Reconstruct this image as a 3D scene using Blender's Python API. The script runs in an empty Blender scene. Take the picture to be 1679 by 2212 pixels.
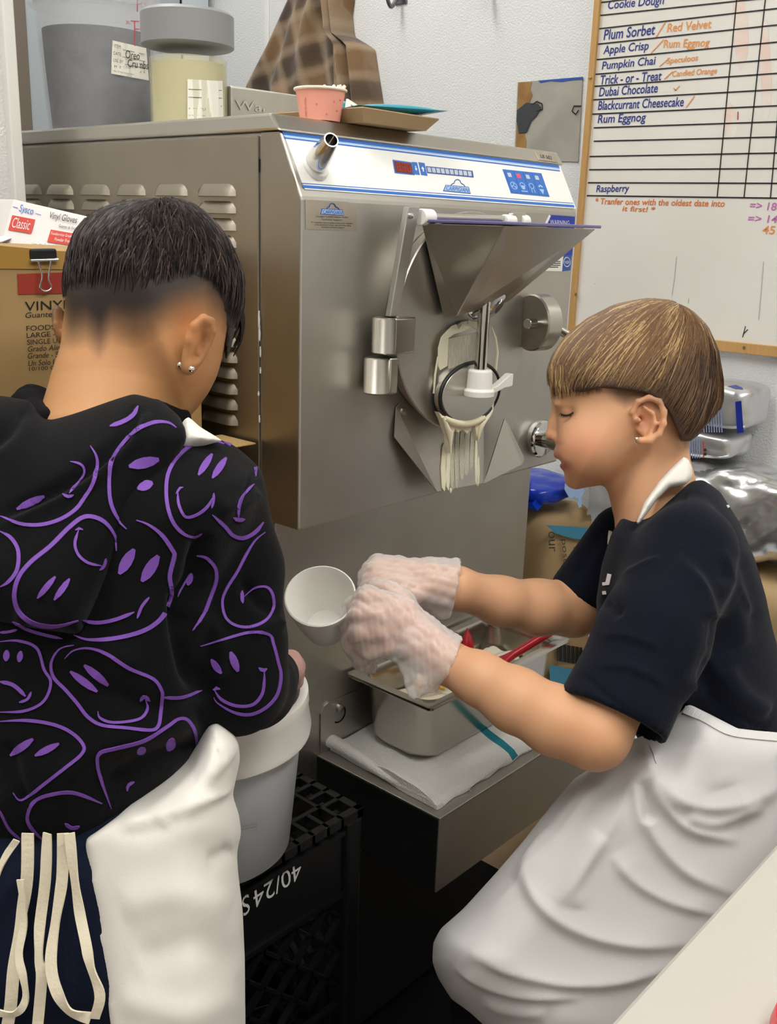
import bpy, bmesh, math, random
import numpy as np
import openvdb as vdb
from mathutils import Vector, Matrix

random.seed(7)
rng = np.random.default_rng(7)
SC = bpy.context.scene
COL = SC.collection

# ------------------------------------------------------------------ camera
F, CX, CY = 2157.7, 839.5, 1106.0
CAM = np.array([-0.76307, -0.81554, 1.28199])
ROT = np.array([[0.669658, -0.741975, 0.032110],
                [-0.183541, -0.207237, -0.960919],
                [0.719632, 0.637594, -0.274961]])
cd = bpy.data.cameras.new('camera')
cam = bpy.data.objects.new('camera', cd)
COL.objects.link(cam)
cd.sensor_fit = 'VERTICAL'
cd.sensor_height = 24.0
cd.lens = F * 24.0 / 2212.0
cd.clip_start = 0.02
M = Matrix.Identity(4)
for i in range(3):
    M[i][0], M[i][1], M[i][2], M[i][3] = ROT[0][i], -ROT[1][i], -ROT[2][i], CAM[i]
cam.matrix_world = M
SC.camera = cam

# ------------------------------------------------------------------ light and exposure
SC.view_settings.view_transform = 'Standard'
SC.view_settings.look = 'None'
SC.view_settings.gamma = 1.0
SC.view_settings.exposure = 0.0
world = bpy.data.worlds.new('world')
SC.world = world
world.use_nodes = True
world.node_tree.nodes['Background'].inputs[0].default_value = (0.9, 0.95, 1.0, 1)
world.node_tree.nodes['Background'].inputs[1].default_value = 0.12
LAMP_STRENGTH = 17.5
CEIL = 2.75


# ------------------------------------------------------------------ projection helpers
def ray(px, py):
    return ROT.T @ np.array([(px - CX) / F, (py - CY) / F, 1.0])


def at(px, py, d):
    return CAM + ray(px, py) * d


def onp(px, py, p0, n):
    r = ray(px, py)
    p0 = np.array(p0, float)
    n = np.array(n, float)
    return CAM + r * (n @ (p0 - CAM)) / (n @ r)


def ox(px, py, x): return onp(px, py, (x, 0, 0), (1, 0, 0))
def oy(px, py, y): return onp(px, py, (0, y, 0), (0, 1, 0))
def oz(px, py, z): return onp(px, py, (0, 0, z), (0, 0, 1))


def project(P):
    V = (np.asarray(P, float) - CAM) @ ROT.T
    return V[..., 0] / V[..., 2] * F + CX, V[..., 1] / V[..., 2] * F + CY, V[..., 2]


# ------------------------------------------------------------------ materials
def lin(c):
    if isinstance(c, str):
        c = c.lstrip('#')
        c = [int(c[i:i + 2], 16) / 255 for i in (0, 2, 4)]
        c = [x / 12.92 if x <= 0.04045 else ((x + 0.055) / 1.055) ** 2.4 for x in c]
    return (c[0], c[1], c[2], 1.0)


def mat(name, col, rough=0.5, metal=0.0, bump=None, mix=None, attr=None, trans=0.0, alpha=1.0, emit=None,
        sss=0.0, sheen=0.0, brushed=None, coat=0.0, ior=1.45, spec=None):
    """bump=(scale, strength[, detail]); mix=(colour, scale, amount); attr = colour attribute multiplied in"""
    m = bpy.data.materials.new(name)
    m.use_nodes = True
    nt = m.node_tree
    b = nt.nodes['Principled BSDF']
    b.inputs['Base Color'].default_value = lin(col)
    b.inputs['Roughness'].default_value = rough
    b.inputs['Metallic'].default_value = metal
    b.inputs['IOR'].default_value = ior
    if spec is not None: b.inputs['Specular IOR Level'].default_value = spec
    b.inputs['Transmission Weight'].default_value = trans
    b.inputs['Alpha'].default_value = alpha
    b.inputs['Coat Weight'].default_value = coat
    if sss:
        b.inputs['Subsurface Weight'].default_value = sss
        b.inputs['Subsurface Radius'].default_value = (1.0, 0.35, 0.2)
        b.inputs['Subsurface Scale'].default_value = 0.006
    if sheen:
        b.inputs['Sheen Weight'].default_value = sheen
        b.inputs['Sheen Roughness'].default_value = 0.5
    if emit:
        b.inputs['Emission Color'].default_value = lin(emit[0])
        b.inputs['Emission Strength'].default_value = emit[1]
    tc = nt.nodes.new('ShaderNodeTexCoord')

    def noise(scale, detail=4.0, stretch=None):
        n = nt.nodes.new('ShaderNodeTexNoise')
        n.inputs['Scale'].default_value = scale
        n.inputs['Detail'].default_value = detail
        if stretch:
            mp = nt.nodes.new('ShaderNodeMapping')
            mp.inputs['Scale'].default_value = stretch
            nt.links.new(tc.outputs['Object'], mp.inputs['Vector'])
            nt.links.new(mp.outputs['Vector'], n.inputs['Vector'])
        else:
            nt.links.new(tc.outputs['Object'], n.inputs['Vector'])
        return n
    colsock = None
    if attr:
        a = nt.nodes.new('ShaderNodeAttribute')
        a.attribute_name = attr
        colsock = a.outputs['Color']
    if mix:
        n = noise(mix[1], 5.0, mix[3] if len(mix) > 3 else None)
        r = nt.nodes.new('ShaderNodeValToRGB')
        r.color_ramp.elements[0].position = 0.38
        r.color_ramp.elements[1].position = 0.62
        nt.links.new(n.outputs['Fac'], r.inputs['Fac'])
        ma = nt.nodes.new('ShaderNodeMath')
        ma.operation = 'MULTIPLY'
        ma.inputs[1].default_value = mix[2]
        nt.links.new(r.outputs['Color'], ma.inputs[0])
        mx = nt.nodes.new('ShaderNodeMix')
        mx.data_type = 'RGBA'
        nt.links.new(ma.outputs[0], mx.inputs[0])
        if colsock: nt.links.new(colsock, mx.inputs[6])
        else: mx.inputs[6].default_value = lin(col)
        mx.inputs[7].default_value = lin(mix[0])
        colsock = mx.outputs[2]
    if colsock: nt.links.new(colsock, b.inputs['Base Color'])
    if brushed:
        n = noise(brushed[0], 3.0, brushed[1])
        mr = nt.nodes.new('ShaderNodeMapRange')
        mr.inputs[3].default_value = max(0.05, rough - brushed[2])
        mr.inputs[4].default_value = rough + brushed[2]
        nt.links.new(n.outputs['Fac'], mr.inputs[0])
        nt.links.new(mr.outputs[0], b.inputs['Roughness'])
        bp = nt.nodes.new('ShaderNodeBump')
        bp.inputs['Strength'].default_value = 0.06
        bp.inputs['Distance'].default_value = 0.001
        nt.links.new(n.outputs['Fac'], bp.inputs['Height'])
        nt.links.new(bp.outputs['Normal'], b.inputs['Normal'])
    if bump:
        n = noise(bump[0], bump[2] if len(bump) > 2 else 3.0, bump[3] if len(bump) > 3 else None)
        bp = nt.nodes.new('ShaderNodeBump')
        bp.inputs['Strength'].default_value = bump[1]
        bp.inputs['Distance'].default_value = 0.003
        nt.links.new(n.outputs['Fac'], bp.inputs['Height'])
        nt.links.new(bp.outputs['Normal'], b.inputs['Normal'])
    return m


MT = {}
def D(name, *a, **k):
    MT[name] = mat(name, *a, **k)


D('wall_panel', '#d3d4d4', 0.45, bump=(260, 0.55, 2.0))
D('wall_trim', '#dcdcd8', 0.4)
D('door_grey', '#9ea6ab', 0.5)
D('door_frame', '#b9c2c8', 0.5)
D('dark_brown', '#6b6156', 0.6)
D('ceiling_tile', '#e4e3de', 0.9, bump=(90, 0.3))
D('floor_tile', '#c9ad8a', 0.4, mix=('#b99c78', 9, 0.4))
D('rubber_mat', '#0b0b0c', 0.75, bump=(70, 0.4), spec=0.3)
D('lamp_diffuser', '#ffffff', 0.5, emit=('#fffdf8', LAMP_STRENGTH))
D('lamp_housing', '#e8e8e6', 0.5)
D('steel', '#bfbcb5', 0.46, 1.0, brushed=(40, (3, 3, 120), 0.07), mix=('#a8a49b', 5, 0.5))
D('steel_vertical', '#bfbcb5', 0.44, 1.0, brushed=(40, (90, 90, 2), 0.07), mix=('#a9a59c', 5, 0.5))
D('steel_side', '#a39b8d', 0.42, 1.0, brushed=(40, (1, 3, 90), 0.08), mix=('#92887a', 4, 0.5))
D('steel_satin', '#bdb9b0', 0.28, 1.0)
D('steel_polished', '#cfccc6', 0.14, 1.0)
D('chrome', '#d6d6d6', 0.06, 1.0)
D('steel_pan', '#bcb8ae', 0.22, 1.0, bump=(30, 0.02))
D('panel_white', '#eeeeea', 0.35)
D('blue_print', '#2f6cc0', 0.4)
D('pale_blue_print', '#9fc4ea', 0.4)
D('logo_blue', '#2a4f9c', 0.4)
D('warning_blue', '#0b2f9e', 0.4)
D('dark_red_display', '#7c2a22', 0.25)
D('digit_red', '#a8352a', 0.3)
D('red_led', '#f04858', 0.4, emit=('#ff3040', 0.6))
D('cell_grey', '#bfc8d2', 0.4)
D('sticker_foil', '#b3aa9b', 0.35, 0.8, mix=('#c6bca9', 20, 0.6))
D('print_dark', '#3a3836', 0.6)
D('print_black', '#17171a', 0.6)
D('white_plastic', '#eceae4', 0.3, sss=0.0)
D('rubber_black', '#141418', 0.45)
D('cream', '#e9e0c4', 0.3, sss=0.15)
D('cream_smear', '#c9c5b2', 0.35, mix=('#aaa794', 18, 0.8, (60, 60, 6)))
D('purple_lid', '#6a628f', 0.2)
D('black_hole', '#060606', 0.8)
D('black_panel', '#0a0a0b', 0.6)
D('board_white', '#dcd9d2', 0.28, mix=('#d2cfc6', 4, 0.5))
D('board_line', '#1c1a1c', 0.5)
D('ink_blue', '#27357f', 0.5)
D('ink_orange', '#d98d4a', 0.55)
D('ink_orange_dark', '#cf6f33', 0.55)
D('ink_red', '#b54040', 0.55)
D('ink_purple', '#b56aa8', 0.55)
D('ink_smudge', '#dcc4b8', 0.5, mix=('#dcd9d2', 14, 0.9))
D('oak', '#b9915a', 0.5, mix=('#a67f4b', 10, 0.5, (30, 30, 2)))
D('brass', '#c2b07a', 0.3, 1.0)
D('plaid', '#8a6a48', 0.95, sheen=0.2)
D('hook_metal', '#77757a', 0.35, 1.0)
D('plate_grey', '#a7a49a', 0.5, 0.3, mix=('#918e85', 12, 0.7), bump=(40, 0.2))
D('torn_brown', '#9a743f', 0.7, mix=('#7a5830', 30, 0.7))
D('torn_dark', '#35383c', 0.7)
D('tub_clear', '#cfd0d3', 0.35, trans=0.0, alpha=0.2)
D('crumbs', '#26262c', 0.95, bump=(120, 1.0, 6.0), mix=('#4a4a52', 30, 0.8))
D('tub_red_print', '#b54a55', 0.5)
D('label_white', '#e6e3d8', 0.5)
D('lid_grey', '#878889', 0.45)
D('jar_clear', '#d9d5b4', 0.15, alpha=0.35)
D('cream_powder', '#d5cc9a', 0.9, bump=(60, 0.5), mix=('#c8be88', 14, 0.6))
D('pink_paper', '#e9a08c', 0.55)
D('pink_print', '#d4745e', 0.55)
D('paper_cream', '#eee4cf', 0.6)
D('kraft_paper', '#a68c66', 0.75, bump=(25, 0.15), mix=('#977d58', 8, 0.5))
D('cardboard', '#ad8f60', 0.8, mix=('#a08252', 6, 0.6), bump=(20, 0.08))
D('cardboard_dark', '#8c7250', 0.8, mix=('#85653f', 6, 0.5))
D('packing_tape', '#a98342', 0.25)
D('box_red', '#9c3425', 0.7)
D('carton_white', '#e3e0e0', 0.45)
D('print_red', '#cc4a40', 0.5)
D('print_blue', '#3a6cc4', 0.5)
D('teal_bag', '#2f8ca0', 0.3)
D('teal_paper', '#3f87a5', 0.5)
D('dark_lens', '#2a2f38', 0.15)
D('foil', '#dcdcdc', 0.24, 0.9)
D('foil_matte', '#d2d3d5', 0.3, 0.75)
D('foil_print', '#8a93b4', 0.4)
D('foil_blue', '#1b2f8f', 0.3)
D('blue_bag', '#0a2f9e', 0.22, mix=('#0b3cbc', 14, 0.5))
D('blue_bag_print', '#9fb9e0', 0.3)
D('bin_white', '#cfd1d6', 0.4)
D('towel', '#e6e4df', 0.95, bump=(420, 0.9, 2.0), sheen=0.2)
D('towel_teal', '#1f8391', 0.95, bump=(420, 0.9, 2.0))
D('red_silicone', '#bb1f2c', 0.3)
D('caramel', '#d9a94e', 0.3)
D('pan_cream', '#ece5d2', 0.45, bump=(25, 0.4))
D('bucket_plastic', '#b4b6b9', 0.35, mix=('#a9abad', 5, 0.4))
D('bucket_white', '#dfdcd6', 0.35)
D('pink_fill', '#b98a86', 0.4, bump=(20, 0.6))
D('crate_black', '#0d0d0e', 0.38)
D('crate_print', '#c9cac9', 0.6)
D('table_steel', '#cfcac2', 0.42, 0.55, bump=(300, 0.03))
D('red_plastic', '#d8202c', 0.3)
D('wood_dark', '#5a4a3a', 0.7)


# ------------------------------------------------------------------ mesh builder
class MB:
    def __init__(s):
        s.v, s.f, s.m = [], [], []

    def add(s, vs, fs, mi=0):
        o = len(s.v)
        s.v += [tuple(map(float, v)) for v in vs]
        s.f += [tuple(o + i for i in f) for f in fs]
        s.m += [mi] * len(fs)
        return s

    def box(s, a, b, mi=0):
        a, b = np.minimum(a, b), np.maximum(a, b)
        return s.obox(a, (b[0] - a[0], 0, 0), (0, b[1] - a[1], 0), (0, 0, b[2] - a[2]), mi)

    def obox(s, o, ex, ey, ez, mi=0):
        o, ex, ey, ez = map(lambda q: np.array(q, float), (o, ex, ey, ez))
        v = [o, o + ex, o + ex + ey, o + ey, o + ez, o + ex + ez, o + ex + ey + ez, o + ey + ez]
        return s.add(v, [(3, 2, 1, 0), (4, 5, 6, 7), (0, 1, 5, 4), (1, 2, 6, 5), (2, 3, 7, 6), (3, 0, 4, 7)], mi)

    def prism(s, pts, vec, mi=0):
        pts = [np.array(p, float) for p in pts]
        vec = np.array(vec, float)
        n = len(pts)
        v = pts + [p + vec for p in pts]
        f = [tuple(range(n - 1, -1, -1)), tuple(range(n, 2 * n))]
        f += [(i, (i + 1) % n, n + (i + 1) % n, n + i) for i in range(n)]
        return s.add(v, f, mi)

    def rings(s, rings, cap=True, closed=False, mi=0):
        n = len(rings[0])
        v = [p for r in rings for p in r]
        f = []
        K = len(rings)
        for k in range(K if closed else K - 1):
            a, b = k * n, ((k + 1) % K) * n
            f += [(a + i, a + (i + 1) % n, b + (i + 1) % n, b + i) for i in range(n)]
        if cap and not closed:
            f += [tuple(range(n - 1, -1, -1)), tuple(range((K - 1) * n, K * n))]
        return s.add(v, f, mi)

    def tube(s, path, rad, n=10, cap=True, closed=False, mi=0, flat=1.0, up=None):
        P = [np.array(p, float) for p in path]
        K = len(P)
        R = rad if hasattr(rad, '__len__') else [rad] * K
        rs = []
        u0 = None
        for k in range(K):
            if closed: t = P[(k + 1) % K] - P[k - 1]
            else: t = P[min(k + 1, K - 1)] - P[max(k - 1, 0)]
            t = t / (np.linalg.norm(t) + 1e-12)
            if up is not None:
                u = np.array(up, float)
            elif u0 is None:
                u = np.array([0, 0, 1.0]) if abs(t[2]) < 0.9 else np.array([1.0, 0, 0])
            else:
                u = u0
            u = u - t * (u @ t)
            u /= np.linalg.norm(u) + 1e-12
            u0 = u
            w = np.cross(t, u)
            rs.append([P[k] + R[k] * (math.cos(a) * u * flat + math.sin(a) * w) for a in (2 * math.pi * i / n for i in range(n))])
        return s.rings(rs, cap, closed, mi)

    def lathe(s, prof, o, axis=(0, 0, 1), n=40, mi=0, a0=0.0, a1=2 * math.pi):
        o = np.array(o, float)
        t = np.array(axis, float)
        t /= np.linalg.norm(t)
        u = np.array([1.0, 0, 0]) if abs(t[0]) < 0.9 else np.array([0, 1.0, 0])
        u = u - t * (u @ t)
        u /= np.linalg.norm(u)
        w = np.cross(t, u)
        rs = [[o + h * t + max(r, 1e-5) * (math.cos(a) * u + math.sin(a) * w) for a in (a0 + (a1 - a0) * i / n for i in range(n))] for r, h in prof]
        closed = prof[0][0] > 1e-4 and prof[-1][0] > 1e-4
        return s.rings(rs, not closed, closed, mi)

    def ball(s, c, r, n=16, mi=0):
        c = np.array(c, float)
        r = np.array(r if hasattr(r, '__len__') else (r, r, r), float)
        rs = []
        for k in range(n // 2 + 1):
            th = math.pi * k / (n // 2)
            rs.append([c + r * np.array([max(math.sin(th), 1e-4) * math.cos(a), max(math.sin(th), 1e-4) * math.sin(a), math.cos(th)]) for a in (2 * math.pi * i / n for i in range(n))])
        return s.rings(rs, True, False, mi)

    def text(s, txt, ll, lr, ul, thick=0.0003, mi=0, shear=0.0, lift=None, bold=0.0):
        """text scaled into the parallelogram lower-left, lower-right, upper-left"""
        ll, lr, ul = (np.array(q, float) for q in (ll, lr, ul))
        c = bpy.data.curves.new('t', 'FONT')
        c.body = txt
        c.shear = shear
        c.offset = bold
        c.resolution_u = 3
        o = bpy.data.objects.new('t', c)
        COL.objects.link(o)
        dg = bpy.context.evaluated_depsgraph_get()
        me = bpy.data.meshes.new_from_object(o.evaluated_get(dg))
        co = np.array([v.co[:] for v in me.vertices])
        fs = [tuple(p.vertices) for p in me.polygons]
        bpy.data.objects.remove(o)
        bpy.data.curves.remove(c)
        bpy.data.meshes.remove(me)
        if len(co) == 0: return s
        a, b = co.min(0), co.max(0)
        ex, ey = lr - ll, ul - ll
        nz = np.cross(ex, ey)
        nz /= np.linalg.norm(nz)
        if lift is None: lift = thick
        P = ll + np.outer((co[:, 0] - a[0]) / (b[0] - a[0]), ex) + np.outer((co[:, 1] - a[1]) / max(b[1] - a[1], 1e-6), ey) + nz * lift
        return s.add(P, fs, mi)

    def build(s, name, mats, parent=None, smooth=None, bevel=0.0, seg=2):
        me = bpy.data.meshes.new(name)
        off = np.array(parent['_o']) if parent is not None else np.zeros(3)
        me.from_pydata([tuple(np.array(v) - off) for v in s.v], [], s.f)
        if not isinstance(mats, (list, tuple)): mats = [mats]
        for m in mats: me.materials.append(MT[m] if isinstance(m, str) else m)
        me.polygons.foreach_set('material_index', s.m)
        bm = bmesh.new()
        bm.from_mesh(me)
        bmesh.ops.recalc_face_normals(bm, faces=bm.faces)
        bm.to_mesh(me)
        bm.free()
        if smooth:
            me.shade_smooth()
            me.set_sharp_from_angle(angle=math.radians(smooth))
        o = bpy.data.objects.new(name, me)
        COL.objects.link(o)
        if bevel:
            b = o.modifiers.new('bevel', 'BEVEL')
            b.width = bevel
            b.segments = seg
            b.limit_method = 'ANGLE'
        if parent is not None: o.parent = parent
        return o


ORIGIN = {}


def thing(name, loc, label, cat, group=None):
    o = bpy.data.objects.new(name, None)
    o.empty_display_size = 0.05
    COL.objects.link(o)
    o.location = loc
    o['_o'] = [float(q) for q in loc]
    return tag(o, label, cat, group)


def tag(o, label, cat, group=None):
    o['label'] = label
    o['category'] = cat
    if group: o['group'] = group
    return o


def structure(o):
    o['kind'] = 'structure'
    return o


def as_parent(o):
    """a mesh built with world coordinates that gets children"""
    o['_o'] = [0.0, 0.0, 0.0]
    return o


def smoothpath(pts, n=8, closed=False):
    P = np.array(pts, float)
    K = len(P)
    out = []
    for k in range(K if closed else K - 1):
        if closed: p0, p1, p2, p3 = P[k - 1], P[k], P[(k + 1) % K], P[(k + 2) % K]
        else: p0, p1, p2, p3 = P[max(k - 1, 0)], P[k], P[k + 1], P[min(k + 2, K - 1)]
        for j in range(n):
            t = j / n
            out.append(0.5 * ((2 * p1) + (-p0 + p2) * t + (2 * p0 - 5 * p1 + 4 * p2 - p3) * t * t + (-p0 + 3 * p1 - 3 * p2 + p3) * t ** 3))
    if not closed: out.append(P[-1])
    return [np.array(q) for q in out]
# ------------------------------------------------------------------ the room
WALL_X, BACK_Y, LEFT_X, FRONT_Y = 1.10, 1.55, -2.4, -2.9
structure(MB().box((LEFT_X, FRONT_Y, -0.1), (WALL_X + 0.1, BACK_Y + 0.1, 0)).build('floor', 'floor_tile'))
structure(MB().box((LEFT_X, FRONT_Y, CEIL), (WALL_X + 0.1, BACK_Y + 0.1, CEIL + 0.1)).build('ceiling', 'ceiling_tile'))
structure(MB().box((WALL_X, FRONT_Y, 0), (WALL_X + 0.1, BACK_Y, CEIL)).build('wall_right', 'wall_panel'))
structure(MB().box((LEFT_X, BACK_Y, 0), (WALL_X + 0.1, BACK_Y + 0.1, CEIL)).build('wall_back', 'wall_panel'))
structure(MB().box((LEFT_X - 0.1, FRONT_Y, 0), (LEFT_X, BACK_Y + 0.1, CEIL)).build('wall_left', 'wall_panel'))
structure(MB().box((LEFT_X, FRONT_Y - 0.1, 0), (WALL_X + 0.1, FRONT_Y, CEIL)).build('wall_front', 'wall_panel'))
# short wall that ends beside the freezer, with its white corner trim
structure(MB().box((LEFT_X, 0.5, 0), (-0.062, 0.6, CEIL)).build('wall_partition', 'wall_panel'))
structure(MB().box((-0.062, 0.488, 0), (-0.046, 0.612, CEIL)).build('trim_1', 'wall_trim', bevel=0.002))
# panel seam strip on the right wall
structure(MB().box((WALL_X - 0.004, 1.296, 0), (WALL_X, 1.312, CEIL)).build('trim_2', 'wall_trim', bevel=0.001))
# grey door in the back wall
dr = as_parent(structure(MB().box((0.545, BACK_Y - 0.035, 0), (0.985, BACK_Y, 2.2)).build('door_1', 'door_grey', bevel=0.003)))
MB().box((0.985, BACK_Y - 0.02, 0), (0.989, BACK_Y - 0.036, 2.2)).build('door_gap', 'black_hole', dr)
MB().box((0.989, BACK_Y - 0.045, 0), (1.07, BACK_Y, 2.25)).build('door_frame', 'door_frame', dr, bevel=0.003)
structure(MB().box((0.40, BACK_Y - 0.04, 0), (0.545, BACK_Y, 2.25)).build('trim_3', 'dark_brown', bevel=0.003))
# ceiling lights
for i, (x, y, sx, sy) in enumerate([(0.35, -1.25, 1.2, 0.34), (-1.1, -1.6, 1.2, 0.34), (-0.95, -0.1, 1.2, 0.34), (0.15, 0.95, 1.2, 0.34)]):
    t = thing('ceiling_light', (x, y, CEIL), ['long ceiling light above the standing place before the freezer', 'long ceiling light behind the photographer', 'long ceiling light above the cardboard boxes', 'long ceiling light above the back of the freezer'][i], 'ceiling light', 'ceiling lights')
    m = MB()
    for a, b in (((-sx / 2 - .03, -sy / 2 - .03), (sx / 2 + .03, -sy / 2)), ((-sx / 2 - .03, sy / 2), (sx / 2 + .03, sy / 2 + .03)), ((-sx / 2 - .03, -sy / 2), (-sx / 2, sy / 2)), ((sx / 2, -sy / 2), (sx / 2 + .03, sy / 2))):
        m.box((x + a[0], y + a[1], CEIL - 0.05), (x + b[0], y + b[1], CEIL))
    m.build('frame', 'lamp_housing', t)
    MB().box((x - sx / 2, y - sy / 2, CEIL - 0.04), (x + sx / 2, y + sy / 2, CEIL - 0.03)).build('diffuser', 'lamp_diffuser', t)
# rubber mat on the floor
tag(MB().box((-1.3, -2.0, 0), (0.742, 0.32, 0.012)).build('floor_mat', 'rubber_mat', bevel=0.004), 'black rubber mat on the beige floor in front of the freezer', 'floor mat')

# ------------------------------------------------------------------ the batch freezer
W, ZB, ZP, ZL, ZT, YL = 0.55, 0.937, 1.310, 1.376, 1.394, 0.034
fz = thing('batch_freezer', (W / 2, 0.35, 0), 'large stainless steel batch freezer with hopper and blue striped white control panel', 'ice cream machine')


def xprism(prof, x0, x1, name, mt, parent=fz, bevel=0.0):
    return MB().prism([(x0, y, z) for y, z in prof], (x1 - x0, 0, 0)).build(name, mt, parent, bevel=bevel)


xprism([(0, ZB), (0, ZP - .004), (.001, ZP), (YL, ZL), (.76, ZL), (.76, ZB)], 0, W, 'upper_body', 'steel', bevel=0.003)
xprism([(YL - .004, ZL), (YL + .010, ZT), (.77, ZT), (.77, ZL)], -.004, W + .004, 'top_cap', 'steel_satin', bevel=0.003)
xprism([(.0004, ZB + .002), (.0004, ZP - .004), (.0014, ZP), (YL, ZL - .001), (.062, ZL - .001), (.062, ZB + .002)], -.0012, .0005, 'front_corner_fold', 'steel_side')
# side panel with louvres
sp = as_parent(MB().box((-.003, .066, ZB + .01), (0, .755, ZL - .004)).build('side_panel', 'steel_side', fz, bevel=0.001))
sp['_o'] = fz['_o']
lv = MB()
cols = [(45, 95), (108, 163), (180, 242), (258, 319), (340, 410), (433, 514)]
z0, z1 = ox(470, 424, 0)[2], ox(470, 908, 0)[2]
for a, b in cols:
    ya, yb = ox(b, 424, 0)[1], ox(a, 424, 0)[1]
    for r in range(15):
        z = z0 + (z1 - z0) * r / 14
        rows = []
        N = 12
        for i in range(N + 1):
            u = i / N
            h = min(1, min(u, 1 - u) / .16)
            h = math.sin(h * math.pi / 2)
            y = ya + (yb - ya) * u
            rows.append([(-.003, y, z + .0135 * (.45 + .55 * h)), (-.003 - .005 * h, y, z + .008 * h), (-.003 - .0075 * h, y, z), (-.003, y, z - .0005)])
        lv.rings(rows, True)
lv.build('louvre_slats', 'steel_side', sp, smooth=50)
for px, py, w, h in ((560, 690, 3, 22), (561, 720, 3, 20), (563, 760, 2, 14), (559, 850, 3, 6), (561, 905, 2, 10), (563, 800, 2, 8)):
    p = ox(px, py, -.003)
    a_, hh = p - np.array([.0006, 0, 0]), .0009 * h / 2
    MB().prism([a_ + np.array([0, .0004 * w * k1, hh * k2]) for k1, k2 in ((1, -1), (.2, -.7), (-.9, -1), (-1.4, .1), (-.6, .5), (-1, .9), (.4, 1), (1.1, .3))], (.0007, 0, 0)).build('scraped_edge', 'carton_white', sp)
MB().prism([ox(x, y, -.0005) for x, y in ((562, 343), (562, 372), (555, 366), (546, 359), (549, 350))], (-.0006, 0, 0)).build('side_notch', 'black_hole', fz)

# control panel
PN = np.array([0, -(ZL - ZP), YL])
PN = PN / np.linalg.norm(PN)
P0 = np.array([0, .001, ZP])


def pan(px, py, lift=0.0): return onp(px, py, P0 + PN * lift, PN)
def poly_on(fn, pts, nrm, th): return MB().prism([fn(*p) for p in pts], np.array(nrm) * th)


cp = poly_on(pan, [(609, 282.5), (1208, 356.5), (1243.5, 451.5), (658, 409.5)], PN, .0012).build('control_panel', 'panel_white', fz)
cp['_o'] = fz['_o']
for i, q in enumerate([[(609.6, 284.2), (1206.6, 357.5), (1208.8, 363), (611.6, 291)], [(613.2, 295.8), (1209, 368), (1210, 370.6), (614.6, 299.2)],
                       [(651, 395), (1238, 438.6), (1238.6, 440), (651.8, 396.6)], [(653.4, 399.6), (1239.6, 443), (1241.4, 448.4), (656, 405.8)]]):
    poly_on(lambda x, y: pan(x, y, .0012), q, PN, .0003).build('blue_stripe', 'blue_print', cp)
poly_on(lambda x, y: pan(x, y, .0012), [(611.7, 291.4), (1208.9, 363.4), (1209.6, 366), (612.6, 294)], PN, .0002).build('pale_stripe', 'pale_blue_print', cp)


def quad(q):
    """corners top-left, top-right, bottom-right, bottom-left -> bilinear map of (0..1, 0..1 down)"""
    q = [np.array(a, float) for a in q]
    return lambda u, v: (q[0] * (1 - u) + q[1] * u) * (1 - v) + (q[3] * (1 - u) + q[2] * u) * v


def qpoly(mb, Q, pts, fn, lift, mi=0, th=.0003):
    n = PN
    mb.prism([fn(*Q(u, v), lift) for u, v in pts], n * th, mi)


# temperature display, arrows, level bar
m = MB()
qd = quad([(848, 345), (890, 351), (896, 378.5), (853, 374)])
qpoly(m, qd, [(0, 0), (1, 0), (1, 1), (0, 1)], pan, .0013, 0)
qpoly(m, qd, [(.07, .1), (.93, .1), (.93, .9), (.07, .9)], pan, .0017, 1)
for k in range(3):
    u = .16 + .26 * k
    for a, b, c, d in ((0, .2, .16, .25), (0, .47, .16, .52), (0, .75, .16, .8), (0, .2, .03, .5), (.13, .2, .16, .5), (.13, .5, .16, .8), (0, .5, .03, .8)):
        qpoly(m, qd, [(u + a, b), (u + c, b), (u + c, d), (u + a, d)], pan, .0021, 2)
m.build('red_display', ['blue_print', 'dark_red_display', 'digit_red'], cp)
for q, up in (([(890.5, 350), (901, 351), (907, 378), (896, 376.5)], 0), ([(904, 350.5), (917, 352.5), (923.5, 380), (910, 378)], 1)):
    m = MB()
    Q = quad(q)
    qpoly(m, Q, [(0, 0), (1, 0), (1, 1), (0, 1)], pan, .0013, 0)
    s = (lambda v: v) if up else (lambda v: 1 - v)
    qpoly(m, Q, [(.5, s(.3)), (.75, s(.5)), (.58, s(.5)), (.58, s(.7)), (.42, s(.7)), (.42, s(.5)), (.25, s(.5))], pan, .0017, 1)
    m.build('arrow_button', ['blue_print', 'panel_white'], cp)
m = MB()
Q = quad([(920, 359), (1021, 369), (1023.5, 383.5), (923.5, 374)])
qpoly(m, Q, [(0, 0), (1, 0), (1, 1), (0, 1)], pan, .0013, 0)
for k in range(10):
    qpoly(m, Q, [(.02 + k * .0965, .14), (.095 + k * .0965, .14), (.095 + k * .0965, .84), (.02 + k * .0965, .84)], pan, .0017, 1)
m.build('level_bar', ['logo_blue', 'cell_grey'], cp)
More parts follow.
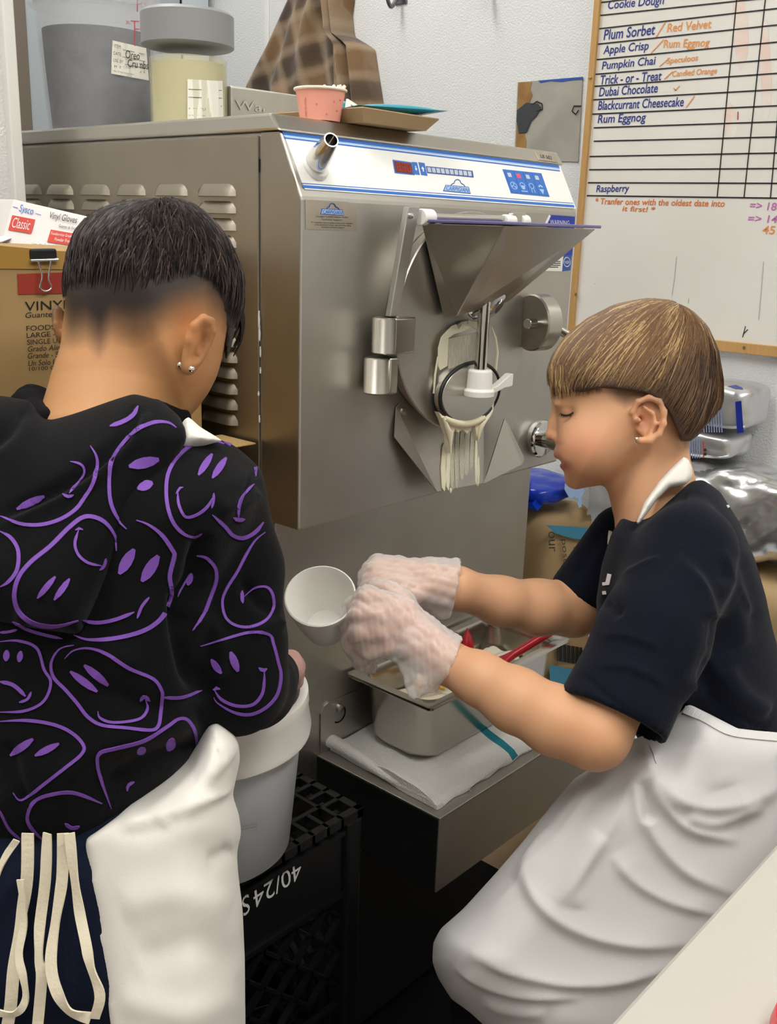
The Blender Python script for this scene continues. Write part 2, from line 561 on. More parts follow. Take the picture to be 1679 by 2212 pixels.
# function keys with pictograms
m = MB()
Q = quad([(1085.5, 365.5), (1169.5, 374.5), (1187.5, 425.5), (1104, 417.5)])
qpoly(m, Q, [(0, 0), (1, 0), (1, 1), (0, 1)], pan, .0013, 0)
for k in range(4):
    a = .03 + k * .235
    qpoly(m, Q, [(a + .01, .06), (a + .225, .06), (a + .225, .94), (a + .01, .94)], pan, .0016, 1)
    qpoly(m, Q, [(a + .06, .13), (a + .15, .13), (a + .15, .3), (a + .06, .3)], pan, .0019, 2 if k == 1 else 3)
    c = a + .118

    def ring(r0, r1, cy, n=14, sx=1.0, aa=0, bb=2 * math.pi):
        for i in range(n):
            t0, t1 = aa + (bb - aa) * i / n, aa + (bb - aa) * (i + 1) / n
            qpoly(m, Q, [(c + sx * r0 * math.cos(t0), cy + r0 * 1.9 * math.sin(t0)), (c + sx * r1 * math.cos(t0), cy + r1 * 1.9 * math.sin(t0)),
                         (c + sx * r1 * math.cos(t1), cy + r1 * 1.9 * math.sin(t1)), (c + sx * r0 * math.cos(t1), cy + r0 * 1.9 * math.sin(t1))], pan, .0019, 4)
    if k == 0:
        ring(.07, .085, .66)
        for t in (0.4, 2.5, 4.6):
            qpoly(m, Q, [(c, .66), (c + .06 * math.cos(t), .66 + .114 * math.sin(t)), (c + .06 * math.cos(t + .7), .66 + .114 * math.sin(t + .7))], pan, .0019, 4)
    elif k == 1:
        ring(.055, .07, .62, aa=math.pi, bb=2 * math.pi)
        qpoly(m, Q, [(c - .06, .62), (c + .06, .62), (c + .03, .78), (c - .03, .78)], pan, .0019, 4)
        qpoly(m, Q, [(c - .08, .84), (c + .08, .84), (c + .08, .88), (c - .08, .88)], pan, .0019, 4)
    elif k == 2:
        ring(.05, .065, .6)
        qpoly(m, Q, [(c - .03, .72), (c - .015, .72), (c - .025, .88), (c - .04, .88)], pan, .0019, 4)
        qpoly(m, Q, [(c + .03, .72), (c + .045, .72), (c + .045, .88), (c + .03, .88)], pan, .0019, 4)
    else:
        qpoly(m, Q, [(c - .06, .7), (c + .06, .7), (c, .92)], pan, .0019, 4)
        ring(.02, .055, .62, aa=math.pi, bb=2 * math.pi)
m.build('function_keys', ['blue_print', 'blue_print', 'red_led', 'cell_grey', 'pale_blue_print'], cp)


def logo(fn, q, nrm, parent, th=.0003):
    """the maker's badge: lettering on a trapezoid under a small dome outline"""
    Q = quad(q)
    mb = MB()
    base = [(0, 1), (.05, .5), (.95, .5), (1, 1)]
    mb.prism([fn(*Q(*p)) for p in base], np.array(nrm) * th, 0)
    mb.prism([fn(*Q(*p)) + np.array(nrm) * th for p in ((.03, .95), (.07, .55), (.93, .55), (.97, .95))], np.array(nrm) * th, 1)
    dome = [(.25, .5), (.3, .38), (.37, .33), (.38, .18), (.44, .06), (.52, .04), (.6, .1), (.63, .25), (.68, .33), (.75, .38), (.8, .5)]
    d3 = [fn(*Q(*p)) + np.array(nrm) * th for p in dome]
    mb.tube(d3, .0006, 5, mi=0)
    f = lambda u, v: fn(*Q(u, v)) + np.array(nrm) * th * 2.2
    mb.text('CARPIGIANI', f(.08, .92), f(.92, .92), f(.08, .6), th, 0)
    return mb.build('maker_badge', ['logo_blue', 'pale_blue_print'], parent)


logo(lambda x, y: pan(x, y, .0012), [(963, 385), (1014, 389), (1017, 419), (957, 413)], PN, cp)

# draw-off nozzle on the panel
nb = pan(678, 359)
nt_ = at(716, 302, project(nb)[2] - .052)
ax = nt_ - nb
L = np.linalg.norm(ax)
MB().lathe([(.0, 0), (.0175, 0), (.0178, .004), (.0155, .007), (.0, .007)], nb, PN, 36).build('nozzle_collar', 'white_plastic', cp, smooth=35)
MB().lathe([(.0, .004), (.0125, .004), (.0128, .02), (.0085, L * .93), (.0078, L), (.0068, L), (.0064, L * .4), (0, L * .4)], nb, ax, 32).build('nozzle', 'steel_polished', cp, smooth=40)
# model plate on the cap
cn = np.array([0, -(ZT - ZL), .014])
cn = cn / np.linalg.norm(cn)
cap = lambda x, y: onp(x, y, (0, YL - .004, ZL), cn) + cn * .0004
pl = MB().prism([cap(1154, 327), (cap(1196, 331)), cap(1205, 352), cap(1163, 346)], cn * .0006, 0)
pl.text('LB 502', cap(1168, 342) + cn * .0006, cap(1192, 346) + cn * .0006, cap(1166, 334.5) + cn * .0006, .0003, 1)
pl.build('model_plate', ['sticker_foil', 'print_dark'], fz)

# front sticker with the maker's badge and support text
FN = np.array([0, -1.0, 0])
fr = lambda x, y: oy(x, y, -.0002)
st = MB().prism([fr(*p) for p in ((659, 431), (752, 436), (759, 442), (770, 449), (772, 499), (660, 495))], FN * .0004).build('support_sticker', 'sticker_foil', fz)
st['_o'] = fz['_o']
logo(lambda x, y: oy(x, y, -.0006), [(694, 437), (742, 440), (743, 466), (692, 463)], FN, st)
m = MB()
for t, a, b, y, s, h in (('Carpigiani Technical Support Hotline', 682, 752, 470, .03, 4.6), ('Technical Support', 694, 739, 476.5, .03, 4.4), ('To expedite service please have your machine', 672, 762, 482.5, .03, 4), ('serial and phone number with you when calling', 680, 758, 487.5, .03, 4), ('Carpigiani technical support', 694, 744, 492.5, .03, 4)):
    f = lambda x, yy: oy(x, yy, -.0006)
    m.text(t, f(a, y), f(b, y + (b - a) * s), f(a, y - h), .0002, 0)
m.build('support_text', 'print_dark', st)
# warning stickers
wf = lambda x, y: oy(x, y, -.0004)
m = MB()
m.prism([wf(*p) for p in ((1186, 464), (1242, 468), (1236, 552), (1178, 549))], FN * .0004, 0)
m.prism([wf(*p) for p in ((1186, 464), (1189, 466), (1182, 482), (1177, 484))], FN * .0012, 1)
m.text('WARNING', oy(1188, 484.5, -.0009), oy(1230, 486.5, -.0009), oy(1188, 474.5, -.0009), .0003, 1)
m.build('warning_sticker', ['warning_blue', 'carton_white'], fz)
m = MB()
m.prism([wf(*p) for p in ((1178, 549), (1217, 551), (1214, 586), (1176, 585))], FN * .0004, 0)
m.prism([wf(*p) for p in ((1217, 551), (1235, 552), (1232, 584), (1214, 586))], FN * .0004, 1)
for k, y in enumerate((564, 568, 572, 576)):
    m.prism([oy(1181, y, -.0008), oy(1211 - 5 * (k == 3), y, -.0008), oy(1211 - 5 * (k == 3), y + 2, -.0008), oy(1181, y + 2, -.0008)], FN * .0002, 2)
cc = [oy(1225 + 7 * math.cos(t), 566 + 10 * math.sin(t), -.0008) for t in (2 * math.pi * i / 20 for i in range(20))]
m.tube(cc, .0005, 5, closed=True, mi=0)
m.text('NSF', oy(1220.5, 569.5, -.0009), oy(1230, 570, -.0009), oy(1220.5, 563, -.0009), .0003, 0)
m.build('certification_sticker', ['label_white', 'logo_blue', 'print_dark'], fz)

# freezer door: round plate on its hinge
DC = np.array([.265, -.001, 1.1665])
DR = .137
dd = MB().lathe([(0, 0), (DR - .012, 0), (DR - .011, .002), (DR, .0265), (DR - .0015, .028), (0, .028)], DC, (0, -1, 0), 72).build('freezer_door', 'steel_vertical', fz, smooth=35)
dd['_o'] = fz['_o']
YD = -.029
# oblong guide plate holding the outlet, with cream dried on it
ob = [(945, 760), (950, 735), (965, 712), (990, 694), (1020, 689), (1046, 695), (1064, 715), (1074, 745), (1074, 800), (1070, 850), (1050, 890), (1010, 905), (965, 893), (940, 855), (940, 800)]
gp = MB().prism([oy(x, y, YD) for x, y in ob], (0, -.005, 0)).build('outlet_plate', 'steel_vertical', dd, bevel=.001)
sm = MB()
sm.prism([oy(x, y, YD - .0052) for x, y in ((946, 752), (953, 728), (975, 704), (985, 700), (990, 712), (998, 700), (1010, 700), (1012, 690), (1030, 690), (1046, 698), (1046, 712), (1030, 712), (1018, 706), (1000, 716), (980, 722), (968, 730), (966, 790), (950, 800), (946, 790))], (0, -.0008, 0), 0)
sm.prism([oy(x, y, YD - .0052) for x, y in ((968, 732), (1036, 716), (1036, 790), (968, 796))], (0, -.0004, 0), 1)
sm.tube([oy(x, y, YD - .005) for x, y in ((1062, 706), (1070, 730), (1074, 760), (1070, 800), (1072, 830))], [.001, .002, .0022, .002, .001], 6, mi=0)
sm.tube([oy(x, y, YD - .005) for x, y in ((946, 770), (940, 810), (937, 850))], [.001, .0015, .001], 6, mi=0)
sm.build('cream_smear', ['cream', 'cream_smear'], dd, smooth=40)
# round outlet plug with its black gasket
oc = oy(1003, 846, YD - .004)
def oval(k, y): return [oc + np.array([.062 * k * math.cos(t), y, .0385 * k * math.sin(t)]) for t in (2 * math.pi * i / 56 for i in range(56))]
MB().rings([oval(.98, 0), oval(.98, -.010), oval(.94, -.012), oval(.5, -.0135)], True).build('outlet_plug', 'steel_satin', dd, smooth=35)
MB().tube(oval(1.0, -.0105), .0026, 8, closed=True).build('outlet_gasket', 'rubber_black', dd, smooth=60)
# lifting rod and white handle
hb = oy(1036, 832, YD - .03)
rt = oy(1050, 640, YD - .03)
rt[0], rt[1] = hb[0] + .001, hb[1]
MB().tube([hb, hb + (rt - hb) * .5, rt + np.array([0, 0, .02])], .0078, 20).build('lifting_rod', 'steel_polished', dd, smooth=50)
kn = hb[2]
k_ = MB()
k_.lathe([(0, -.014), (.0195, -.014), (.0198, -.006), (.0165, -.004), (.0155, .018), (.014, .020), (0, .020)], hb, (0, 0, 1), 36)
def sec(x, z0_, z1_, hw): return [hb + np.array([x, s_ * hw - .002, z_]) for s_, z_ in ((-1, z0_), (1, z0_), (1, z1_), (-1, z1_))]
k_.rings([sec(.010, -.013, -.005, .006), sec(.030, -.011, -.003, .005), sec(.046, -.007, .004, .005), sec(.058, -.007, .010, .005), sec(.064, -.006, .010, .005)], True)
k_.build('lifting_handle', 'white_plastic', dd, smooth=35, bevel=.001)
# hinge: two stacked barrels with the flat bar that carries the hopper
h1 = oy(832, 725, -.030)
m = MB()
m.lathe([(0, -.021), (.0145, -.021), (.0155, -.019), (.0155, .019), (.0145, .021), (0, .021)], h1, (0, 0, 1), 28)
m.box(h1 + np.array([0, -.0155, -.021]), h1 + np.array([.037, .012, .021]))
m.build('hinge_block', 'steel_satin', fz, smooth=40, bevel=.003)
h2 = oy(814, 811, -.026)
m = MB()
m.lathe([(0, -.0215), (.0145, -.0215), (.0155, -.0195), (.0155, .0195), (.0145, .0215), (0, .0215)], h2, (0, 0, 1), 28)
m.box(h2 + np.array([.006, -.0155, -.0215]), h2 + np.array([.021, .02, .0215]))
m.build('hinge_block', 'steel_satin', fz, smooth=40, bevel=.003)
b0, b1 = oy(852, 684, -.040), oy(885, 447, -.040)
bar = MB().prism([oy(843, 684, -.040), oy(861, 682, -.040), oy(908, 446, -.040), oy(883, 446, -.040)], (0, .008, 0)).build('hopper_bar', 'steel_vertical', fz, bevel=.001)
bar['_o'] = fz['_o']
MB().lathe([(0, 0), (.003, 0), (.003, .002), (0, .0028)], oy(887, 466, -.040), (0, -1, 0), 16).build('bar_screw', 'chrome', bar, smooth=40)

# hopper
zr = 1.2865
A, B, Cc, Dd = np.array([.160, -.034, zr]), np.array([.160, -.152, zr]), np.array([.338, -.160, zr]), np.array([.338, -.034, zr])
h = MB()
bl, br = oy(958, 684, -.036), oy(1062, 652, -.040)
a2, d2 = bl, np.array([br[0] + .004, -.036, br[2]])
b2, c2 = a2 + np.array([.004, -.018, .002]), d2 + np.array([0, -.028, .002])
outer = [A, B, Cc, Dd]
inner = [a2, b2, c2, d2]
c0 = sum(outer) / 4
sh = lambda P, k: [p + (sum(P) / 4 - p) * k for p in P]
h.rings([outer, inner, sh(inner, .15), sh(outer, .03)], False, True)
hop = h.build('hopper', 'steel_satin', fz, bevel=.0025)
hop['_o'] = fz['_o']
ov = [np.array([-.004, .002, 0]), np.array([-.004, -.004, 0]), np.array([.006, -.004, 0]), np.array([.006, .002, 0])]
MB().prism([p + q + np.array([0, 0, .001]) for p, q in zip(outer, ov)], (0, 0, .0035)).build('hopper_lid', 'purple_lid', hop, bevel=.001)
lp_ = [oy(x, y, -.036) for x, y in ((912, 468), (1115, 473))]
m = MB()
m.tube([lp_[0], lp_[1]], .0042, 12)
m.build('lid_hinge_rod', 'steel_polished', hop, smooth=60)
for u0, u1, rr in (((908, 469), (932, 470), .0095), ((1088, 477), (1108, 478), .008), ((1122, 478), (1137, 479), .0085)):
    MB().tube([oy(*u0, -.038), oy(*u1, -.038)], rr, 14).build('hinge_roller', 'white_plastic', hop, smooth=50, bevel=.001)
MB().prism([oy(x, y, -.034) for x, y in ((1098, 462), (1103, 458), (1125, 459), (1126, 482), (1099, 482))], (0, -.008, 0)).build('hinge_lug', 'steel_satin', hop, bevel=.001)
fc = at(1050, 655, project(br)[2] - .035)
fn_ = np.array([-.15, -.75, -.55])
MB().lathe([(0, -.004), (.020, -.004), (.028, -.001), (.029, .002), (.024, .006), (.0, .007)], fc, fn_, 36).build('hopper_flange', 'chrome', hop, smooth=40)

# clamp wheel right of the door
wc = oy(1150, 697, -.045)
wx = np.array([1.0, -.25, 0])
m = MB()
m.lathe([(0, -.004), (.036, -.004), (.038, -.002), (.038, .020), (.036, .022), (0, .022)], wc, wx, 48)
m.build('clamp_wheel', 'steel_satin', fz, smooth=35)
m = MB()
m.tube([wc + np.array([-.024, -.008, 0]), wc + np.array([.01, -.008, 0])], .0068, 16)
m.build('clamp_bolt', 'steel_polished', fz, smooth=50, bevel=.001)
MB().tube([wc + np.array([.02, -.004, .003]), at(1234, 728, project(wc)[2] + .02)], .006, 14).build('clamp_lever', 'steel_satin', fz, smooth=50)
# chrome draw handle at lower right
kc = oy(1160, 945, 0)
MB().lathe([(0, 0), (.028, 0), (.029, .003), (.029, .010), (.026, .014), (.012, .016), (0, .016)], kc, (0, -1, 0), 44).build('knob_rose', 'chrome', fz, smooth=40)
MB().lathe([(0, .012), (.0135, .012), (.014, .05), (.019, .056), (.021, .085), (.018, .094), (0, .096)], kc, (.12, -1, -.05), 36).build('knob', 'steel_polished', fz, smooth=40)

# drip chute under the outlet
q = lambda x, y, k: oy(x, y, k)
chL, chR = q(944, 1062, -.028), q(1046, 1043, -.028)
tl, tr = q(948, 905, -.003), q(1045, 905, -.003)
m = MB()
m.prism([tl, tr, chR, chL], (0, .002, 0))
chute = m.build('drip_chute', 'steel_vertical', fz)
chute['_o'] = fz['_o']
wL = [q(866, 871, -.003), q(857, 880, -.003), q(853, 945, -.006), chL, tl, q(905, 890, -.003)]
MB().prism(wL, (0, .0015, 0)).build('chute_wing', 'steel', chute)
wR = [q(1090, 905, -.022), q(1098, 916, -.024), q(1131, 984, -.040), q(1133, 993, -.041), q(1128, 1003, -.041), q(1046, 1044, -.029)]
MB().prism(wR, (.0004, .0016, 0)).build('chute_wing', 'steel_satin', chute)
MB().lathe([(0, 0), (.0055, 0), (.005, .003), (0, .004)], q(871, 888, -.003), (0, -1, 0), 16).build('chute_screw', 'steel_satin', chute, smooth=40)
# cream running from the outlet and down the chute
m = MB()
m.prism([q(x, y, -.043) for x, y in ((948, 890), (965, 905), (985, 910), (1010, 911), (1040, 903), (1060, 880), (1066, 870), (1060, 892), (1050, 905), (1045, 925), (1036, 940), (1032, 952), (1030, 938), (1026, 918), (1018, 922), (1010, 937), (1000, 928), (990, 934), (984, 926), (980, 934), (977, 960), (974, 980), (970, 962), (968, 940), (960, 920), (955, 905))], (0, .007, 0), 0)
for pth, rr in (([(1066, 862), (1060, 890), (1040, 920), (1033, 950)], [.001, .003, .004, .001]), ([(957, 900), (968, 930), (973, 958), (974, 980)], [.002, .004, .002, .001]), ([(960, 903), (985, 914), (1015, 915), (1045, 902)], [.004, .005, .005, .004])):
    m.tube(smoothpath([q(x, y, -.044) for x, y in pth], 5), list(np.interp(np.linspace(0, 1, (len(pth) - 1) * 5 + 1), np.linspace(0, 1, len(pth)), rr)), 8, mi=0)
m.build('cream_drip', 'cream', chute, smooth=50)
m = MB()
chp = lambda x, y: onp(x, y, tl, np.cross(tr - tl, chL - tl))
cnrm = np.cross(chL - tl, tr - tl)
cnrm /= np.linalg.norm(cnrm)
if cnrm[1] > 0: cnrm = -cnrm
for k, (x, a, b, w, mi) in enumerate([(957, 962, 1062, 6, 0), (966, 948, 1060, 5, 0), (976, 930, 1058, 5, 1), (986, 925, 1056, 5, 1), (997, 920, 1040, 6, 1), (1007, 930, 1030, 6, 1), (1018, 935, 1044, 4, 1), (1027, 948, 1048, 3, 0), (1032, 990, 1046, 3, 0)]):
    pts = [(x - w * .4, a), (x + w * .3, a - 6), (x + w, a + 30), (x + w * .8, b - 20), (x + w * .3, b), (x - w * .6, b - 8), (x - w, (a + b) / 2)]
    m.prism([chp(*p) + cnrm * .0004 for p in pts], cnrm * (.0012 if mi == 0 else .0004), mi)
for x, y in ((972, 1060), (1030, 1046)):
    m.ball(chp(x, y) + cnrm * .001, (.0022, .0022, .004), 10, 0)
m.build('cream_streak', ['cream', 'cream_smear'], chute, smooth=40)

# lower cabinet, black base, shelf
YC = .045
MB().box((.004, YC, .40), (W - .002, .74, ZB)).build('lower_cabinet', 'steel_vertical', fz, bevel=.002)
MB().box((.01, YC + .01, .07), (W - .055, .73, .40)).build('base_panel', 'black_panel', fz, bevel=.002)
for x, y in ((.06, .12), (W - .06, .12), (.06, .66), (W - .06, .66)):
    MB().lathe([(0, 0), (.028, 0), (.028, .01), (.02, .02), (.02, .08), (0, .08)], (x, y, .0125 if y < .3 else 0), (0, 0, 1), 20).build('foot', 'rubber_black', fz, smooth=40)
ZS = .595
sx0, sx1, sy0 = .080, .445, -.168
sh_ = MB().box((sx0, sy0, ZS - .003), (sx1, YC, ZS)).build('tray_shelf', 'steel', fz, bevel=.001)
sh_['_o'] = fz['_o']
MB().box((sx0, sy0, ZS - .105), (sx1, sy0 + .003, ZS - .0005)).build('shelf_front', 'steel', sh_, bevel=.001)
MB().prism([(sx0 - .0005, sy0 + .003, ZS - .105), (sx0 - .0005, YC, ZS - .105), (sx0 - .0005, YC, ZS - .003), (sx0 - .0005, sy0 + .003, ZS - .003)], (.002, 0, 0)).build('shelf_side_shade_black', 'black_panel', sh_)  # steel sides coloured black to carry the shade and dark reflections there
MB().prism([(sx1 - .002, sy0 + .003, ZS - .105), (sx1 - .002, YC, ZS - .105), (sx1 - .002, YC, ZS - .003), (sx1 - .002, sy0 + .003, ZS - .003)], (.002, 0, 0)).build('shelf_side_shade_black', 'black_panel', sh_)
bp_ = [(.084, ZS), (.084, .655), (.09, .664), (.098, .667), (sx1 - .018, .667), (sx1 - .008, .66), (sx1 - .004, ZS)]
MB().prism([(x, YC, z) for x, z in bp_], (0, -.002, 0)).build('shelf_back', 'steel_vertical', sh_)
for x in (.118, sx1 - .04):
    m = MB()
    m.lathe([(0, 0), (.0065, 0), (.006, .004), (0, .005)], (x, YC - .002, .652), (0, -1, 0), 20, 0)
    m.tube([(x + .012 * math.cos(t), YC - .0022, .643 + .012 * math.sin(t)) for t in np.linspace(-2.2, 0.6, 10)], .0012, 6, mi=1)
    m.build('mounting_bolt', ['steel_polished', 'black_hole'], sh_, smooth=40)
# ------------------------------------------------------------------ whiteboard on the right wall
XB = WALL_X - .014
XN = np.array([-1.0, 0, 0])
wb = thing('whiteboard', (WALL_X, 0, 1.5), 'large whiteboard with handwritten flavour list in oak frame on the wall', 'whiteboard')
yl0, ybot, ztop, yr0 = .338, 0, 1.95, -.75
zb_in, zb_out = ox(1655, 745, XB)[2], ox(1655, 768, XB)[2]
yl_out, yl_in = ox(1272, 200, XB)[1], ox(1284, 200, XB)[1]
MB().box((XB, yr0, zb_in), (WALL_X, yl_in, ztop)).build('board_surface', 'board_white', wb)
fw_ = yl_out - yl_in
MB().box((XB - .008, yl_in, zb_out), (WALL_X, yl_out, ztop + .02)).build('frame_rail', 'oak', wb, bevel=.001)
MB().box((XB - .008, yr0, zb_out), (WALL_X, yl_in, zb_in)).build('frame_rail', 'oak', wb, bevel=.001)
MB().box((XB - .008, yr0, ztop), (WALL_X, yl_in, ztop + .02)).build('frame_rail', 'oak', wb, bevel=.001)
MB().box((XB - .008, yr0 - .02, zb_out), (WALL_X, yr0, ztop + .02)).build('frame_rail', 'oak', wb, bevel=.001)
MB().box((WALL_X - .006, yl_out, zb_out - .01), (WALL_X, yl_out + .012, ztop + .03)).build('edge_strip', 'wall_trim', wb)
for px, py in ((1276, 168), (1245, 635), (1608, 751)):
    p = ox(px, py, XB - .008)
    MB().lathe([(0, 0), (.0035, 0), (.003, .0016), (0, .0022)], p, XN, 16).build('frame_screw', 'brass', wb, smooth=50)
wbp = lambda x, y, k=0: ox(x, y, XB - .0003 - k)


def strip(mb, pts, wpx, mi=0, lift=.0004, th=.0003):
    """a pen stroke of a given width (photo pixels there) lying on the board"""
    for a, b in zip(pts[:-1], pts[1:]):
        P, Q = wbp(*a), wbp(*b)
        t = Q - P
        n = np.cross(XN, t)
        n = n / (np.linalg.norm(n) + 1e-9) * wpx * .5 * (project(P)[2] / F)
        t = t / (np.linalg.norm(t) + 1e-9) * wpx * .3 * (project(P)[2] / F)
        mb.prism([P - t + n + XN * lift, Q + t + n + XN * lift, Q + t - n + XN * lift, P - t - n + XN * lift], XN * th, mi)


rows = [(1295, 6, 1679, -45), (1296, 33.5, 1679, -6.5), (1292, 62.5, 1679, 18.4), (1291, 95.5, 1679, 54), (1288, 129, 1679, 91), (1287, 160.5, 1679, 128), (1284.5, 186.5, 1679, 158.5),
        (1283, 215.5, 1679, 193.5), (1281, 246.5, 1679, 228.5), (1284, 276, 1679, 263), (1284, 305, 1679, 296), (1275, 338, 1679, 330.5), (1274, 366.5, 1679, 364), (1271.5, 394.5, 1679, 396), (1269, 422.5, 1679, 428)]
for r in rows:
    m = MB()
    strip(m, [r[:2], r[2:]], 2.6)
    m.build('ruled_line', 'board_line', wb)
for a, b in (((1594, -20), (1550, 425)), ((1656, -20), (1608, 426)), ((1705, -20), (1665, 428))):
    m = MB()
    strip(m, [a, b], 2.6)
    m.build('ruled_line', 'board_line', wb)


def write(txt, x0, y0, x1, y1, h, inkm, name='handwriting', shear=.12):
    """handwritten words: baseline from (x0,y0) to (x1,y1), height h in photo pixels"""
    m = MB()
    m.text(txt, wbp(x0, y0), wbp(x1, y1), wbp(x0 + h * .07, y0 - h), .0004, 0, shear, None, .014)
    o = m.build(name, inkm, wb)
    return o


for a in [('Cookie Dough', 1313, 26, 1434, 15, 25), ('Plum Sorbet', 1304, 87, 1415, 75, 23), ('Apple Crisp', 1303, 123, 1401, 113, 24), ('Pumpkin Chai', 1300, 156, 1416, 145, 23),
          ('Trick - or - Treat', 1297, 183, 1429, 174, 20), ('Dubai Chocolate', 1294, 209, 1421, 200, 20), ('Blackcurrant Cheesecake', 1292, 238, 1477, 230, 20), ('Rum Eggnog', 1291, 272, 1395, 268, 24), ('Raspberry', 1288, 420, 1359, 419, 20)]:
    write(*a, 'ink_blue')
for a in [('Red Velvet', 1441, 70, 1537, 61, 19), ('Rum Eggnog', 1433, 109, 1533, 106, 23), ('Speculoos', 1440, 142, 1508, 135, 17), ('Candied Orange', 1452, 170, 1549, 163, 17)]:
    write(*a, 'ink_orange')
m = MB()
for s in ([(1438, 48), (1418, 80)], [(1434, 86), (1407, 115)], [(1446, 126), (1426, 143)], [(1453, 155), (1436, 171)], [(1501, 208), (1483, 232)]):
    strip(m, s, 2.2)
    m.build('slash_mark', 'ink_orange', wb)
    m = MB()
strip(m, [(1456, 191), (1460, 195), (1468, 186)], 2.2)
m.build('check_mark', 'ink_orange', wb)
m = MB()
strip(m, [(1595, 242), (1594.5, 258)], 2.4)
m.build('tally_mark', 'ink_red', wb)
write('* Tranfer ones with the oldest date into', 1286, 441, 1566, 447, 14, 'ink_orange_dark')
write('it first! *', 1345, 456, 1416, 459, 12, 'ink_orange_dark')
for a in [('=> 180', 1620, 452, 1690, 456, 17), ('=> 141', 1616, 480, 1690, 482, 16)]:
    write(*a, 'ink_purple')
write('451', 1647, 505, 1686, 507, 18, 'ink_orange')
m = MB()
for s in ([(1611, 705), (1605, 728)], [(1608, 720), (1616, 712)]): strip(m, s, 2)
m.build('pen_tick', 'hook_metal', wb)
for s in ([(1462, 555), (1458, 600), (1452, 638)], [(1650, 565), (1646, 620), (1640, 690)], [(1489, 645), (1487, 655)], [(1285, 612), (1287, 614)]):
    m = MB()
    strip(m, s, .9)
    m.build('scratch', 'plate_grey', wb)
for x, y, w, h in ((1600, 60, 16, 90), (1655, 150, 12, 110), (1578, 262, 14, 40)):
    pts = [(x + w * (1 + .25 * math.sin(2 * t)) * math.cos(t), y + h * math.sin(t)) for t in (2 * math.pi * i / 24 for i in range(24))]
    MB().prism([wbp(*p) for p in pts], XN * .0001).build('ink_smudge', 'ink_smudge', wb)

# damaged metal plate left of the whiteboard
wp = lambda x, y, k=.0: ox(x, y, WALL_X - k)
wpl = thing('wall_plate', wp(1190, 260), 'grey metal patch plate with torn brown and black edge on the wall', 'wall plate')
MB().prism([wp(*p, .001) for p in ((1120, 178), (1260, 166), (1250, 350), (1112, 344))], XN * .002).build('sheet', 'plate_grey', wpl)
MB().prism([wp(*p, .003) for p in ((1121, 178), (1150, 177), (1146, 192), (1151, 205), (1144, 222), (1150, 236), (1140, 262), (1134, 290), (1138, 305), (1133, 344), (1114, 344))], XN * .001).build('torn_paint', 'torn_brown', wpl)
MB().prism([wp(*p, .004) for p in ((1118, 238), (1138, 222), (1162, 224), (1170, 232), (1160, 250), (1148, 262), (1138, 286), (1122, 288), (1117, 262))], XN * .0015).build('torn_film', 'torn_dark', wpl)
m = MB()
m.tube([wp(x, y, .005) for x, y in ((1150, 226), (1160, 219), (1171, 224), (1172, 236), (1160, 240))], .0012, 6)
m.build('wire_loop', 'black_panel', wpl)
m = MB()
m.tube([wp(x, y, .005) for x, y in ((1256, 229), (1240, 229), (1236, 240), (1244, 247), (1250, 238))], .0012, 6)
m.build('wire_loop', 'black_panel', wpl)
MB().prism([wp(*p, .003) for p in ((1163, 174), (1260, 166), (1260, 172), (1240, 173), (1215, 177), (1190, 175), (1168, 179))], XN * .0008).build('blue_edge', 'logo_blue', wpl)

# coat hooks
for i, (px, py) in enumerate(((868, 6), (1062, -14))):
    p = wp(px, py)
    t = thing('coat_hook', p, ['metal coat hook on the wall right of the plaid jacket', 'metal coat hook on the wall nearest the whiteboard'][i], 'hook', 'coat hooks on the wall')
    MB().box(p + np.array([-.004, -.018, -.004]), p + np.array([0, .018, .05])).build('hook_plate', 'hook_metal', t, bevel=.002)
    MB().tube(smoothpath([p + np.array([-.002, 0, .02]), p + np.array([-.018, 0, .004]), p + np.array([-.034, 0, -.014]), p + np.array([-.046, 0, -.004]), p + np.array([-.05, 0, .012])], 5), .0045, 10).build('hook_arm', 'hook_metal', t, smooth=50)

# ------------------------------------------------------------------ things standing on top of the freezer
ZC = ZT + .0005


def wrap_label(mb, c, r0, r1, zlo, zhi, a0, a1, mi=0, th=.0006, n=12):
    """thin label on a cone of radius r0 (at zlo) to r1 (at zhi)"""
    rs = []
    for i in range(n + 1):
        a = a0 + (a1 - a0) * i / n
        d = np.array([math.cos(a), math.sin(a), 0])
        lo, hi = c + d * r0 + np.array([0, 0, zlo]), c + d * r1 + np.array([0, 0, zhi])
        rs.append([lo, hi, hi + d * th, lo + d * th])
    return mb.rings(rs, True, False, mi)


def on_cone(c, rfun, lift=.0008):
    """maps photo pixels to the near side of a vertical cone r = rfun(z)"""
    def fn(px, py):
        d = ray(px, py)
        lo, hi = .3, 3.0
        for k in np.linspace(lo, hi, 1400):
            P = CAM + d * k
            if math.hypot(P[0] - c[0], P[1] - c[1]) < rfun(P[2] - c[2]) + lift: return P
        t = ((c - CAM) @ d) / (d @ d)
        return CAM + d * t
    return fn


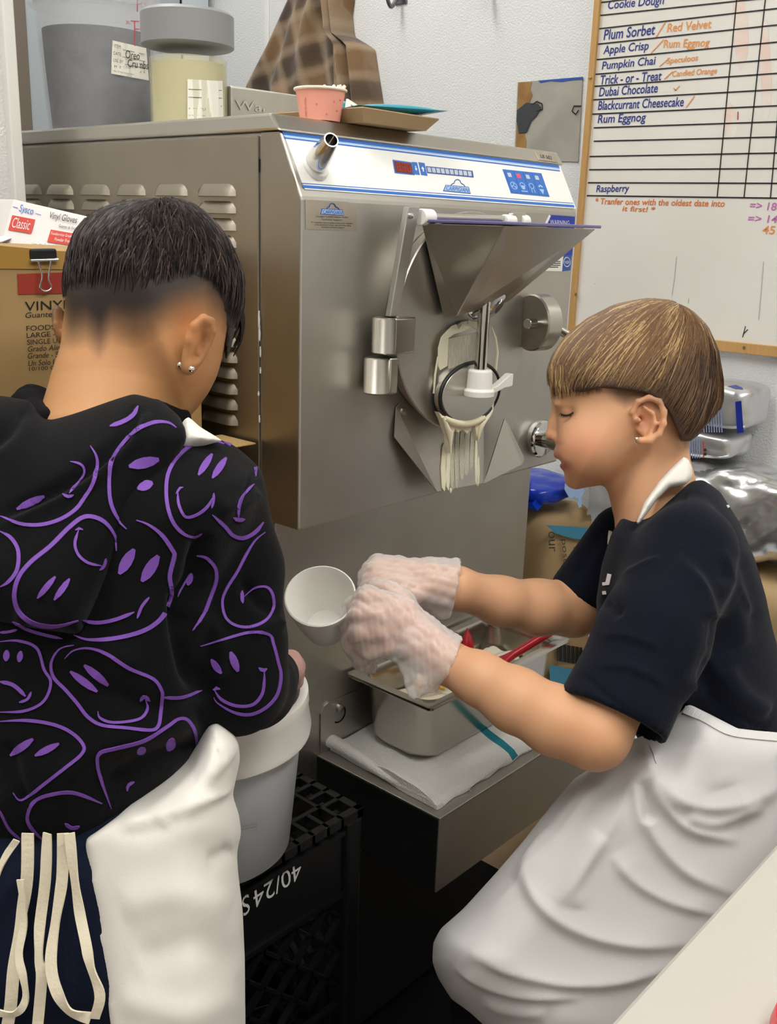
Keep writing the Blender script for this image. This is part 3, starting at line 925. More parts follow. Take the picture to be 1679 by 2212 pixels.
tub_d = 1.5
tc = at(213, 160, tub_d)
tc[2] = ZC
rt0, rt1, th_ = 108 * tub_d / F, 128 * tub_d / F, .205
tub = thing('food_storage_tub', tc, 'clear round tub of dark cookie crumbs with red volume marks on the freezer', 'food container')
MB().lathe([(0, 0), (rt0 - .004, 0), (rt0, .004), (rt1, th_), (rt1 - .0025, th_), (rt0 - .0025, .004), (0, .004)], tc, n=56).build('tub_wall', 'tub_clear', tub, smooth=40)
MB().lathe([(rt1 - .0005, th_ - .026), (rt1 + .006, th_ - .026), (rt1 + .007, th_ - .02), (rt1 + .004, th_ - .004), (rt1 + .003, th_), (rt1 - .0005, th_)], tc, n=56).build('tub_rim', 'tub_clear', tub, smooth=40)
rf = lambda z: rt0 + (rt1 - rt0) * z / th_
hc = .148
pr = [(0, .006), (rf(.006) - .006, .006), (rf(.1) - .006, .1), (rf(hc) - .007, hc)] + [(r, hc + .004 * math.sin(r * 150)) for r in np.linspace(rf(hc) - .01, 0, 8)]
MB().lathe(pr, tc, n=56).build('cookie_crumbs', 'crumbs', tub, smooth=60)
cf = on_cone(tc, rf)
m = MB()
for s in ([(291, 45), (291, 100)], [(283, 45), (300, 46)], [(291, 62), (300, 63)], [(297, -10), (297, 25)], [(297, 8), (305, 9)]):
    m.tube([cf(*s[0]), cf(*s[1])], .0008, 5)
m.text('3L', cf(272, 52), cf(282, 53), cf(272, 44), .0003)
m.text('3 qt', cf(301, 66), cf(313, 68), cf(301, 57), .0003)
m.text('4 qt', cf(303, 13), cf(317, 14), cf(303, 2), .0003)
m.build('volume_marks', 'tub_red_print', tub)
LT = quad([(243, 87), (316, 104), (322, 174), (240, 159)])
m = MB()
G = [[cf(*LT(u, v)) for v in (0, .5, 1)] for u in np.linspace(0, 1, 9)]
vdir = CAM - cf(280, 130)
vdir /= np.linalg.norm(vdir)
for a, b in zip(G[:-1], G[1:]):
    for j in range(2):
        m.prism([a[j], a[j + 1], b[j + 1], b[j]], vdir * .0004)
lab = m.build('date_label', 'label_white', tub)
lab['_o'] = tub['_o']
m = MB()
T = lambda u, v: cf(*LT(u, v)) + vdir * .0042
for txt, u0, u1, v, h in (('ITEM:', .06, .26, .2, .1), ('DATE:', .05, .27, .42, .1), ('USE BY:', .05, .33, .63, .1), ('M  T  W  TH  F  S  S', .08, .9, .8, .07), ('day of the week label', .06, .6, .93, .05)):
    m.text(txt, T(u0, v), T(u1, v + .0), T(u0, v - h), .0002)
for a, b, v in ((.3, .95, .2), (.3, .95, .42), (.36, .95, .63)):
    m.prism([T(a, v), T(b, v), T(b, v + .012), T(a, v + .012)], vdir * .0002)
m.text('Oreo', T(.38, .45), T(.78, .42), T(.38, .2), .0003, 0, .1)
m.text('Crumbs', T(.44, .7), T(1.0, .66), T(.44, .46), .0003, 0, .1)
m.build('label_writing', 'print_black', lab)

jd = 1.34
jc = at(408, 190, jd)
jc[2] = ZC
jr, jl = 82 * jd / F, 98 * jd / F
jh = .092
jar = thing('storage_jar', jc, 'clear jar of pale yellow powder with thick grey lid on the freezer', 'jar')
MB().lathe([(0, 0), (jr - .003, 0), (jr, .003), (jr, jh), (jr - .002, jh), (jr - .002, .003), (0, .003)], jc, n=48).build('jar_wall', 'jar_clear', jar, smooth=40)
MB().lathe([(0, .004), (jr - .0035, .004), (jr - .0035, jh - .006), (0, jh - .004)], jc, n=48).build('yellow_powder', 'cream_powder', jar, smooth=40)
zl_ = at(400, 105, jd)[2] - ZC
zt_ = at(400, 36, jd)[2] - ZC
MB().lathe([(0, zl_ - .002), (jl - .003, zl_ - .002), (jl, zl_), (jl, zt_ - .004), (jl - .004, zt_), (0, zt_)], jc, n=56).build('jar_lid', 'lid_grey', jar, smooth=40)
jf = on_cone(jc, lambda z: jr)
LQ = quad([(405, 171), (481, 175), (483, 262), (405, 262)])
m = MB()
G = [[jf(*LQ(u, v)) for v in (0, 1)] for u in np.linspace(0, 1, 9)]
vdir = CAM - jf(440, 210)
vdir /= np.linalg.norm(vdir)
for a, b in zip(G[:-1], G[1:]): m.prism([a[0], a[1], b[1], b[0]], vdir * .0004, 0)
T = lambda u, v: jf(*LQ(u, v)) + vdir * .0007
for v in (.23, .42, .62):
    for a, b in ((.03, .4), (.88, .97)): m.prism([T(a, v), T(b, v), T(b, v + .014), T(a, v + .014)], vdir * .0002, 1)
m.text('F  SA  SU', T(.04, .74), T(.5, .74), T(.04, .68), .0002, 1)
m.text('label co', T(.04, .88), T(.5, .88), T(.04, .84), .0002, 1)
m.build('blank_label', ['label_white', 'print_dark'], jar)

# steel appliance with embossed lettering behind
wa = thing('steel_appliance', (.30, .30, ZC), 'steel appliance housing with embossed lettering standing behind the grey lidded jar', 'appliance')
q0, q1 = oy(498, 184, .33), oy(640, 208, .33)
MB().prism([(q0[0], .33, ZC), (q1[0] + .03, .33, ZC), (q1[0] + .03, .30, q1[2] - .002), (q0[0], .33, q0[2])], (0, .16, 0)).build('housing', 'steel', wa, bevel=.003)
mm = MB()
f = lambda x, y: oy(x, y, .3292)
mm.text('Waring', f(508, 243), f(622, 254), f(508, 216), .001, 0)
mm.build('embossed_name', 'steel_polished', wa)
# dark appliance base between the tub and the jar
tag(MB().box(oy(316, 262, .64) * np.array([1, 1, 0]) + np.array([0, 0, ZC]), oy(338, 150, .64) + np.array([.02, .05, 0])).build('appliance_plug', 'black_panel', bevel=.003), 'black plug block between the crumb tub and the jar', 'plug')

# pink paper cup with white sticks
cc = np.array([.085, .075, ZC])
cdp = project(cc + np.array([0, 0, .02]))[2]
ct = oy(692, 198, cc[1])[2] - ZC
cr0, cr1 = 43 * cdp / F, 54 * cdp / F
cc[:2] = at(692, 235, cdp)[:2]
pc = thing('paper_cup', cc, 'pink paper ice cream cup holding white sticks on the freezer front', 'cup')
MB().lathe([(0, 0), (cr0, 0), (cr1, ct), (cr1 - .001, ct), (cr0 - .001, .002), (0, .002)], cc, n=44).build('cup_wall', 'pink_paper', pc, smooth=40)
MB().tube([cc + np.array([(cr1 + .0006) * math.cos(t), (cr1 + .0006) * math.sin(t), ct]) for t in (2 * math.pi * i / 44 for i in range(44))], .0016, 8, closed=True).build('cup_lip', 'paper_cream', pc, smooth=60)
pf = on_cone(cc, lambda z: cr0 + (cr1 - cr0) * z / ct)
vd = CAM - cc
vd /= np.linalg.norm(vd)
for x, y in ((661, 213), (707, 214), (722, 220), (684, 225), (728, 240), (706, 247), (690, 210), (735, 217)):
    MB().lathe([(0, 0), (.0011, 0), (.0011, .0003), (0, .0003)], pf(x, y), vd, 10).build('cup_dot', 'pink_print', pc)
m = MB()
m.text('sweet ice cream', pf(664, 252), pf(662, 214), pf(658, 252), .0003)
m.build('cup_print', 'pink_print', pc)
for i in range(9):
    a = 2.4 * i
    b0 = cc + np.array([.012 * math.cos(a), .012 * math.sin(a), .004])
    e0 = at(712 + 30 * math.sin(i * 1.7) + (8 if i > 5 else -4), 188 + 7 * math.cos(i * 2.1), cdp + .004 * math.cos(a))
    s = MB()
    t = e0 - b0
    w = np.array([math.cos(a), math.sin(a), 0])
    s.tube([b0, b0 + t * .95, e0], [.0022, .0022, .0016], 8)
    tag(s.build('stick', 'paper_cream', smooth=50), 'white paper stick standing in the pink paper cup', 'stick', 'white sticks in the pink cup')

# kraft tray with packets
tr_ = thing('paper_tray', (.19, .09, ZC), 'brown kraft paper tray lying on the freezer front edge', 'tray')
tb = [(.115, .02), (.225, .02), (.225, .16), (.115, .16)]
m = MB()
zt1 = .014
o4 = [np.array([.105, .012, ZC + zt1]), np.array([.240, .012, ZC + zt1]), np.array([.240, .17, ZC + zt1]), np.array([.105, .17, ZC + zt1])]
i4 = [np.array([x, y, ZC]) for x, y in tb]
up = np.array([0, 0, .0012])
m.rings([i4, o4, [p + np.array([0, 0, .0012]) for p in sh(o4, .01)], [p + up for p in sh(i4, .01)]], False, True)
m.prism(i4, up)
m.build('tray_body', 'kraft_paper', tr_)


def packet(name, cpos, ex, ey, ez, mt, label, cat, print_fn=None):
    """a pillow-shaped packet with flat sealed ends"""
    N = 12
    rs = []
    for i in range(N + 1):
        u = i / N
        hgt = max(.06, math.sin(math.pi * min(1, max(0, (u - .06) / .88))) ** .55)
        row = []
        for k in range(16):
            a = 2 * math.pi * k / 16
            cx_, sy_ = math.cos(a), math.sin(a)
            row.append(np.array(cpos) + np.array(ex) * (u - .5) + np.array(ey) * .5 * np.sign(cx_) * abs(cx_) ** .6 + np.array(ez) * .5 * hgt * np.sign(sy_) * abs(sy_) ** .9)
        rs.append(row)
    mb = MB().rings(rs, True)
    o = mb.build(name, mt, smooth=60)
    return tag(o, label, cat)


p1 = packet('snack_packet', (.168, .105, ZC + .020), (.065, -.03, -.010), (.03, .05, .0), (0, .004, .022), 'teal_bag', 'teal and white packet lying behind the pink cup in the tray', 'packet')
as_parent(p1)
m = MB()
a0 = oy(745, 232, .10)
vw = np.array([-.6, -.75, .2])
m.prism([at(748, 214, 1.19), at(752, 214, 1.19), at(792, 240, 1.19), at(775, 243, 1.19), at(744, 243, 1.19)], vw * .001)
m.build('white_print', 'label_white', p1)
m = MB()
for k in range(7): m.prism([at(758 + 3.4 * k, 226 + 1.6 * k, 1.188), at(760 + 3.4 * k, 227 + 1.6 * k, 1.188), at(764 + 3.4 * k, 239 + .5 * k, 1.188), at(762 + 3.4 * k, 239 + .5 * k, 1.188)], vw * .0008)
m.build('barcode', 'print_black', p1)
p2 = packet('snack_packet', (.20, .06, ZC + .022), (.12, -.035, .004), (.03, .08, .0), (0, .003, .012), 'teal_bag', 'flat teal packet sticking out over the right end of the tray', 'packet')
as_parent(p2)
# dark glasses lying on the packets
gl = thing('safety_glasses', (.19, .10, ZC + .032), 'grey framed glasses with dark lenses lying on the packets', 'glasses')
gd = lambda x, y: at(x, y, 1.275)
m = MB()
m.tube(smoothpath([gd(815, 247), gd(835, 243), gd(860, 241), (gd(885, 241)), gd(908, 247), gd(904, 252)], 4), .0018, 8)
m.tube(smoothpath([gd(815, 247), at(840, 250, 1.24), at(880, 251, 1.22)], 4), .0014, 8)
m.build('glasses_frame', 'lid_grey', gl, smooth=60)
for a in ((845, 872), (878, 902)):
    m = MB()
    m.prism([gd(a[0], 242.5), gd(a[1], 241.5), gd(a[1] + 1, 247), gd(a[0] + 3, 248.5)], (.0, .002, .0))
    m.build('lens', 'dark_lens', gl)
# ------------------------------------------------------------------ tray shelf: towel, pan, spatula
def towel_sheet(px0, px1, py0, py1, zf, nx=56, ny=40, th=.004):
    return None


XT0, XT1, YT0, YT1 = .098, .40, -.158, .036
NX, NY = 70, 46
top, bot = [], []
tp = lambda x, y: oz(x, y, ZS + .008)
cor = quad([tp(795, 1560), tp(1180, 1520), tp(946, 1742), tp(712, 1612)])
cor = quad([tp(705, 1606), tp(1010, 1440), tp(1178, 1590), tp(944, 1738)])
# towel plan: corner left, far, right, near
vs, fs = [], []
for i in range(NX + 1):
    for j in range(NY + 1):
        u, v = i / NX, j / NY
        P = cor(u, v).copy()
        e = min(v, 1 - v, u, 1 - u)
        wob = .0016 * math.sin(u * 31 + 3 * math.sin(v * 5)) * math.exp(-e * 18)
        P += np.array([wob, wob, 0])
        fold = .011 * math.exp(-(u / .05) ** 2) if v < .97 else 0
        z = ZS + .0085 + fold * (.6 + .4 * math.cos(v * 9)) + .0016 * math.sin(u * 17 + v * 8) * math.sin(v * 13 - 2) + .0025 * math.exp(-((u - .55) ** 2 + (v - .86) ** 2) / .004)
        z -= .006 * max(0, 1 - e * 30) * (0 if u < .05 else 1)
        vs.append((P[0], min(P[1], .041), max(z, ZS + .003)))
nv = len(vs)
idx = lambda i, j: i * (NY + 1) + j
fs = [(idx(i, j), idx(i + 1, j), idx(i + 1, j + 1), idx(i, j + 1)) for i in range(NX) for j in range(NY)]
vs2 = [(x, y, ZS + .0006) for x, y, z in vs]
fb = [(nv + a, nv + d, nv + c, nv + b) for a, b, c, d in fs]
edge = [idx(i, 0) for i in range(NX + 1)] + [idx(NX, j) for j in range(1, NY + 1)] + [idx(i, NY) for i in range(NX - 1, -1, -1)] + [idx(0, j) for j in range(NY - 1, 0, -1)]
fe = [(edge[k], edge[(k + 1) % len(edge)], nv + edge[(k + 1) % len(edge)], nv + edge[k]) for k in range(len(edge))]
mt_ = []
for i in range(NX):
    for j in range(NY):
        mt_.append(1 if .66 < i / NX < .715 and True and j / NY > .12 else 0)
m = MB()
m.add(vs + vs2, fs + fb + fe)
m.m = mt_ + [0] * (len(fb) + len(fe))
tw = m.build('bar_towel', ['towel', 'towel_teal'], smooth=60)
as_parent(tag(tw, 'white terry towel with teal stripe folded under the steel pan', 'towel'))
# second layer edge of the fold, and a loose thread
f0, f1 = cor(0, .02), cor(0, .97)
m = MB()
path = [cor(.012, v) * np.array([1, 1, 0]) + np.array([0, 0, ZS + .0125 - .006 * v + .002 * math.sin(v * 8)]) for v in np.linspace(.0, .95, 24)]
m.tube(path, list(np.linspace(.011, .004, 24)), 10, flat=.8)
m.build('folded_edge', 'towel', tw, smooth=60)
m = MB()
e = cor(.62, .995)
m.tube([e * np.array([1, 1, 0]) + np.array([0, 0, ZS + .006]), oz(1012, 1703, ZS + .004), oz(1018, 1710, ZS + .002)], .0007, 5)
m.build('loose_thread', 'towel', tw)

# steam-table pan
ZR = .702
px0, px1, py0, py1 = .128, .452, -.108, .040
zb_ = ZS + .011


def rrect(x0, x1, y0, y1, r, z, n=8):
    out = []
    for cx_, cy_, a in ((x1 - r, y1 - r, 0), (x0 + r, y1 - r, 90), (x0 + r, y0 + r, 180), (x1 - r, y0 + r, 270)):
        for i in range(n + 1):
            t = math.radians(a + 90 * i / n)
            out.append(np.array([cx_ + r * math.cos(t), cy_ + r * math.sin(t), z]))
    return out


sp_ = thing('steam_table_pan', ((px0 + px1) / 2, (py0 + py1) / 2, zb_), 'rectangular stainless steel pan of white ice cream on the folded towel', 'pan')
def R_(ins, r, z): return rrect(px0 + ins, px1 - ins, py0 + ins, py1 - ins, r, z)
m = MB()
m.rings([R_(0, .006, ZR - .004), R_(-.0005, .006, ZR - .0005), R_(.001, .006, ZR), R_(.012, .024, ZR - .0005), R_(.0138, .026, ZR - .004), R_(.0155, .026, ZR - .016), R_(.0195, .03, zb_ + .014), R_(.027, .03, zb_ + .002), R_(.06, .01, zb_ + .0016),
         ], False)
m.rings([R_(0, .006, ZR - .004), R_(.0005, .006, ZR - .0055), R_(.0118, .024, ZR - .006), R_(.0130, .026, ZR - .014), R_(.0150, .026, ZR - .0165), R_(.018, .03, zb_ + .012), R_(.026, .03, zb_), R_(.06, .01, zb_)], False)
m.prism(R_(.06, .01, zb_), (0, 0, .0016))
m.build('pan_shell', 'steel_pan', sp_, smooth=50)
# ice cream in the pan
vs, fs = [], []
NX, NY = 60, 34
for i in range(NX + 1):
    for j in range(NY + 1):
        u, v = i / NX, j / NY
        a_, b_ = 2 * u - 1, 2 * v - 1
        k_r = max(abs(a_), abs(b_)) / ((a_ ** 6 + b_ ** 6) ** (1 / 6) + 1e-9)
        x, y = (px0 + px1) / 2 + a_ * k_r * ((px1 - px0) / 2 - .0235), (py0 + py1) / 2 + b_ * k_r * ((py1 - py0) / 2 - .0235)
        z = ZR - .045 + .006 * math.sin(u * 9 + 1) * math.sin(v * 6) + .004 * math.sin(u * 23 + v * 17) + .010 * math.exp(-((u - .68) ** 2 + (v - .45) ** 2) / .03) + .006 * math.exp(-((u - .22) ** 2 + (v - .35) ** 2) / .02)
        vs.append((x, y, z))
idx = lambda i, j: i * (NY + 1) + j
fs = [(idx(i, j), idx(i + 1, j), idx(i + 1, j + 1), idx(i, j + 1)) for i in range(NX) for j in range(NY)]
nv = len(vs)
xm_, ym_ = (px0 + px1) / 2, (py0 + py1) / 2
vs += [(xm_ + (x - xm_) * .96, ym_ + (y - ym_) * .96, ZR - .07) for x, y, z in vs]
edge = [idx(i, 0) for i in range(NX + 1)] + [idx(NX, j) for j in range(1, NY + 1)] + [idx(i, NY) for i in range(NX - 1, -1, -1)] + [idx(0, j) for j in range(NY - 1, 0, -1)]
fs += [(edge[k], edge[(k + 1) % len(edge)], nv + edge[(k + 1) % len(edge)], nv + edge[k]) for k in range(len(edge))]
tag(MB().add(vs, fs).build('ice_cream', 'pan_cream', smooth=60), 'white ice cream filling the steel pan', 'ice cream')
icz = lambda x, y, k=0: oz(x, y, ZR - .040 + k)
for i in range(16):
    x, y = 905 + 70 * random.random(), 1470 + 34 * random.random()
    p = icz(x, y, .006)
    a = random.random() * 3
    c = MB().obox(p, (.012 * math.cos(a), .012 * math.sin(a), .003), (-.007 * math.sin(a), .007 * math.cos(a), .002), (0, -.001, .004))
    tag(c.build('caramel_piece', 'caramel', bevel=.001), 'golden candied piece lying on the ice cream at the near end of the pan', 'candy piece', 'candied pieces on the ice cream')
# red spatula
sd = thing('spatula', icz(1080, 1425), 'red silicone spatula standing in the ice cream against the pan end', 'spatula')
s0, s1 = icz(1086, 1428, .008), oz(1176, 1374, ZR + .006)
t = (s1 - s0) / np.linalg.norm(s1 - s0)
w = np.cross(t, [0, 0, 1.0])
w /= np.linalg.norm(w)
n_ = np.cross(w, t)
m = MB()
secs = [(-.045, .021, .002), (-.03, .024, .003), (-.008, .020, .005), (.006, .010, .006), (.02, .0065, .006), (.06, .006, .006), (.12, .0055, .0055), (.135, .005, .005)]
m.rings([[s0 + t * k + w * a * math.cos(q_) + n_ * b * math.sin(q_) for q_ in (2 * math.pi * i / 16 for i in range(16))] for k, a, b in secs])
m.build('spatula_blade', 'red_silicone', sd, smooth=50)
rb_ = MB()
s2 = icz(1012, 1412, .01)
rb_.rings([[s2 + np.array([.004, .006, .02]) * k + np.array([.012 * r * math.cos(q_), .009 * r * math.sin(q_), .004 * math.sin(q_ * 2)]) for q_ in (2 * math.pi * i / 12 for i in range(12))] for k, r in ((0, .3), (.3, .9), (.8, 1), (1.3, .7), (1.6, .2))])
tag(rb_.build('scoop_lid', 'red_silicone', smooth=60), 'small red piece lying on the ice cream behind the gloved hand', 'red piece')

# ------------------------------------------------------------------ crates and bucket
CX1, CY0, CTOP, CH, CW, CDp = -.022, -.136, .643, .3145, .335, .335
CX0 = CX1 - CW
CY1 = CY0 + CDp


def crate(name, ztop, inverted, label):
    t = thing(name, ((CX0 + CX1) / 2, (CY0 + CY1) / 2, ztop - CH), label, 'crate', 'stacked milk crates')
    zb2 = ztop - CH
    m = MB()
    # four corner posts
    for x, y in ((CX0, CY0), (CX1 - .026, CY0), (CX0, CY1 - .026), (CX1 - .026, CY1 - .026)):
        m = MB().box((x, y, zb2), (x + .026, y + .026, ztop - .01))
        m.build('corner_post', 'crate_black', t, bevel=.005)
    # walls: solid band, lattice, ribs
    ins = .007
    for side in range(4):
        if side == 0: O, E, N = np.array([CX0, CY0 + ins, 0]), np.array([1, 0, 0.]), np.array([0, 1., 0])
        elif side == 1: O, E, N = np.array([CX1 - ins, CY0, 0]), np.array([0, 1., 0]), np.array([-1., 0, 0])
        elif side == 2: O, E, N = np.array([CX0, CY1 - ins, 0]), np.array([1., 0, 0]), np.array([0, -1., 0])
        else: O, E, N = np.array([CX0 + ins, CY0, 0]), np.array([0, 1., 0]), np.array([1., 0, 0])
        Lw = CW
        m = MB()
        U = np.array([0, 0, 1.0])
        P = lambda u, z: O + E * u + U * z
        def bar(u0, z0_, u1, z1_, w_=.0045, dp=.008, zoff=0.0):
            a, b = P(u0, z0_), P(u1, z1_)
            tt = (b - a) / np.linalg.norm(b - a)
            nn = np.cross(tt, N)
            m.obox(a - nn * w_ / 2 + N * zoff, b - a, nn * w_, N * dp)
        m.obox(P(.02, ztop - .105), E * (Lw - .04), U * .082, N * .004)      # band that carries the lettering
        for zz in (ztop - .024, ztop - .105, zb2 + .006):
            bar(.02, zz, Lw - .02, zz, .006, .012, -.004)
        bar(.02, zb2 + .052, Lw * .26, zb2 + .052, .005)
        bar(Lw * .74, zb2 + .052, Lw - .02, zb2 + .052, .005)
        bar(Lw * .26, zb2 + .052, Lw * .33, zb2 + .074, .005)
        bar(Lw * .74, zb2 + .052, Lw * .67, zb2 + .074, .005)
        bar(Lw * .33, zb2 + .074, Lw * .67, zb2 + .074, .005)
        z0_, z1_ = zb2 + .075, ztop - .108
        for k in range(-3, 9):
            for sgn in (1, -1):
                u0 = .02 + k * .048
                u1 = u0 + (z1_ - z0_)
                a, b, za, zb3 = u0, u1, z0_, z1_
                if a < .02: za += (.02 - a); a = .02
                if b > Lw - .02: zb3 -= (b - (Lw - .02)); b = Lw - .02
                if b - a < .01: continue
                if sgn == 1: bar(a, za, b, zb3, .0035)
                else: bar(Lw - a, za, Lw - b, zb3, .0035)
        for k in range(18):
            u = .025 + k * (Lw - .05) / 17
            if .33 < u / Lw < .67: continue
            bar(u, zb2 + .006, u, zb2 + .052, .003)
        # handle opening loop
        hp = [P(Lw / 2 + .052 * math.cos(q_) * (1 if abs(math.cos(q_)) < .99 else 1), zb2 + .036 + .022 * math.sin(q_)) + N * .002 for q_ in (2 * math.pi * i / 28 for i in range(28))]
        m.tube(hp, .0035, 8, closed=True)
        m.build('side_wall', 'crate_black', t)
    # top (the crate's base): rim of square holes and inner radial grid
    m = MB()
    zt2 = ztop
    def tb_(x0, y0, x1, y1, h_=.012, zz=0): m.box((x0, y0, zt2 - h_ - zz), (x1, y1, zt2 - zz))
    r0, r1_ = .010, .034
    tb_(CX0, CY0, CX1, CY0 + r0); tb_(CX0, CY1 - r0, CX1, CY1); tb_(CX0, CY0, CX0 + r0, CY1); tb_(CX1 - r0, CY0, CX1, CY1)
    tb_(CX0 + r1_, CY0 + r1_, CX1 - r1_, CY0 + r1_ + .006); tb_(CX0 + r1_, CY1 - r1_ - .006, CX1 - r1_, CY1 - r1_); tb_(CX0 + r1_, CY0 + r1_, CX0 + r1_ + .006, CY1 - r1_); tb_(CX1 - r1_ - .006, CY0 + r1_, CX1 - r1_, CY1 - r1_)
    for k in range(13):
        u = r1_ + (CW - 2 * r1_) * k / 12
        tb_(CX0 + u - .003, CY0, CX0 + u + .003, CY0 + r1_); tb_(CX0 + u - .003, CY1 - r1_, CX0 + u + .003, CY1)
        tb_(CX0, CY0 + u - .003, CX0 + r1_, CY0 + u + .003); tb_(CX1 - r1_, CY0 + u - .003, CX1, CY0 + u + .003)
    for k in range(1, 7):
        u = r1_ + (CW - 2 * r1_) * k / 7
        tb_(CX0 + u - .0018, CY0 + r1_, CX0 + u + .0018, CY1 - r1_, .006, .001); tb_(CX0 + r1_, CY0 + u - .0018, CX1 - r1_, CY0 + u + .0018, .006, .001)
    cxm, cym = (CX0 + CX1) / 2, (CY0 + CY1) / 2
    for rr in (.05, .09):
        m.tube([(cxm + rr * math.cos(q_), cym + rr * math.sin(q_), zt2 - .004) for q_ in (2 * math.pi * i / 40 for i in range(40))], .002, 6, closed=True)
    for k in range(8):
        a = math.pi * k / 4 + .39
        m.tube([(cxm + .05 * math.cos(a), cym + .05 * math.sin(a), zt2 - .004), (cxm + .15 * math.cos(a), cym + .15 * math.sin(a), zt2 - .004)], .0018, 6)
    m.build('base_grid', 'crate_black', t, bevel=.001)
    return t


c1 = crate('milk_crate', CTOP, True, 'upside down black milk crate with white numbers holding the white bucket')
m = MB()
fq = lambda x, y: oy(x, y, CY0 + .0065)
m.text('40/24', fq(648, 1859), fq(545, 1926), fq(652, 1894), .0006)
m.text('S-', fq(536, 1928), fq(508, 1952), fq(540, 1968), .0006)
m.build('stencilled_number', 'crate_print', c1)
c2 = crate('milk_crate', CTOP - CH - .001, True, 'lower black milk crate standing on the mat under the numbered crate')

bc = np.array([(oz(625, 1790, CTOP)[0]) - .098, -.004, CTOP])
bd = project(bc + np.array([0, 0, .1]))[2]
bxr = at(625, 1780, bd)
# choose the centre so that the right silhouette falls where the bucket's does
rb0, rb1, hb_ = .088, .1, .20
bcx = at(625 - rb0 * F / bd, 1780, bd)
bc[0], bc[1] = bcx[0], bcx[1]
bu = thing('bucket', bc, 'white plastic bucket with thick rim standing on the upside down milk crate', 'bucket')
hb_ = at(560, 1470, bd)[2] - CTOP + .01
MB().lathe([(0, 0), (rb0 - .004, 0), (rb0, .004), (rb1, hb_ - .045), (rb1 + .001, hb_ - .045), (rb1 + .004, hb_ - .01), (rb1 - .003, hb_ - .01), (rb0 - .003, .006), (0, .006)], bc, n=64).build('bucket_wall', 'bucket_plastic', bu, smooth=40)
MB().lathe([(rb1 + .001, hb_ - .048), (rb1 + .009, hb_ - .046), (rb1 + .010, hb_ - .040), (rb1 + .006, hb_ - .016), (rb1 + .0075, hb_ - .012), (rb1 + .0065, hb_ - .001), (rb1 + .003, hb_), (rb1 - .002, hb_ - .002), (rb1 - .003, hb_ - .04)], bc, n=64).build('bucket_rim', 'bucket_white', bu, smooth=40)
m = MB()
bf = on_cone(bc, lambda z: rb0 + (rb1 - rb0) * z / (hb_ - .045), .001)
for i, y in enumerate((0, 1)):
    m.text('FOR COMMERCIAL USE  KEEP OUT OF REACH', bf(520, 1602 + 5 * y), bf(632, 1572 + 5 * y), bf(520, 1598 + 5 * y), .0002)
for i in range(4): m.text('caution keep from children', bf(516, 1782 + 6 * i), bf(556, 1776 + 6 * i), bf(516, 1778 + 6 * i), .0002)
m.build('bucket_print', 'plate_grey', bu)
m = MB()
NN = 26
vs, fs = [], []
for i in range(NN + 1):
    for j in range(40):
        r = rb1 * .97 * i / NN
        a = 2 * math.pi * j / 40
        x, y = r * math.cos(a), r * math.sin(a)
        z = hb_ - .055 + .012 * math.sin(x * 70 + 1) * math.cos(y * 60) + .006 * math.sin(x * 150 + y * 120) - .01 * (i / NN) ** 2
        vs.append(bc + np.array([x, y, z]))
for i in range(NN):
    for j in range(40):
        fs.append((i * 40 + j, (i + 1) * 40 + j, (i + 1) * 40 + (j + 1) % 40, i * 40 + (j + 1) % 40))
tag(MB().add(vs, fs).build('pink_filling', 'pink_fill', smooth=60), 'pinkish bagged contents inside the white bucket', 'bucket contents')

# ------------------------------------------------------------------ boxes left of the freezer
YB = .13
bl_, br_ = oy(-20, 860, YB), oy(160, 545, YB)
zt3 = oy(60, 541, YB)[2]
bx1 = -.035
bx0 = bx1 - .42
bxo = thing('cardboard_box', ((bx0 + bx1) / 2, YB + .16, .86), 'large printed cardboard box of vinyl gloves with a binder clip on its edge', 'box')
MB().box((bx0, YB, .86), (bx1, YB + .30, zt3 - .004)).build('carton', 'cardboard', bxo, bevel=.003)
fb_ = lambda x, y: oy(x, y, YB - .0004)
MB().prism([oy(x, y, YB - .0003) for x, y in ((-30, 528), (160, 545), (160, 582), (-30, 580))], (0, -.0008, 0)).build('packing_tape', 'packing_tape', bxo)
MB().box((bx0, YB + .002, zt3 - .004), (bx1, YB + .30, zt3)).build('top_flap', 'cardboard', bxo, bevel=.001)
MB().prism([fb_(*p) for p in ((37, 592), (150, 588), (150, 634), (39, 636))], (0, -.0004, 0)).build('red_band', 'box_red', bxo)
m = MB()
for txt, x0, y0, x1, y1, h_, sh2 in (('VINYL', 54, 672, 152, 667, 20, 0), ('Guantes de vinilo', 55, 687, 190, 680, 12, .2), ('FOODSERVICE', 57, 715, 176, 708, 11, 0), ('LARGE - NON STERILE', 57.5, 730, 224, 720, 11, 0), ('SINGLE USE ONLY', 58.5, 745, 184, 737, 11, 0), ('Grado Alimenticio', 60, 760, 176, 753, 12, .2), ('Grande - Sin Esteril', 60, 775, 178, 768, 12, .2), ('Un Solo Uso - Puro', 61, 791, 178, 783, 12, .2), ('10/100 CT (1000)', 63, 804, 172, 797, 11, 0)):
    f = lambda x, y: oy(x, y, YB - .0005)
    m.text(txt, f(x0, y0), f(x1, y1), f(x0 - .5, y0 - h_), .0003, 0, sh2)
m.build('box_print', 'print_black', bxo)
bcl = thing('binder_clip', fb_(96, 560), 'black binder clip with wire handle clipped on the cardboard box edge', 'clip')
MB().prism([oy(x, y, YB - .003) for x, y in ((65, 538), (123, 537), (125, 560), (66, 563))], (0, .012, 0)).build('clip_body', 'black_panel', bcl, bevel=.002)
m = MB()
m.tube([oy(66, 563, YB - .004), oy(125, 561, YB - .004)], .0018, 8)
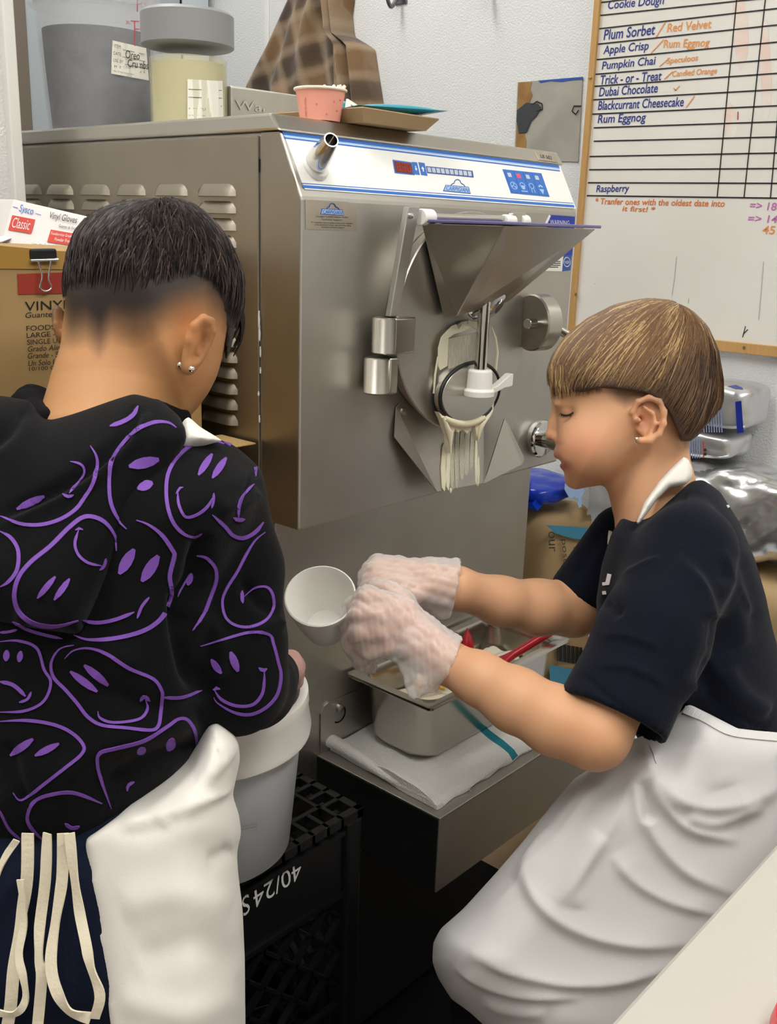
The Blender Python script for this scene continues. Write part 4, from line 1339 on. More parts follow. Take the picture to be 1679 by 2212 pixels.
m.tube(smoothpath([oy(x, y, YB - .005) for x, y in ((82, 563), (90, 590), (90, 605), (86, 622), (98, 629), (111, 622), (105, 605), (106, 590), (110, 562))], 5), .0011, 8)
m.build('clip_handle', 'chrome', bcl, smooth=60)
# white glove carton lying tilted on the box
g = [at(30, 430, 1.22), at(215, 473, 1.18), at(188, 552, 1.17), at(2, 531, 1.21)]
gx = thing('glove_carton', (g[2] + g[3]) / 2, 'white carton of vinyl gloves lying tilted on the cardboard box', 'carton')
dv = np.array([.0, .07, .0])
MB().prism(g, dv).build('carton', 'carton_white', gx, bevel=.0015)
Qg = quad(g)
nv_ = np.cross(g[1] - g[0], g[0] - g[3])
nv_ /= np.linalg.norm(nv_)
if nv_ @ (CAM - g[0]) < 0: nv_ = -nv_
gq = lambda u, v: Qg(u, v) + nv_ * .0008
m = MB()
m.text('Sysco', gq(.1, .28), gq(.27, .30), gq(.1, .08), .0003, 0, .1)
m.prism([gq(.02, .16), gq(.08, .165), gq(.08, .175), gq(.02, .17)], nv_ * .0003)
m.prism([gq(.29, .2), gq(.36, .21), gq(.36, .22), gq(.29, .21)], nv_ * .0003)
m.build('blue_lettering', 'print_blue', gx)
m = MB()
m.prism([gq(.04, .34), gq(.31, .34), gq(.31, .66), gq(.04, .66)], nv_ * .0003)
m.build('red_patch', 'print_red', gx)
m = MB()
m.prism([gq(.52, .5), gq(.80, .5), gq(.80, .8), gq(.52, .8)], nv_ * .0003)
m.build('red_patch', 'print_red', gx)
m = MB()
gt = lambda u, v: Qg(u, v) + nv_ * .0014
m.text('Classic', gt(.07, .60), gt(.28, .60), gt(.07, .38), .0003)
m.text('Foodservice Grade', gt(.54, .62), gt(.78, .62), gt(.54, .55), .0003)
m.text('Powder Free', gt(.60, .75), gt(.78, .75), gt(.60, .67), .0003)
m.build('white_lettering', 'carton_white', gx)
m = MB()
m.text('Vinyl Gloves', gt(.46, .3), gt(.78, .3), gt(.46, .10), .0003)
m.text('Guantes de Vinil', gt(.6, .42), gt(.79, .42), gt(.6, .34), .0003)
m.text('Large - Non-Sterile - Ambidextrous', gt(.36, .93), gt(.76, .92), gt(.36, .86), .0003)
m.text('Single Use Only - Wrist Length', gt(.43, 1.0), gt(.79, .99), gt(.43, .94), .0003)
for k in range(6): m.prism([gt(.87 + .012 * k, .9), gt(.875 + .012 * k, .9), gt(.875 + .012 * k, 1), gt(.87 + .012 * k, 1)], nv_ * .0003)
m.build('black_lettering', 'print_dark', gx)
# white paper sheet on the box edge, small box along the freezer
tag(MB().prism([at(-30, 514, 1.2), at(38, 510, 1.22), at(4, 523, 1.19), at(-30, 524, 1.18)], (0, 0, .001)).build('paper_sheet', 'carton_white'), 'folded white paper lying on the left end of the cardboard box', 'paper')
E_ = ox(548, 960, -.012)
sb = thing('small_carton', (-.09, .16, .86), 'small plain cardboard box standing against the freezer side', 'box')
zz = E_[2]
MB().box((-.20, max(E_[1], .10), .86), (-.012, .126, zz)).build('carton', 'cardboard_dark', sb, bevel=.002)
MB().box((-.203, E_[1] - .002, zz), (-.010, .126, zz + .002)).build('lid_flap', 'cardboard', sb, bevel=.001)
# low bench under the boxes
bn = thing('bench', (-.25, .26, 0), 'dark wooden bench under the cardboard boxes beside the freezer', 'bench')
MB().box((-.52, .10, .83), (-.010, .46, .8595)).build('bench_top', 'wood_dark', bn, bevel=.003)
for x, y in ((-.51, .22), (-.05, .22), (-.51, .42), (-.05, .42)):
    MB().box((x, y, .0125 if y < .3 else 0), (x + .035, y + .035, .83)).build('leg', 'wood_dark', bn)
# prep table at the lower right
tb2 = thing('prep_table', (.2, -1.0, 0), 'stainless prep table corner in front of the sitting boy', 'table')
ZTB, YTB = .85, -.607
MB().box((-.55, -1.35, ZTB - .035), (.95, YTB, ZTB)).build('table_top', 'table_steel', tb2, bevel=.003)
for x, y in ((-.5, -1.3), (.88, -1.3), (-.5, -.66), (.88, -.66)):
    MB().lathe([(0, 0), (.019, 0), (.019, ZTB - .035 - .0125), (0, ZTB - .035 - .0125)], (x, y, .0125 if x < .7 else 0), n=20).build('leg', 'steel_satin', tb2, smooth=40)
rp = oz(1742, 2288, ZTB)
m = MB()
m.lathe([(.030, 0), (.034, 0), (.036, .01), (.034, .02), (.030, .02), (.028, .01), (.030, 0)], rp + np.array([.012, -.012, .0005]), n=36)
tag(m.build('red_ring', 'red_plastic', smooth=50), 'red plastic ring lying on the steel table corner', 'ring')
# ------------------------------------------------------------------ plaid jacket on the wall
def plaid_material():
    m = MT['plaid']
    nt = m.node_tree
    b = nt.nodes['Principled BSDF']
    tc = nt.nodes.new('ShaderNodeTexCoord')
    nz = nt.nodes.new('ShaderNodeTexNoise')
    nz.inputs['Scale'].default_value = 30
    nt.links.new(tc.outputs['Object'], nz.inputs['Vector'])
    add = nt.nodes.new('ShaderNodeVectorMath')
    add.operation = 'MULTIPLY_ADD'
    nt.links.new(nz.outputs['Color'], add.inputs[0])
    add.inputs[1].default_value = (.01, .01, .01)
    nt.links.new(tc.outputs['Object'], add.inputs[2])

    def bands(rot, scale, lo, hi):
        mp = nt.nodes.new('ShaderNodeMapping')
        mp.inputs['Rotation'].default_value = rot
        nt.links.new(add.outputs[0], mp.inputs['Vector'])
        w = nt.nodes.new('ShaderNodeTexWave')
        w.bands_direction = 'Z'
        w.inputs['Scale'].default_value = scale
        nt.links.new(mp.outputs['Vector'], w.inputs['Vector'])
        mr = nt.nodes.new('ShaderNodeMapRange')
        mr.inputs[1].default_value, mr.inputs[2].default_value = lo, hi
        nt.links.new(w.outputs['Fac'], mr.inputs[0])
        return mr.outputs[0]

    def mixc(f, a, c, k=1.0):
        mx = nt.nodes.new('ShaderNodeMix')
        mx.data_type = 'RGBA'
        ml = nt.nodes.new('ShaderNodeMath')
        ml.operation = 'MULTIPLY'
        ml.inputs[1].default_value = k
        nt.links.new(f, ml.inputs[0])
        nt.links.new(ml.outputs[0], mx.inputs[0])
        if isinstance(a, str): mx.inputs[6].default_value = lin(a)
        else: nt.links.new(a, mx.inputs[6])
        mx.inputs[7].default_value = lin(c)
        return mx.outputs[2]
    r1, r2 = (math.radians(16), 0, 0), (math.radians(106), 0, 0)
    c = mixc(bands(r1, 2.3, .45, .95), '#7d603f', '#3a302a', .85)
    c = mixc(bands(r2, 2.3, .45, .95), c, '#352c27', .7)
    c = mixc(bands(r1, 4.6, .6, 1.0), c, '#b9a48a', .38)
    c = mixc(bands(r2, 4.6, .6, 1.0), c, '#b9a48a', .38)
    n2 = nt.nodes.new('ShaderNodeTexNoise')
    n2.inputs['Scale'].default_value = 320
    nt.links.new(tc.outputs['Object'], n2.inputs['Vector'])
    c = mixc(n2.outputs['Fac'], c, '#5a4836', .5)
    nt.links.new(c, b.inputs['Base Color'])
    bp = nt.nodes.new('ShaderNodeBump')
    bp.inputs['Strength'].default_value = .5
    bp.inputs['Distance'].default_value = .002
    nt.links.new(n2.outputs['Fac'], bp.inputs['Height'])
    nt.links.new(bp.outputs['Normal'], b.inputs['Normal'])


plaid_material()
wj = lambda x, y: ox(x, y, WALL_X)
jk = thing('plaid_jacket', wj(690, 60), 'brown and cream plaid wool jacket hanging on the wall above the freezer', 'jacket')


def drape(Lp, Rp, ph, thick, fold, name, back=.004):
    rs = []
    ys = np.linspace(-90, 262, 40)
    for y in ys:
        l = np.interp(y, [p[1] for p in Lp], [p[0] for p in Lp])
        r = np.interp(y, [p[1] for p in Rp], [p[0] for p in Rp])
        A_, B_ = wj(l, y), wj(r, y)
        row = []
        N = 36
        for i in range(N + 1):
            s = i / N
            P = A_ + (B_ - A_) * s
            t = (y + 90) / 352
            d = thick * math.sqrt(max(0, 1 - (2 * s - 1) ** 2)) ** .7 + fold * (.3 + t) * (math.sin(s * 13 + ph + t * 1.2) * .6 + .5 * math.sin(s * 23 + 2 * ph - t * 2)) * math.sin(math.pi * s)
            row.append(P + np.array([-max(d, .002) - back, 0, 0]))
        for i in range(N, -1, -4):
            s = i / N
            row.append(A_ + (B_ - A_) * s + np.array([-back + .002, 0, 0]))
        rs.append(row)
    return MB().rings(rs, True).build(name, 'plaid', jk, smooth=70)


drape([(655, -90), (640, 0), (592, 100), (543, 188), (543, 262)], [(770, -90), (768, 0), (760, 60), (770, 140), (796, 262)], .4, .05, .022, 'jacket_body')
drape([(735, -90), (742, 0), (750, 60), (752, 100), (756, 262)], [(752, -90), (760, 0), (768, 80), (812, 106), (836, 262)], 2.1, .075, .02, 'sleeve')

# ------------------------------------------------------------------ bags stacked by the wall
def brick(c0, c1, n=26, amp=.006, seed=0, pw=.22, freq=40, name='bag', mt='foil', smooth=None, sag=0.0):
    """crumpled bag filling the box c0..c1"""
    r_ = np.random.default_rng(seed)
    c0, c1 = np.minimum(c0, c1), np.maximum(c0, c1)
    ctr, hs = (c0 + c1) / 2, (c1 - c0) / 2
    ks = r_.normal(size=(9, 3)) * freq
    ph = r_.uniform(0, 6.28, 9)
    wt = r_.uniform(.4, 1, 9)
    mb = MB()
    for ax in range(3):
        for sg in (-1, 1):
            vs = []
            for i in range(n + 1):
                for j in range(n + 1):
                    a, b = 2 * i / n - 1, 2 * j / n - 1
                    p = np.zeros(3)
                    p[ax] = sg
                    p[(ax + 1) % 3], p[(ax + 2) % 3] = a, b
                    p = p / (np.sum(np.abs(p) ** (1 / pw)) ** pw)
                    nrm = p / np.linalg.norm(p)
                    P = ctr + p * hs
                    d = sum(w * (abs(math.sin(k @ P + f)) - .6) for k, f, w in zip(ks, ph, wt)) / 3.0
                    P = P + nrm * amp * d
                    P[2] -= sag * (1 - abs(p[0])) * 0
                    vs.append(P)
            ix = lambda i, j: i * (n + 1) + j
            fs = [(ix(i, j), ix(i + 1, j), ix(i + 1, j + 1), ix(i, j + 1)) for i in range(n) for j in range(n)]
            mb.add(vs, fs)
    o = mb.build(name, mt, smooth=smooth)
    bm = bmesh.new()
    bm.from_mesh(o.data)
    bmesh.ops.remove_doubles(bm, verts=bm.verts, dist=.0002)
    bmesh.ops.recalc_face_normals(bm, faces=bm.faces)
    bm.to_mesh(o.data)
    bm.free()
    o.data.shade_smooth()
    o.data.set_sharp_from_angle(angle=math.radians(smooth or 28))
    return o


ya = ox(1672, 885, 1.085)[1]
pa = oy(1603, 938, ya)
ta = oy(1600, 866, ya)
A_ = as_parent(tag(brick(np.array([pa[0], ya, pa[2]]), np.array([1.085, ya + .25, ta[2] + .018]), amp=.004, seed=3, pw=.16, freq=30, mt='foil_matte', name='foil_bag', smooth=40), 'topmost silver foil bag of the stack by the wall behind the boy', 'bag', 'silver foil bags'))
fx = lambda x, y: ox(x, y, pa[0] - .004)
for k in range(9):
    MB().prism([fx(1512 + 5.5 * k, 872), fx(1514.5 + 5.5 * k, 872), fx(1517.5 + 5.5 * k, 934), fx(1515 + 5.5 * k, 934)], (-.0006, 0, 0)).build('printed_text', 'foil_print', A_)
MB().prism([fx(1589, 868), fx(1602, 866), fx(1607, 934), fx(1593, 936)], (-.0006, 0, 0)).build('blue_label', 'foil_blue', A_)
tz = lambda x, y: oz(x, y, ta[2] + .0215)
MB().prism([tz(x, y) for x, y in ((1572, 835), (1590, 832), (1604, 838), (1606, 842), (1590, 841))], (0, 0, .0006)).build('blue_mark', 'foil_blue', A_)
zB = pa[2] - .009
B0 = oy(1566, 998, ya + .03)
B_ = as_parent(tag(brick(np.array([B0[0] - .01, ya + .02, B0[2]]), np.array([1.08, ya + .30, zB]), amp=.007, seed=5, pw=.2, freq=34, mt='foil_matte', name='foil_bag', smooth=35), 'second silver foil bag of the stack, flattened under the topmost one', 'bag', 'silver foil bags'))
fx2 = lambda x, y: ox(x, y, B0[0] - .016)
for k in range(5):
    MB().prism([fx2(1490 + 5 * k, 944), fx2(1492 + 5 * k, 944), fx2(1493 + 5 * k, 990), fx2(1491 + 5 * k, 990)], (-.0006, 0, 0)).build('printed_text', 'foil_print', B_)
MB().prism([fx2(1518, 953), fx2(1520.5, 953), fx2(1522, 988), fx2(1519.5, 988)], (-.0006, 0, 0)).build('red_line', 'ink_red', B_)
for x, y in ((1524, 972), (1524, 981)):
    MB().lathe([(0, 0), (.003, 0), (.003, .0006), (0, .0006)], fx2(x, y), (-1, 0, 0), 14).build('print_mark', 'print_dark', B_)
zC = B0[2] - .002
C0 = oy(1580, 1200, ya - .02)
C_ = tag(brick(np.array([C0[0] - .0, ya - .17, C0[2] - .01]), np.array([1.085, ya + .30, zC - .012]), n=40, amp=.020, seed=11, pw=.24, freq=26, mt='foil', name='foil_bag', smooth=24), 'large crumpled silver foil bag bulging at the bottom of the stack behind the boy', 'bag', 'silver foil bags')
yk = .115
zD = C0[2] - .022
D_ = tag(brick(np.array([C0[0] - .03, ya - .16, .428]), np.array([1.085, yk - .02, zD - .012]), n=34, amp=.012, seed=21, pw=.2, freq=20, mt='kraft_paper', name='kraft_bag', smooth=30), 'crumpled brown kraft bag under the crumpled foil bag behind the boy', 'bag', 'kraft bags')
# kraft flour bag with teal band, blue bag on top, second kraft bag underneath
k0, k1 = oy(1168, 1384, yk), oy(1230, 1108, yk)
kx1 = .93
K1 = as_parent(tag(brick(np.array([k0[0], yk, k0[2] + .002]), np.array([kx1 - .03, yk + .17, k1[2]]), n=34, amp=.007, seed=31, pw=.17, freq=22, mt='kraft_paper', name='flour_bag', smooth=32), 'brown kraft flour bag with teal band between the freezer and the boy', 'bag', 'kraft bags'))
kf = lambda x, y: oy(x, y, yk - .006)
MB().prism([kf(x, y) for x, y in ((1180, 1134), (1300, 1142), (1300, 1168), (1234, 1163), (1200, 1152))], (0, -.0006, 0)).build('teal_band', 'teal_paper', K1)
m = MB()
m.text('pose', kf(1209, 1165), kf(1214, 1219), kf(1221, 1165), .0004)
m.text('our', kf(1184, 1148), kf(1186, 1192), kf(1198, 1148), .0004)
m.text('s', kf(1238, 1182), kf(1241, 1200), kf(1250, 1182), .0004)
m.build('bag_lettering', 'print_dark', K1)
k2 = oy(1190, 1500, yk)
K2 = as_parent(tag(brick(np.array([k0[0] + .02, yk, .428]), np.array([kx1, yk + .17, k0[2]]), n=30, amp=.008, seed=33, pw=.17, freq=22, mt='kraft_paper', name='flour_bag', smooth=32), 'brown kraft bag with barcode and blue bottom beneath the teal banded bag', 'bag', 'kraft bags'))
for k in range(18):
    w_ = 1.2 + .9 * ((k * 7) % 3)
    MB().prism([kf(1204 + 3 * k, 1390 + .5 * k), kf(1204 + w_ + 3 * k, 1390 + .5 * k), kf(1204 + w_ + 3 * k, 1428 + .5 * k), kf(1204 + 3 * k, 1428 + .5 * k)], (0, -.0006, 0)).build('barcode_bar', 'print_black', K2)
MB().prism([kf(x, y) for x, y in ((1186, 1436), (1270, 1452), (1270, 1500), (1190, 1490))], (0, -.0006, 0)).build('blue_bottom', 'teal_paper', K2)
b0, b1 = oy(1172, 1108, yk), oy(1240, 1042, yk)
BB = as_parent(tag(brick(np.array([b0[0] + .01, yk + .005, b0[2] + .004]), np.array([.86, yk + .16, b1[2]]), n=34, amp=.012, seed=41, pw=.3, freq=26, mt='blue_bag', name='blue_bag', smooth=30), 'glossy blue bag with pale splash print lying on the kraft flour bag', 'bag'))
kb = lambda x, y: oy(x, y, yk - .010)
MB().prism([kb(x, y) for x, y in ((1222, 1034), (1250, 1034), (1262, 1060), (1256, 1075), (1256, 1094), (1250, 1097), (1247, 1088), (1249, 1076), (1240, 1073), (1232, 1079), (1224, 1066), (1219, 1056))], (0, -.0008, 0)).build('splash_print', 'blue_bag_print', BB)
MB().prism([kb(x, y) for x, y in ((1276, 1050), (1330, 1044), (1330, 1108), (1268, 1112))], (0, -.0008, 0)).build('silver_end', 'foil_matte', BB)
MB().rings([[b0 + np.array([.03, .05, .045]), b0 + np.array([.03, .09, .01]), b0 + np.array([.03, .04, .02])], [b0 + np.array([-.008, .03, .034]), b0 + np.array([-.012, .05, .02]), b0 + np.array([-.008, .03, .024])]], True).build('bag_corner', 'blue_bag', BB)
MB().rings([[b0 + np.array([.03, .03, .02]), b0 + np.array([.03, .07, .004]), b0 + np.array([.03, .02, .004])], [b0 + np.array([-.004, .02, .014]), b0 + np.array([-.006, .03, .004]), b0 + np.array([-.002, .01, .002])]], True).build('bag_corner', 'blue_bag', BB)
# white lidded bins
yb = .335
q0, q1 = oy(1150, 1042, yb), oy(1150, 1092, yb)
bx_ = q0[0] - .05
bn_ = thing('storage_bin', (.85, yb + .12, 0), 'white lidded plastic bin standing behind the flour bags against the wall', 'bin')
MB().prism([(bx_ + .012, yb + .008, 0), (1.08, yb + .008, 0), (1.08, yb + .3, 0), (bx_ + .012, yb + .3, 0)], (0, 0, q1[2])).build('bin_body', 'bin_white', bn_, bevel=.008)
MB().box((bx_, yb - .004, q1[2]), (1.09, yb + .31, q1[2] + .010)).build('bin_lip', 'bin_white', bn_, bevel=.003)
MB().box((bx_ - .002, yb - .008, q1[2] + .014), (1.092, yb + .312, q0[2])).build('bin_lid', 'bin_white', bn_, bevel=.006)
MB().box((bx_ + .012, yb - .0, q1[2] - .07), (1.08, yb + .008, q1[2] - .055)).build('bin_rib', 'bin_white', bn_, bevel=.003)
m = MB()
for k in range(6):
    z = q1[2] - .02 - .014 * k
    m.box((bx_ + .05, yb + .006, z), (bx_ + .085, yb + .0075, z + .0012))
m.build('bin_marks', 'plate_grey', bn_)
t = thing('wall_shelf', (.86, 0, .42), 'low wall shelf carrying the kraft bags and foil bags', 'shelf')
MB().box((.63, -.36, .40), (1.098, .31, .419)).build('shelf_board', 'bin_white', t, bevel=.002)
for y in (-.25, .2):
    MB().prism([(.70, y, .40), (1.098, y, .40), (1.098, y, .2)], (0, .012, 0)).build('bracket', 'hook_metal', t)
# ------------------------------------------------------------------ soft-body modelling: blended distance fields turned into meshes
f32 = np.float32
EU, EV, EW = ROT[0], ROT[1], ROT[2]


class Cap:
    """tapered capsule"""
    def __init__(s, a, b, ra, rb, k=.01, op='u'):
        s.a, s.b, s.ra, s.rb, s.k, s.op = np.array(a, float), np.array(b, float), ra, rb, k, op
        s.c = (s.a + s.b) / 2
        s.R = np.linalg.norm(s.a - s.b) / 2 + max(ra, rb)

    def d(s, P):
        ab = s.b - s.a
        t = np.clip(((P - s.a) @ ab) / (ab @ ab + 1e-12), 0, 1)
        return np.linalg.norm(P - s.a - t[:, None] * ab, axis=1) - (s.ra + (s.rb - s.ra) * t)


class Ell:
    """ellipsoid with axes as rows of A"""
    def __init__(s, c, r, A=None, k=.01, op='u'):
        s.c, s.r, s.k, s.op = np.array(c, float), np.array(r, float), k, op
        s.A = np.array(A, float) if A is not None else np.array([EU, EV, EW])
        s.R = max(r)

    def d(s, P):
        q = (P - s.c) @ s.A.T
        k0 = np.linalg.norm(q / s.r, axis=1)
        k1 = np.linalg.norm(q / (s.r * s.r), axis=1)
        return np.where(k1 > 1e-9, k0 * (k0 - 1) / np.maximum(k1, 1e-9), -s.r.min())


class Infl:
    """body inflated from an outline seen along the view: width W each side of depth dm, edge rounding R"""
    def __init__(s, poly, dm, Wd, R, k=.01, op='u', tilt=(0, 0), wfun=None):
        s.p = np.array(poly, float)
        s.dm, s.W, s.Rr, s.k, s.op, s.tilt, s.wfun = dm, Wd, R, k, op, tilt, wfun
        s.c0 = s.p.mean(0)
        s.c = at(s.c0[0], s.c0[1], dm)
        s.R = np.max(np.hypot(*(s.p - s.c0).T)) * dm / F * 1.1 + Wd + abs(tilt[0]) * .3 + abs(tilt[1]) * .3

    def d(s, P):
        x, y, dep = project(P)
        q = np.stack([x, y], 1)
        n = len(s.p)
        dist = np.full(len(q), 1e9)
        ins = np.zeros(len(q), bool)
        for i in range(n):
            a, b = s.p[i], s.p[(i + 1) % n]
            e = b - a
            w = q - a
            t = np.clip((w @ e) / (e @ e + 1e-9), 0, 1)
            dist = np.minimum(dist, np.hypot(*(w - t[:, None] * e).T))
            c = ((a[1] <= q[:, 1]) != (b[1] <= q[:, 1]))
            with np.errstate(divide='ignore', invalid='ignore'):
                xi = a[0] + (q[:, 1] - a[1]) / (b[1] - a[1] if b[1] != a[1] else 1e-9) * e[0]
            ins ^= c & (q[:, 0] < xi)
        dist *= dep / F
        sd = np.where(ins, -dist, dist)
        qq = np.maximum(0, 1 + sd / s.Rr)
        dm = s.dm + s.tilt[0] * (q[:, 0] - s.c0[0]) / 1000 + s.tilt[1] * (q[:, 1] - s.c0[1]) / 1000
        Wd = s.W if s.wfun is None else s.W * s.wfun(q[:, 0], q[:, 1])
        w = (dep - dm) / Wd
        m = min(s.Rr, s.W)
        return (np.sqrt(qq * qq + w * w) - 1) * m


class Half:
    """cuts away everything on the normal side of a plane within radius r of p"""
    def __init__(s, p, n, r, k=.002, op='s'):
        s.c, s.n, s.R, s.k, s.op = np.array(p, float), np.array(n, float) / np.linalg.norm(n), r, k, op

    def d(s, P):
        h = -((P - s.c) @ s.n)
        return np.maximum(h, np.linalg.norm(P - s.c, axis=1) - s.R)


class PolyCut:
    """cuts away the part of a body that lies inside an outline (a hem line, a hair line)"""
    def __init__(s, poly, dm, k=.003, op='s'):
        s.p = np.array(poly, float)
        s.k, s.op = k, op
        s.c0 = s.p.mean(0)
        s.c = at(s.c0[0], s.c0[1], dm)
        s.R = np.max(np.hypot(*(s.p - s.c0).T)) * dm / F * 1.3 + .3

    def d(s, P):
        x, y, dep = project(P)
        q = np.stack([x, y], 1)
        dist = np.full(len(q), 1e9)
        ins = np.zeros(len(q), bool)
        n = len(s.p)
        for i in range(n):
            a, b = s.p[i], s.p[(i + 1) % n]
            e = b - a
            w = q - a
            t = np.clip((w @ e) / (e @ e + 1e-9), 0, 1)
            dist = np.minimum(dist, np.hypot(*(w - t[:, None] * e).T))
            c = ((a[1] <= q[:, 1]) != (b[1] <= q[:, 1]))
            xi = a[0] + (q[:, 1] - a[1]) / (b[1] - a[1] if b[1] != a[1] else 1e-9) * e[0]
            ins ^= c & (q[:, 0] < xi)
        return np.where(ins, -dist, dist) * dep / F


def smin(a, b, k):
    h = np.clip(.5 + .5 * (b - a) / k, 0, 1)
    return b + (a - b) * h - k * h * (1 - h)


def evaluate(prims, P, start=None):
    d = np.full(len(P), 1.0) if start is None else start
    for q in prims:
        v = q.d(P)
        if q.op == 'u': d = smin(d, v, q.k)
        elif q.op == 's': d = -smin(-d, v, q.k)
        elif q.op == 'i': d = -smin(-d, -v, q.k)
    return d


def sdf_mesh(prims, vox, pad=.012, disp=None):
    """marching over sparse blocks; returns points and quads"""
    lo = np.min([q.c - q.R for q in prims if q.op == 'u'], axis=0) - pad
    hi = np.max([q.c + q.R for q in prims if q.op == 'u'], axis=0) + pad
    B = 24
    nb = np.ceil((hi - lo) / (vox * B)).astype(int)
    grid = vdb.FloatGrid(3 * vox)
    grid.transform = vdb.createLinearTransform(vox)
    bh = vox * B * .5 * math.sqrt(3)
    I = np.stack(np.meshgrid(*[np.arange(B)] * 3, indexing='ij'), -1).reshape(-1, 3)
    cs = np.stack(np.meshgrid(*[np.arange(n) for n in nb], indexing='ij'), -1).reshape(-1, 3)
    cen = lo + (cs * B + B / 2) * vox
    near = np.stack([q.d(cen) if q.op == 'u' else np.linalg.norm(cen - q.c, axis=1) - q.R for q in prims], 1)
    for bi in range(len(cs)):
        lim = bh * 1.25 + .02
        act = [q for q, v in zip(prims, near[bi]) if v < lim]
        ops = [q for q in act if q.op == 'u']
        if not ops: continue
        u = [v for q, v in zip(prims, near[bi]) if q.op == 'u']
        if min(u) < -lim and not any(q.op != 'u' for q in act):
            d = np.full(len(I), -3 * vox)
        else:
            P = lo + (cs[bi] * B + I) * vox
            d = evaluate(act, P)
            if disp is not None: d = d + disp(P)
        d = np.clip(d, -3 * vox, 3 * vox).astype(f32).reshape(B, B, B)
        if d.min() >= 3 * vox: continue
        ijk = tuple(int(v) for v in cs[bi] * B)
        grid.copyFromArray(d, ijk=ijk)
    pts, quads = grid.convertToQuads(0.0)
    return pts.astype(float) + lo, quads


def sdf_object(name, prims, vox, mt, parent=None, smooth_it=2, disp=None, post=None, keep_largest=True):
    pts, quads = sdf_mesh(prims, vox, disp=disp)
    # drop stray crumbs
    n = len(pts)
    lab = np.arange(n)
    e = np.concatenate([quads[:, [0, 1]], quads[:, [1, 2]], quads[:, [2, 3]], quads[:, [3, 0]]])
    while keep_largest:
        m = np.minimum(lab[e[:, 0]], lab[e[:, 1]])
        new = lab.copy()
        np.minimum.at(new, e[:, 0], m)
        np.minimum.at(new, e[:, 1], m)
        new = new[new]
        if (new == lab).all(): break
        lab = new
    if keep_largest:
        ids, cnt = np.unique(lab, return_counts=True)
        big = ids[cnt.argmax()]
        kv = lab == big
        remap = np.cumsum(kv) - 1
        quads = remap[quads[kv[quads[:, 0]]]]
        pts = pts[kv]
        e = np.concatenate([quads[:, [0, 1]], quads[:, [1, 2]], quads[:, [2, 3]], quads[:, [3, 0]]])
    for _ in range(smooth_it):
        acc = np.zeros_like(pts)
        cnt = np.zeros(len(pts))
        for k in range(3):
            acc[:, k] = np.bincount(e[:, 0], pts[e[:, 1], k], len(pts)) + np.bincount(e[:, 1], pts[e[:, 0], k], len(pts))
        cnt = np.bincount(e[:, 0], minlength=len(pts)) + np.bincount(e[:, 1], minlength=len(pts))
        pts = pts * .5 + acc / cnt[:, None] * .5
    if post is not None:
        nrm = vnormals(pts, quads)
        pts = post(pts, nrm)
    me = bpy.data.meshes.new(name)
    me.vertices.add(len(pts))
    off = np.array(parent['_o']) if parent is not None else np.zeros(3)
    me.vertices.foreach_set('co', (pts - off).astype(f32).ravel())
    q = quads[:, ::-1] if flipped(pts, quads) else quads
    me.loops.add(q.size)
    me.loops.foreach_set('vertex_index', q.ravel().astype(np.int32))
    me.polygons.add(len(q))
    me.polygons.foreach_set('loop_start', (np.arange(len(q)) * 4).astype(np.int32))
    me.update(calc_edges=True)
    me.validate()
    me.materials.append(MT[mt] if isinstance(mt, str) else mt)
    me.shade_smooth()
    o = bpy.data.objects.new(name, me)
    COL.objects.link(o)
    if parent is not None: o.parent = parent
    o['_o'] = [float(v) for v in off]
    return o, pts, q


def flipped(pts, quads):
    a, b, c = pts[quads[:, 0]], pts[quads[:, 1]], pts[quads[:, 2]]
    d = pts[quads[:, 3]]
    vol = np.einsum('ij,ij->i', a, np.cross(b, c)).sum() + np.einsum('ij,ij->i', a, np.cross(c, d)).sum()
    return vol < 0


def vnormals(pts, quads):
    q = quads[:, ::-1] if flipped(pts, quads) else quads
    n = np.cross(pts[q[:, 2]] - pts[q[:, 0]], pts[q[:, 3]] - pts[q[:, 1]])
    out = np.zeros_like(pts)
    for k in range(4):
        for j in range(3): out[:, j] += np.bincount(q[:, k], n[:, j], len(pts))
    return out / (np.linalg.norm(out, axis=1, keepdims=True) + 1e-12)


def seg_dist(x, y, line, side=False):
    d = np.full(len(x), 1e9)
    L = np.array(line, float)
    tt = np.zeros(len(x))
    sg = np.zeros(len(x))
    n = len(L) - 1
    for i in range(n):
        a, b = L[i, :2], L[i + 1, :2]
        e = b - a
        t = np.clip(((x - a[0]) * e[0] + (y - a[1]) * e[1]) / (e @ e + 1e-9), 0, 1)
        dd = np.hypot(x - a[0] - t * e[0], y - a[1] - t * e[1])
        m = dd < d
        d = np.where(m, dd, d)
        tt = np.where(m, (i + t) / n, tt)
        sg = np.where(m, e[0] * (y - a[1]) - e[1] * (x - a[0]), sg)
    return (d, tt, sg) if side else (d, tt)


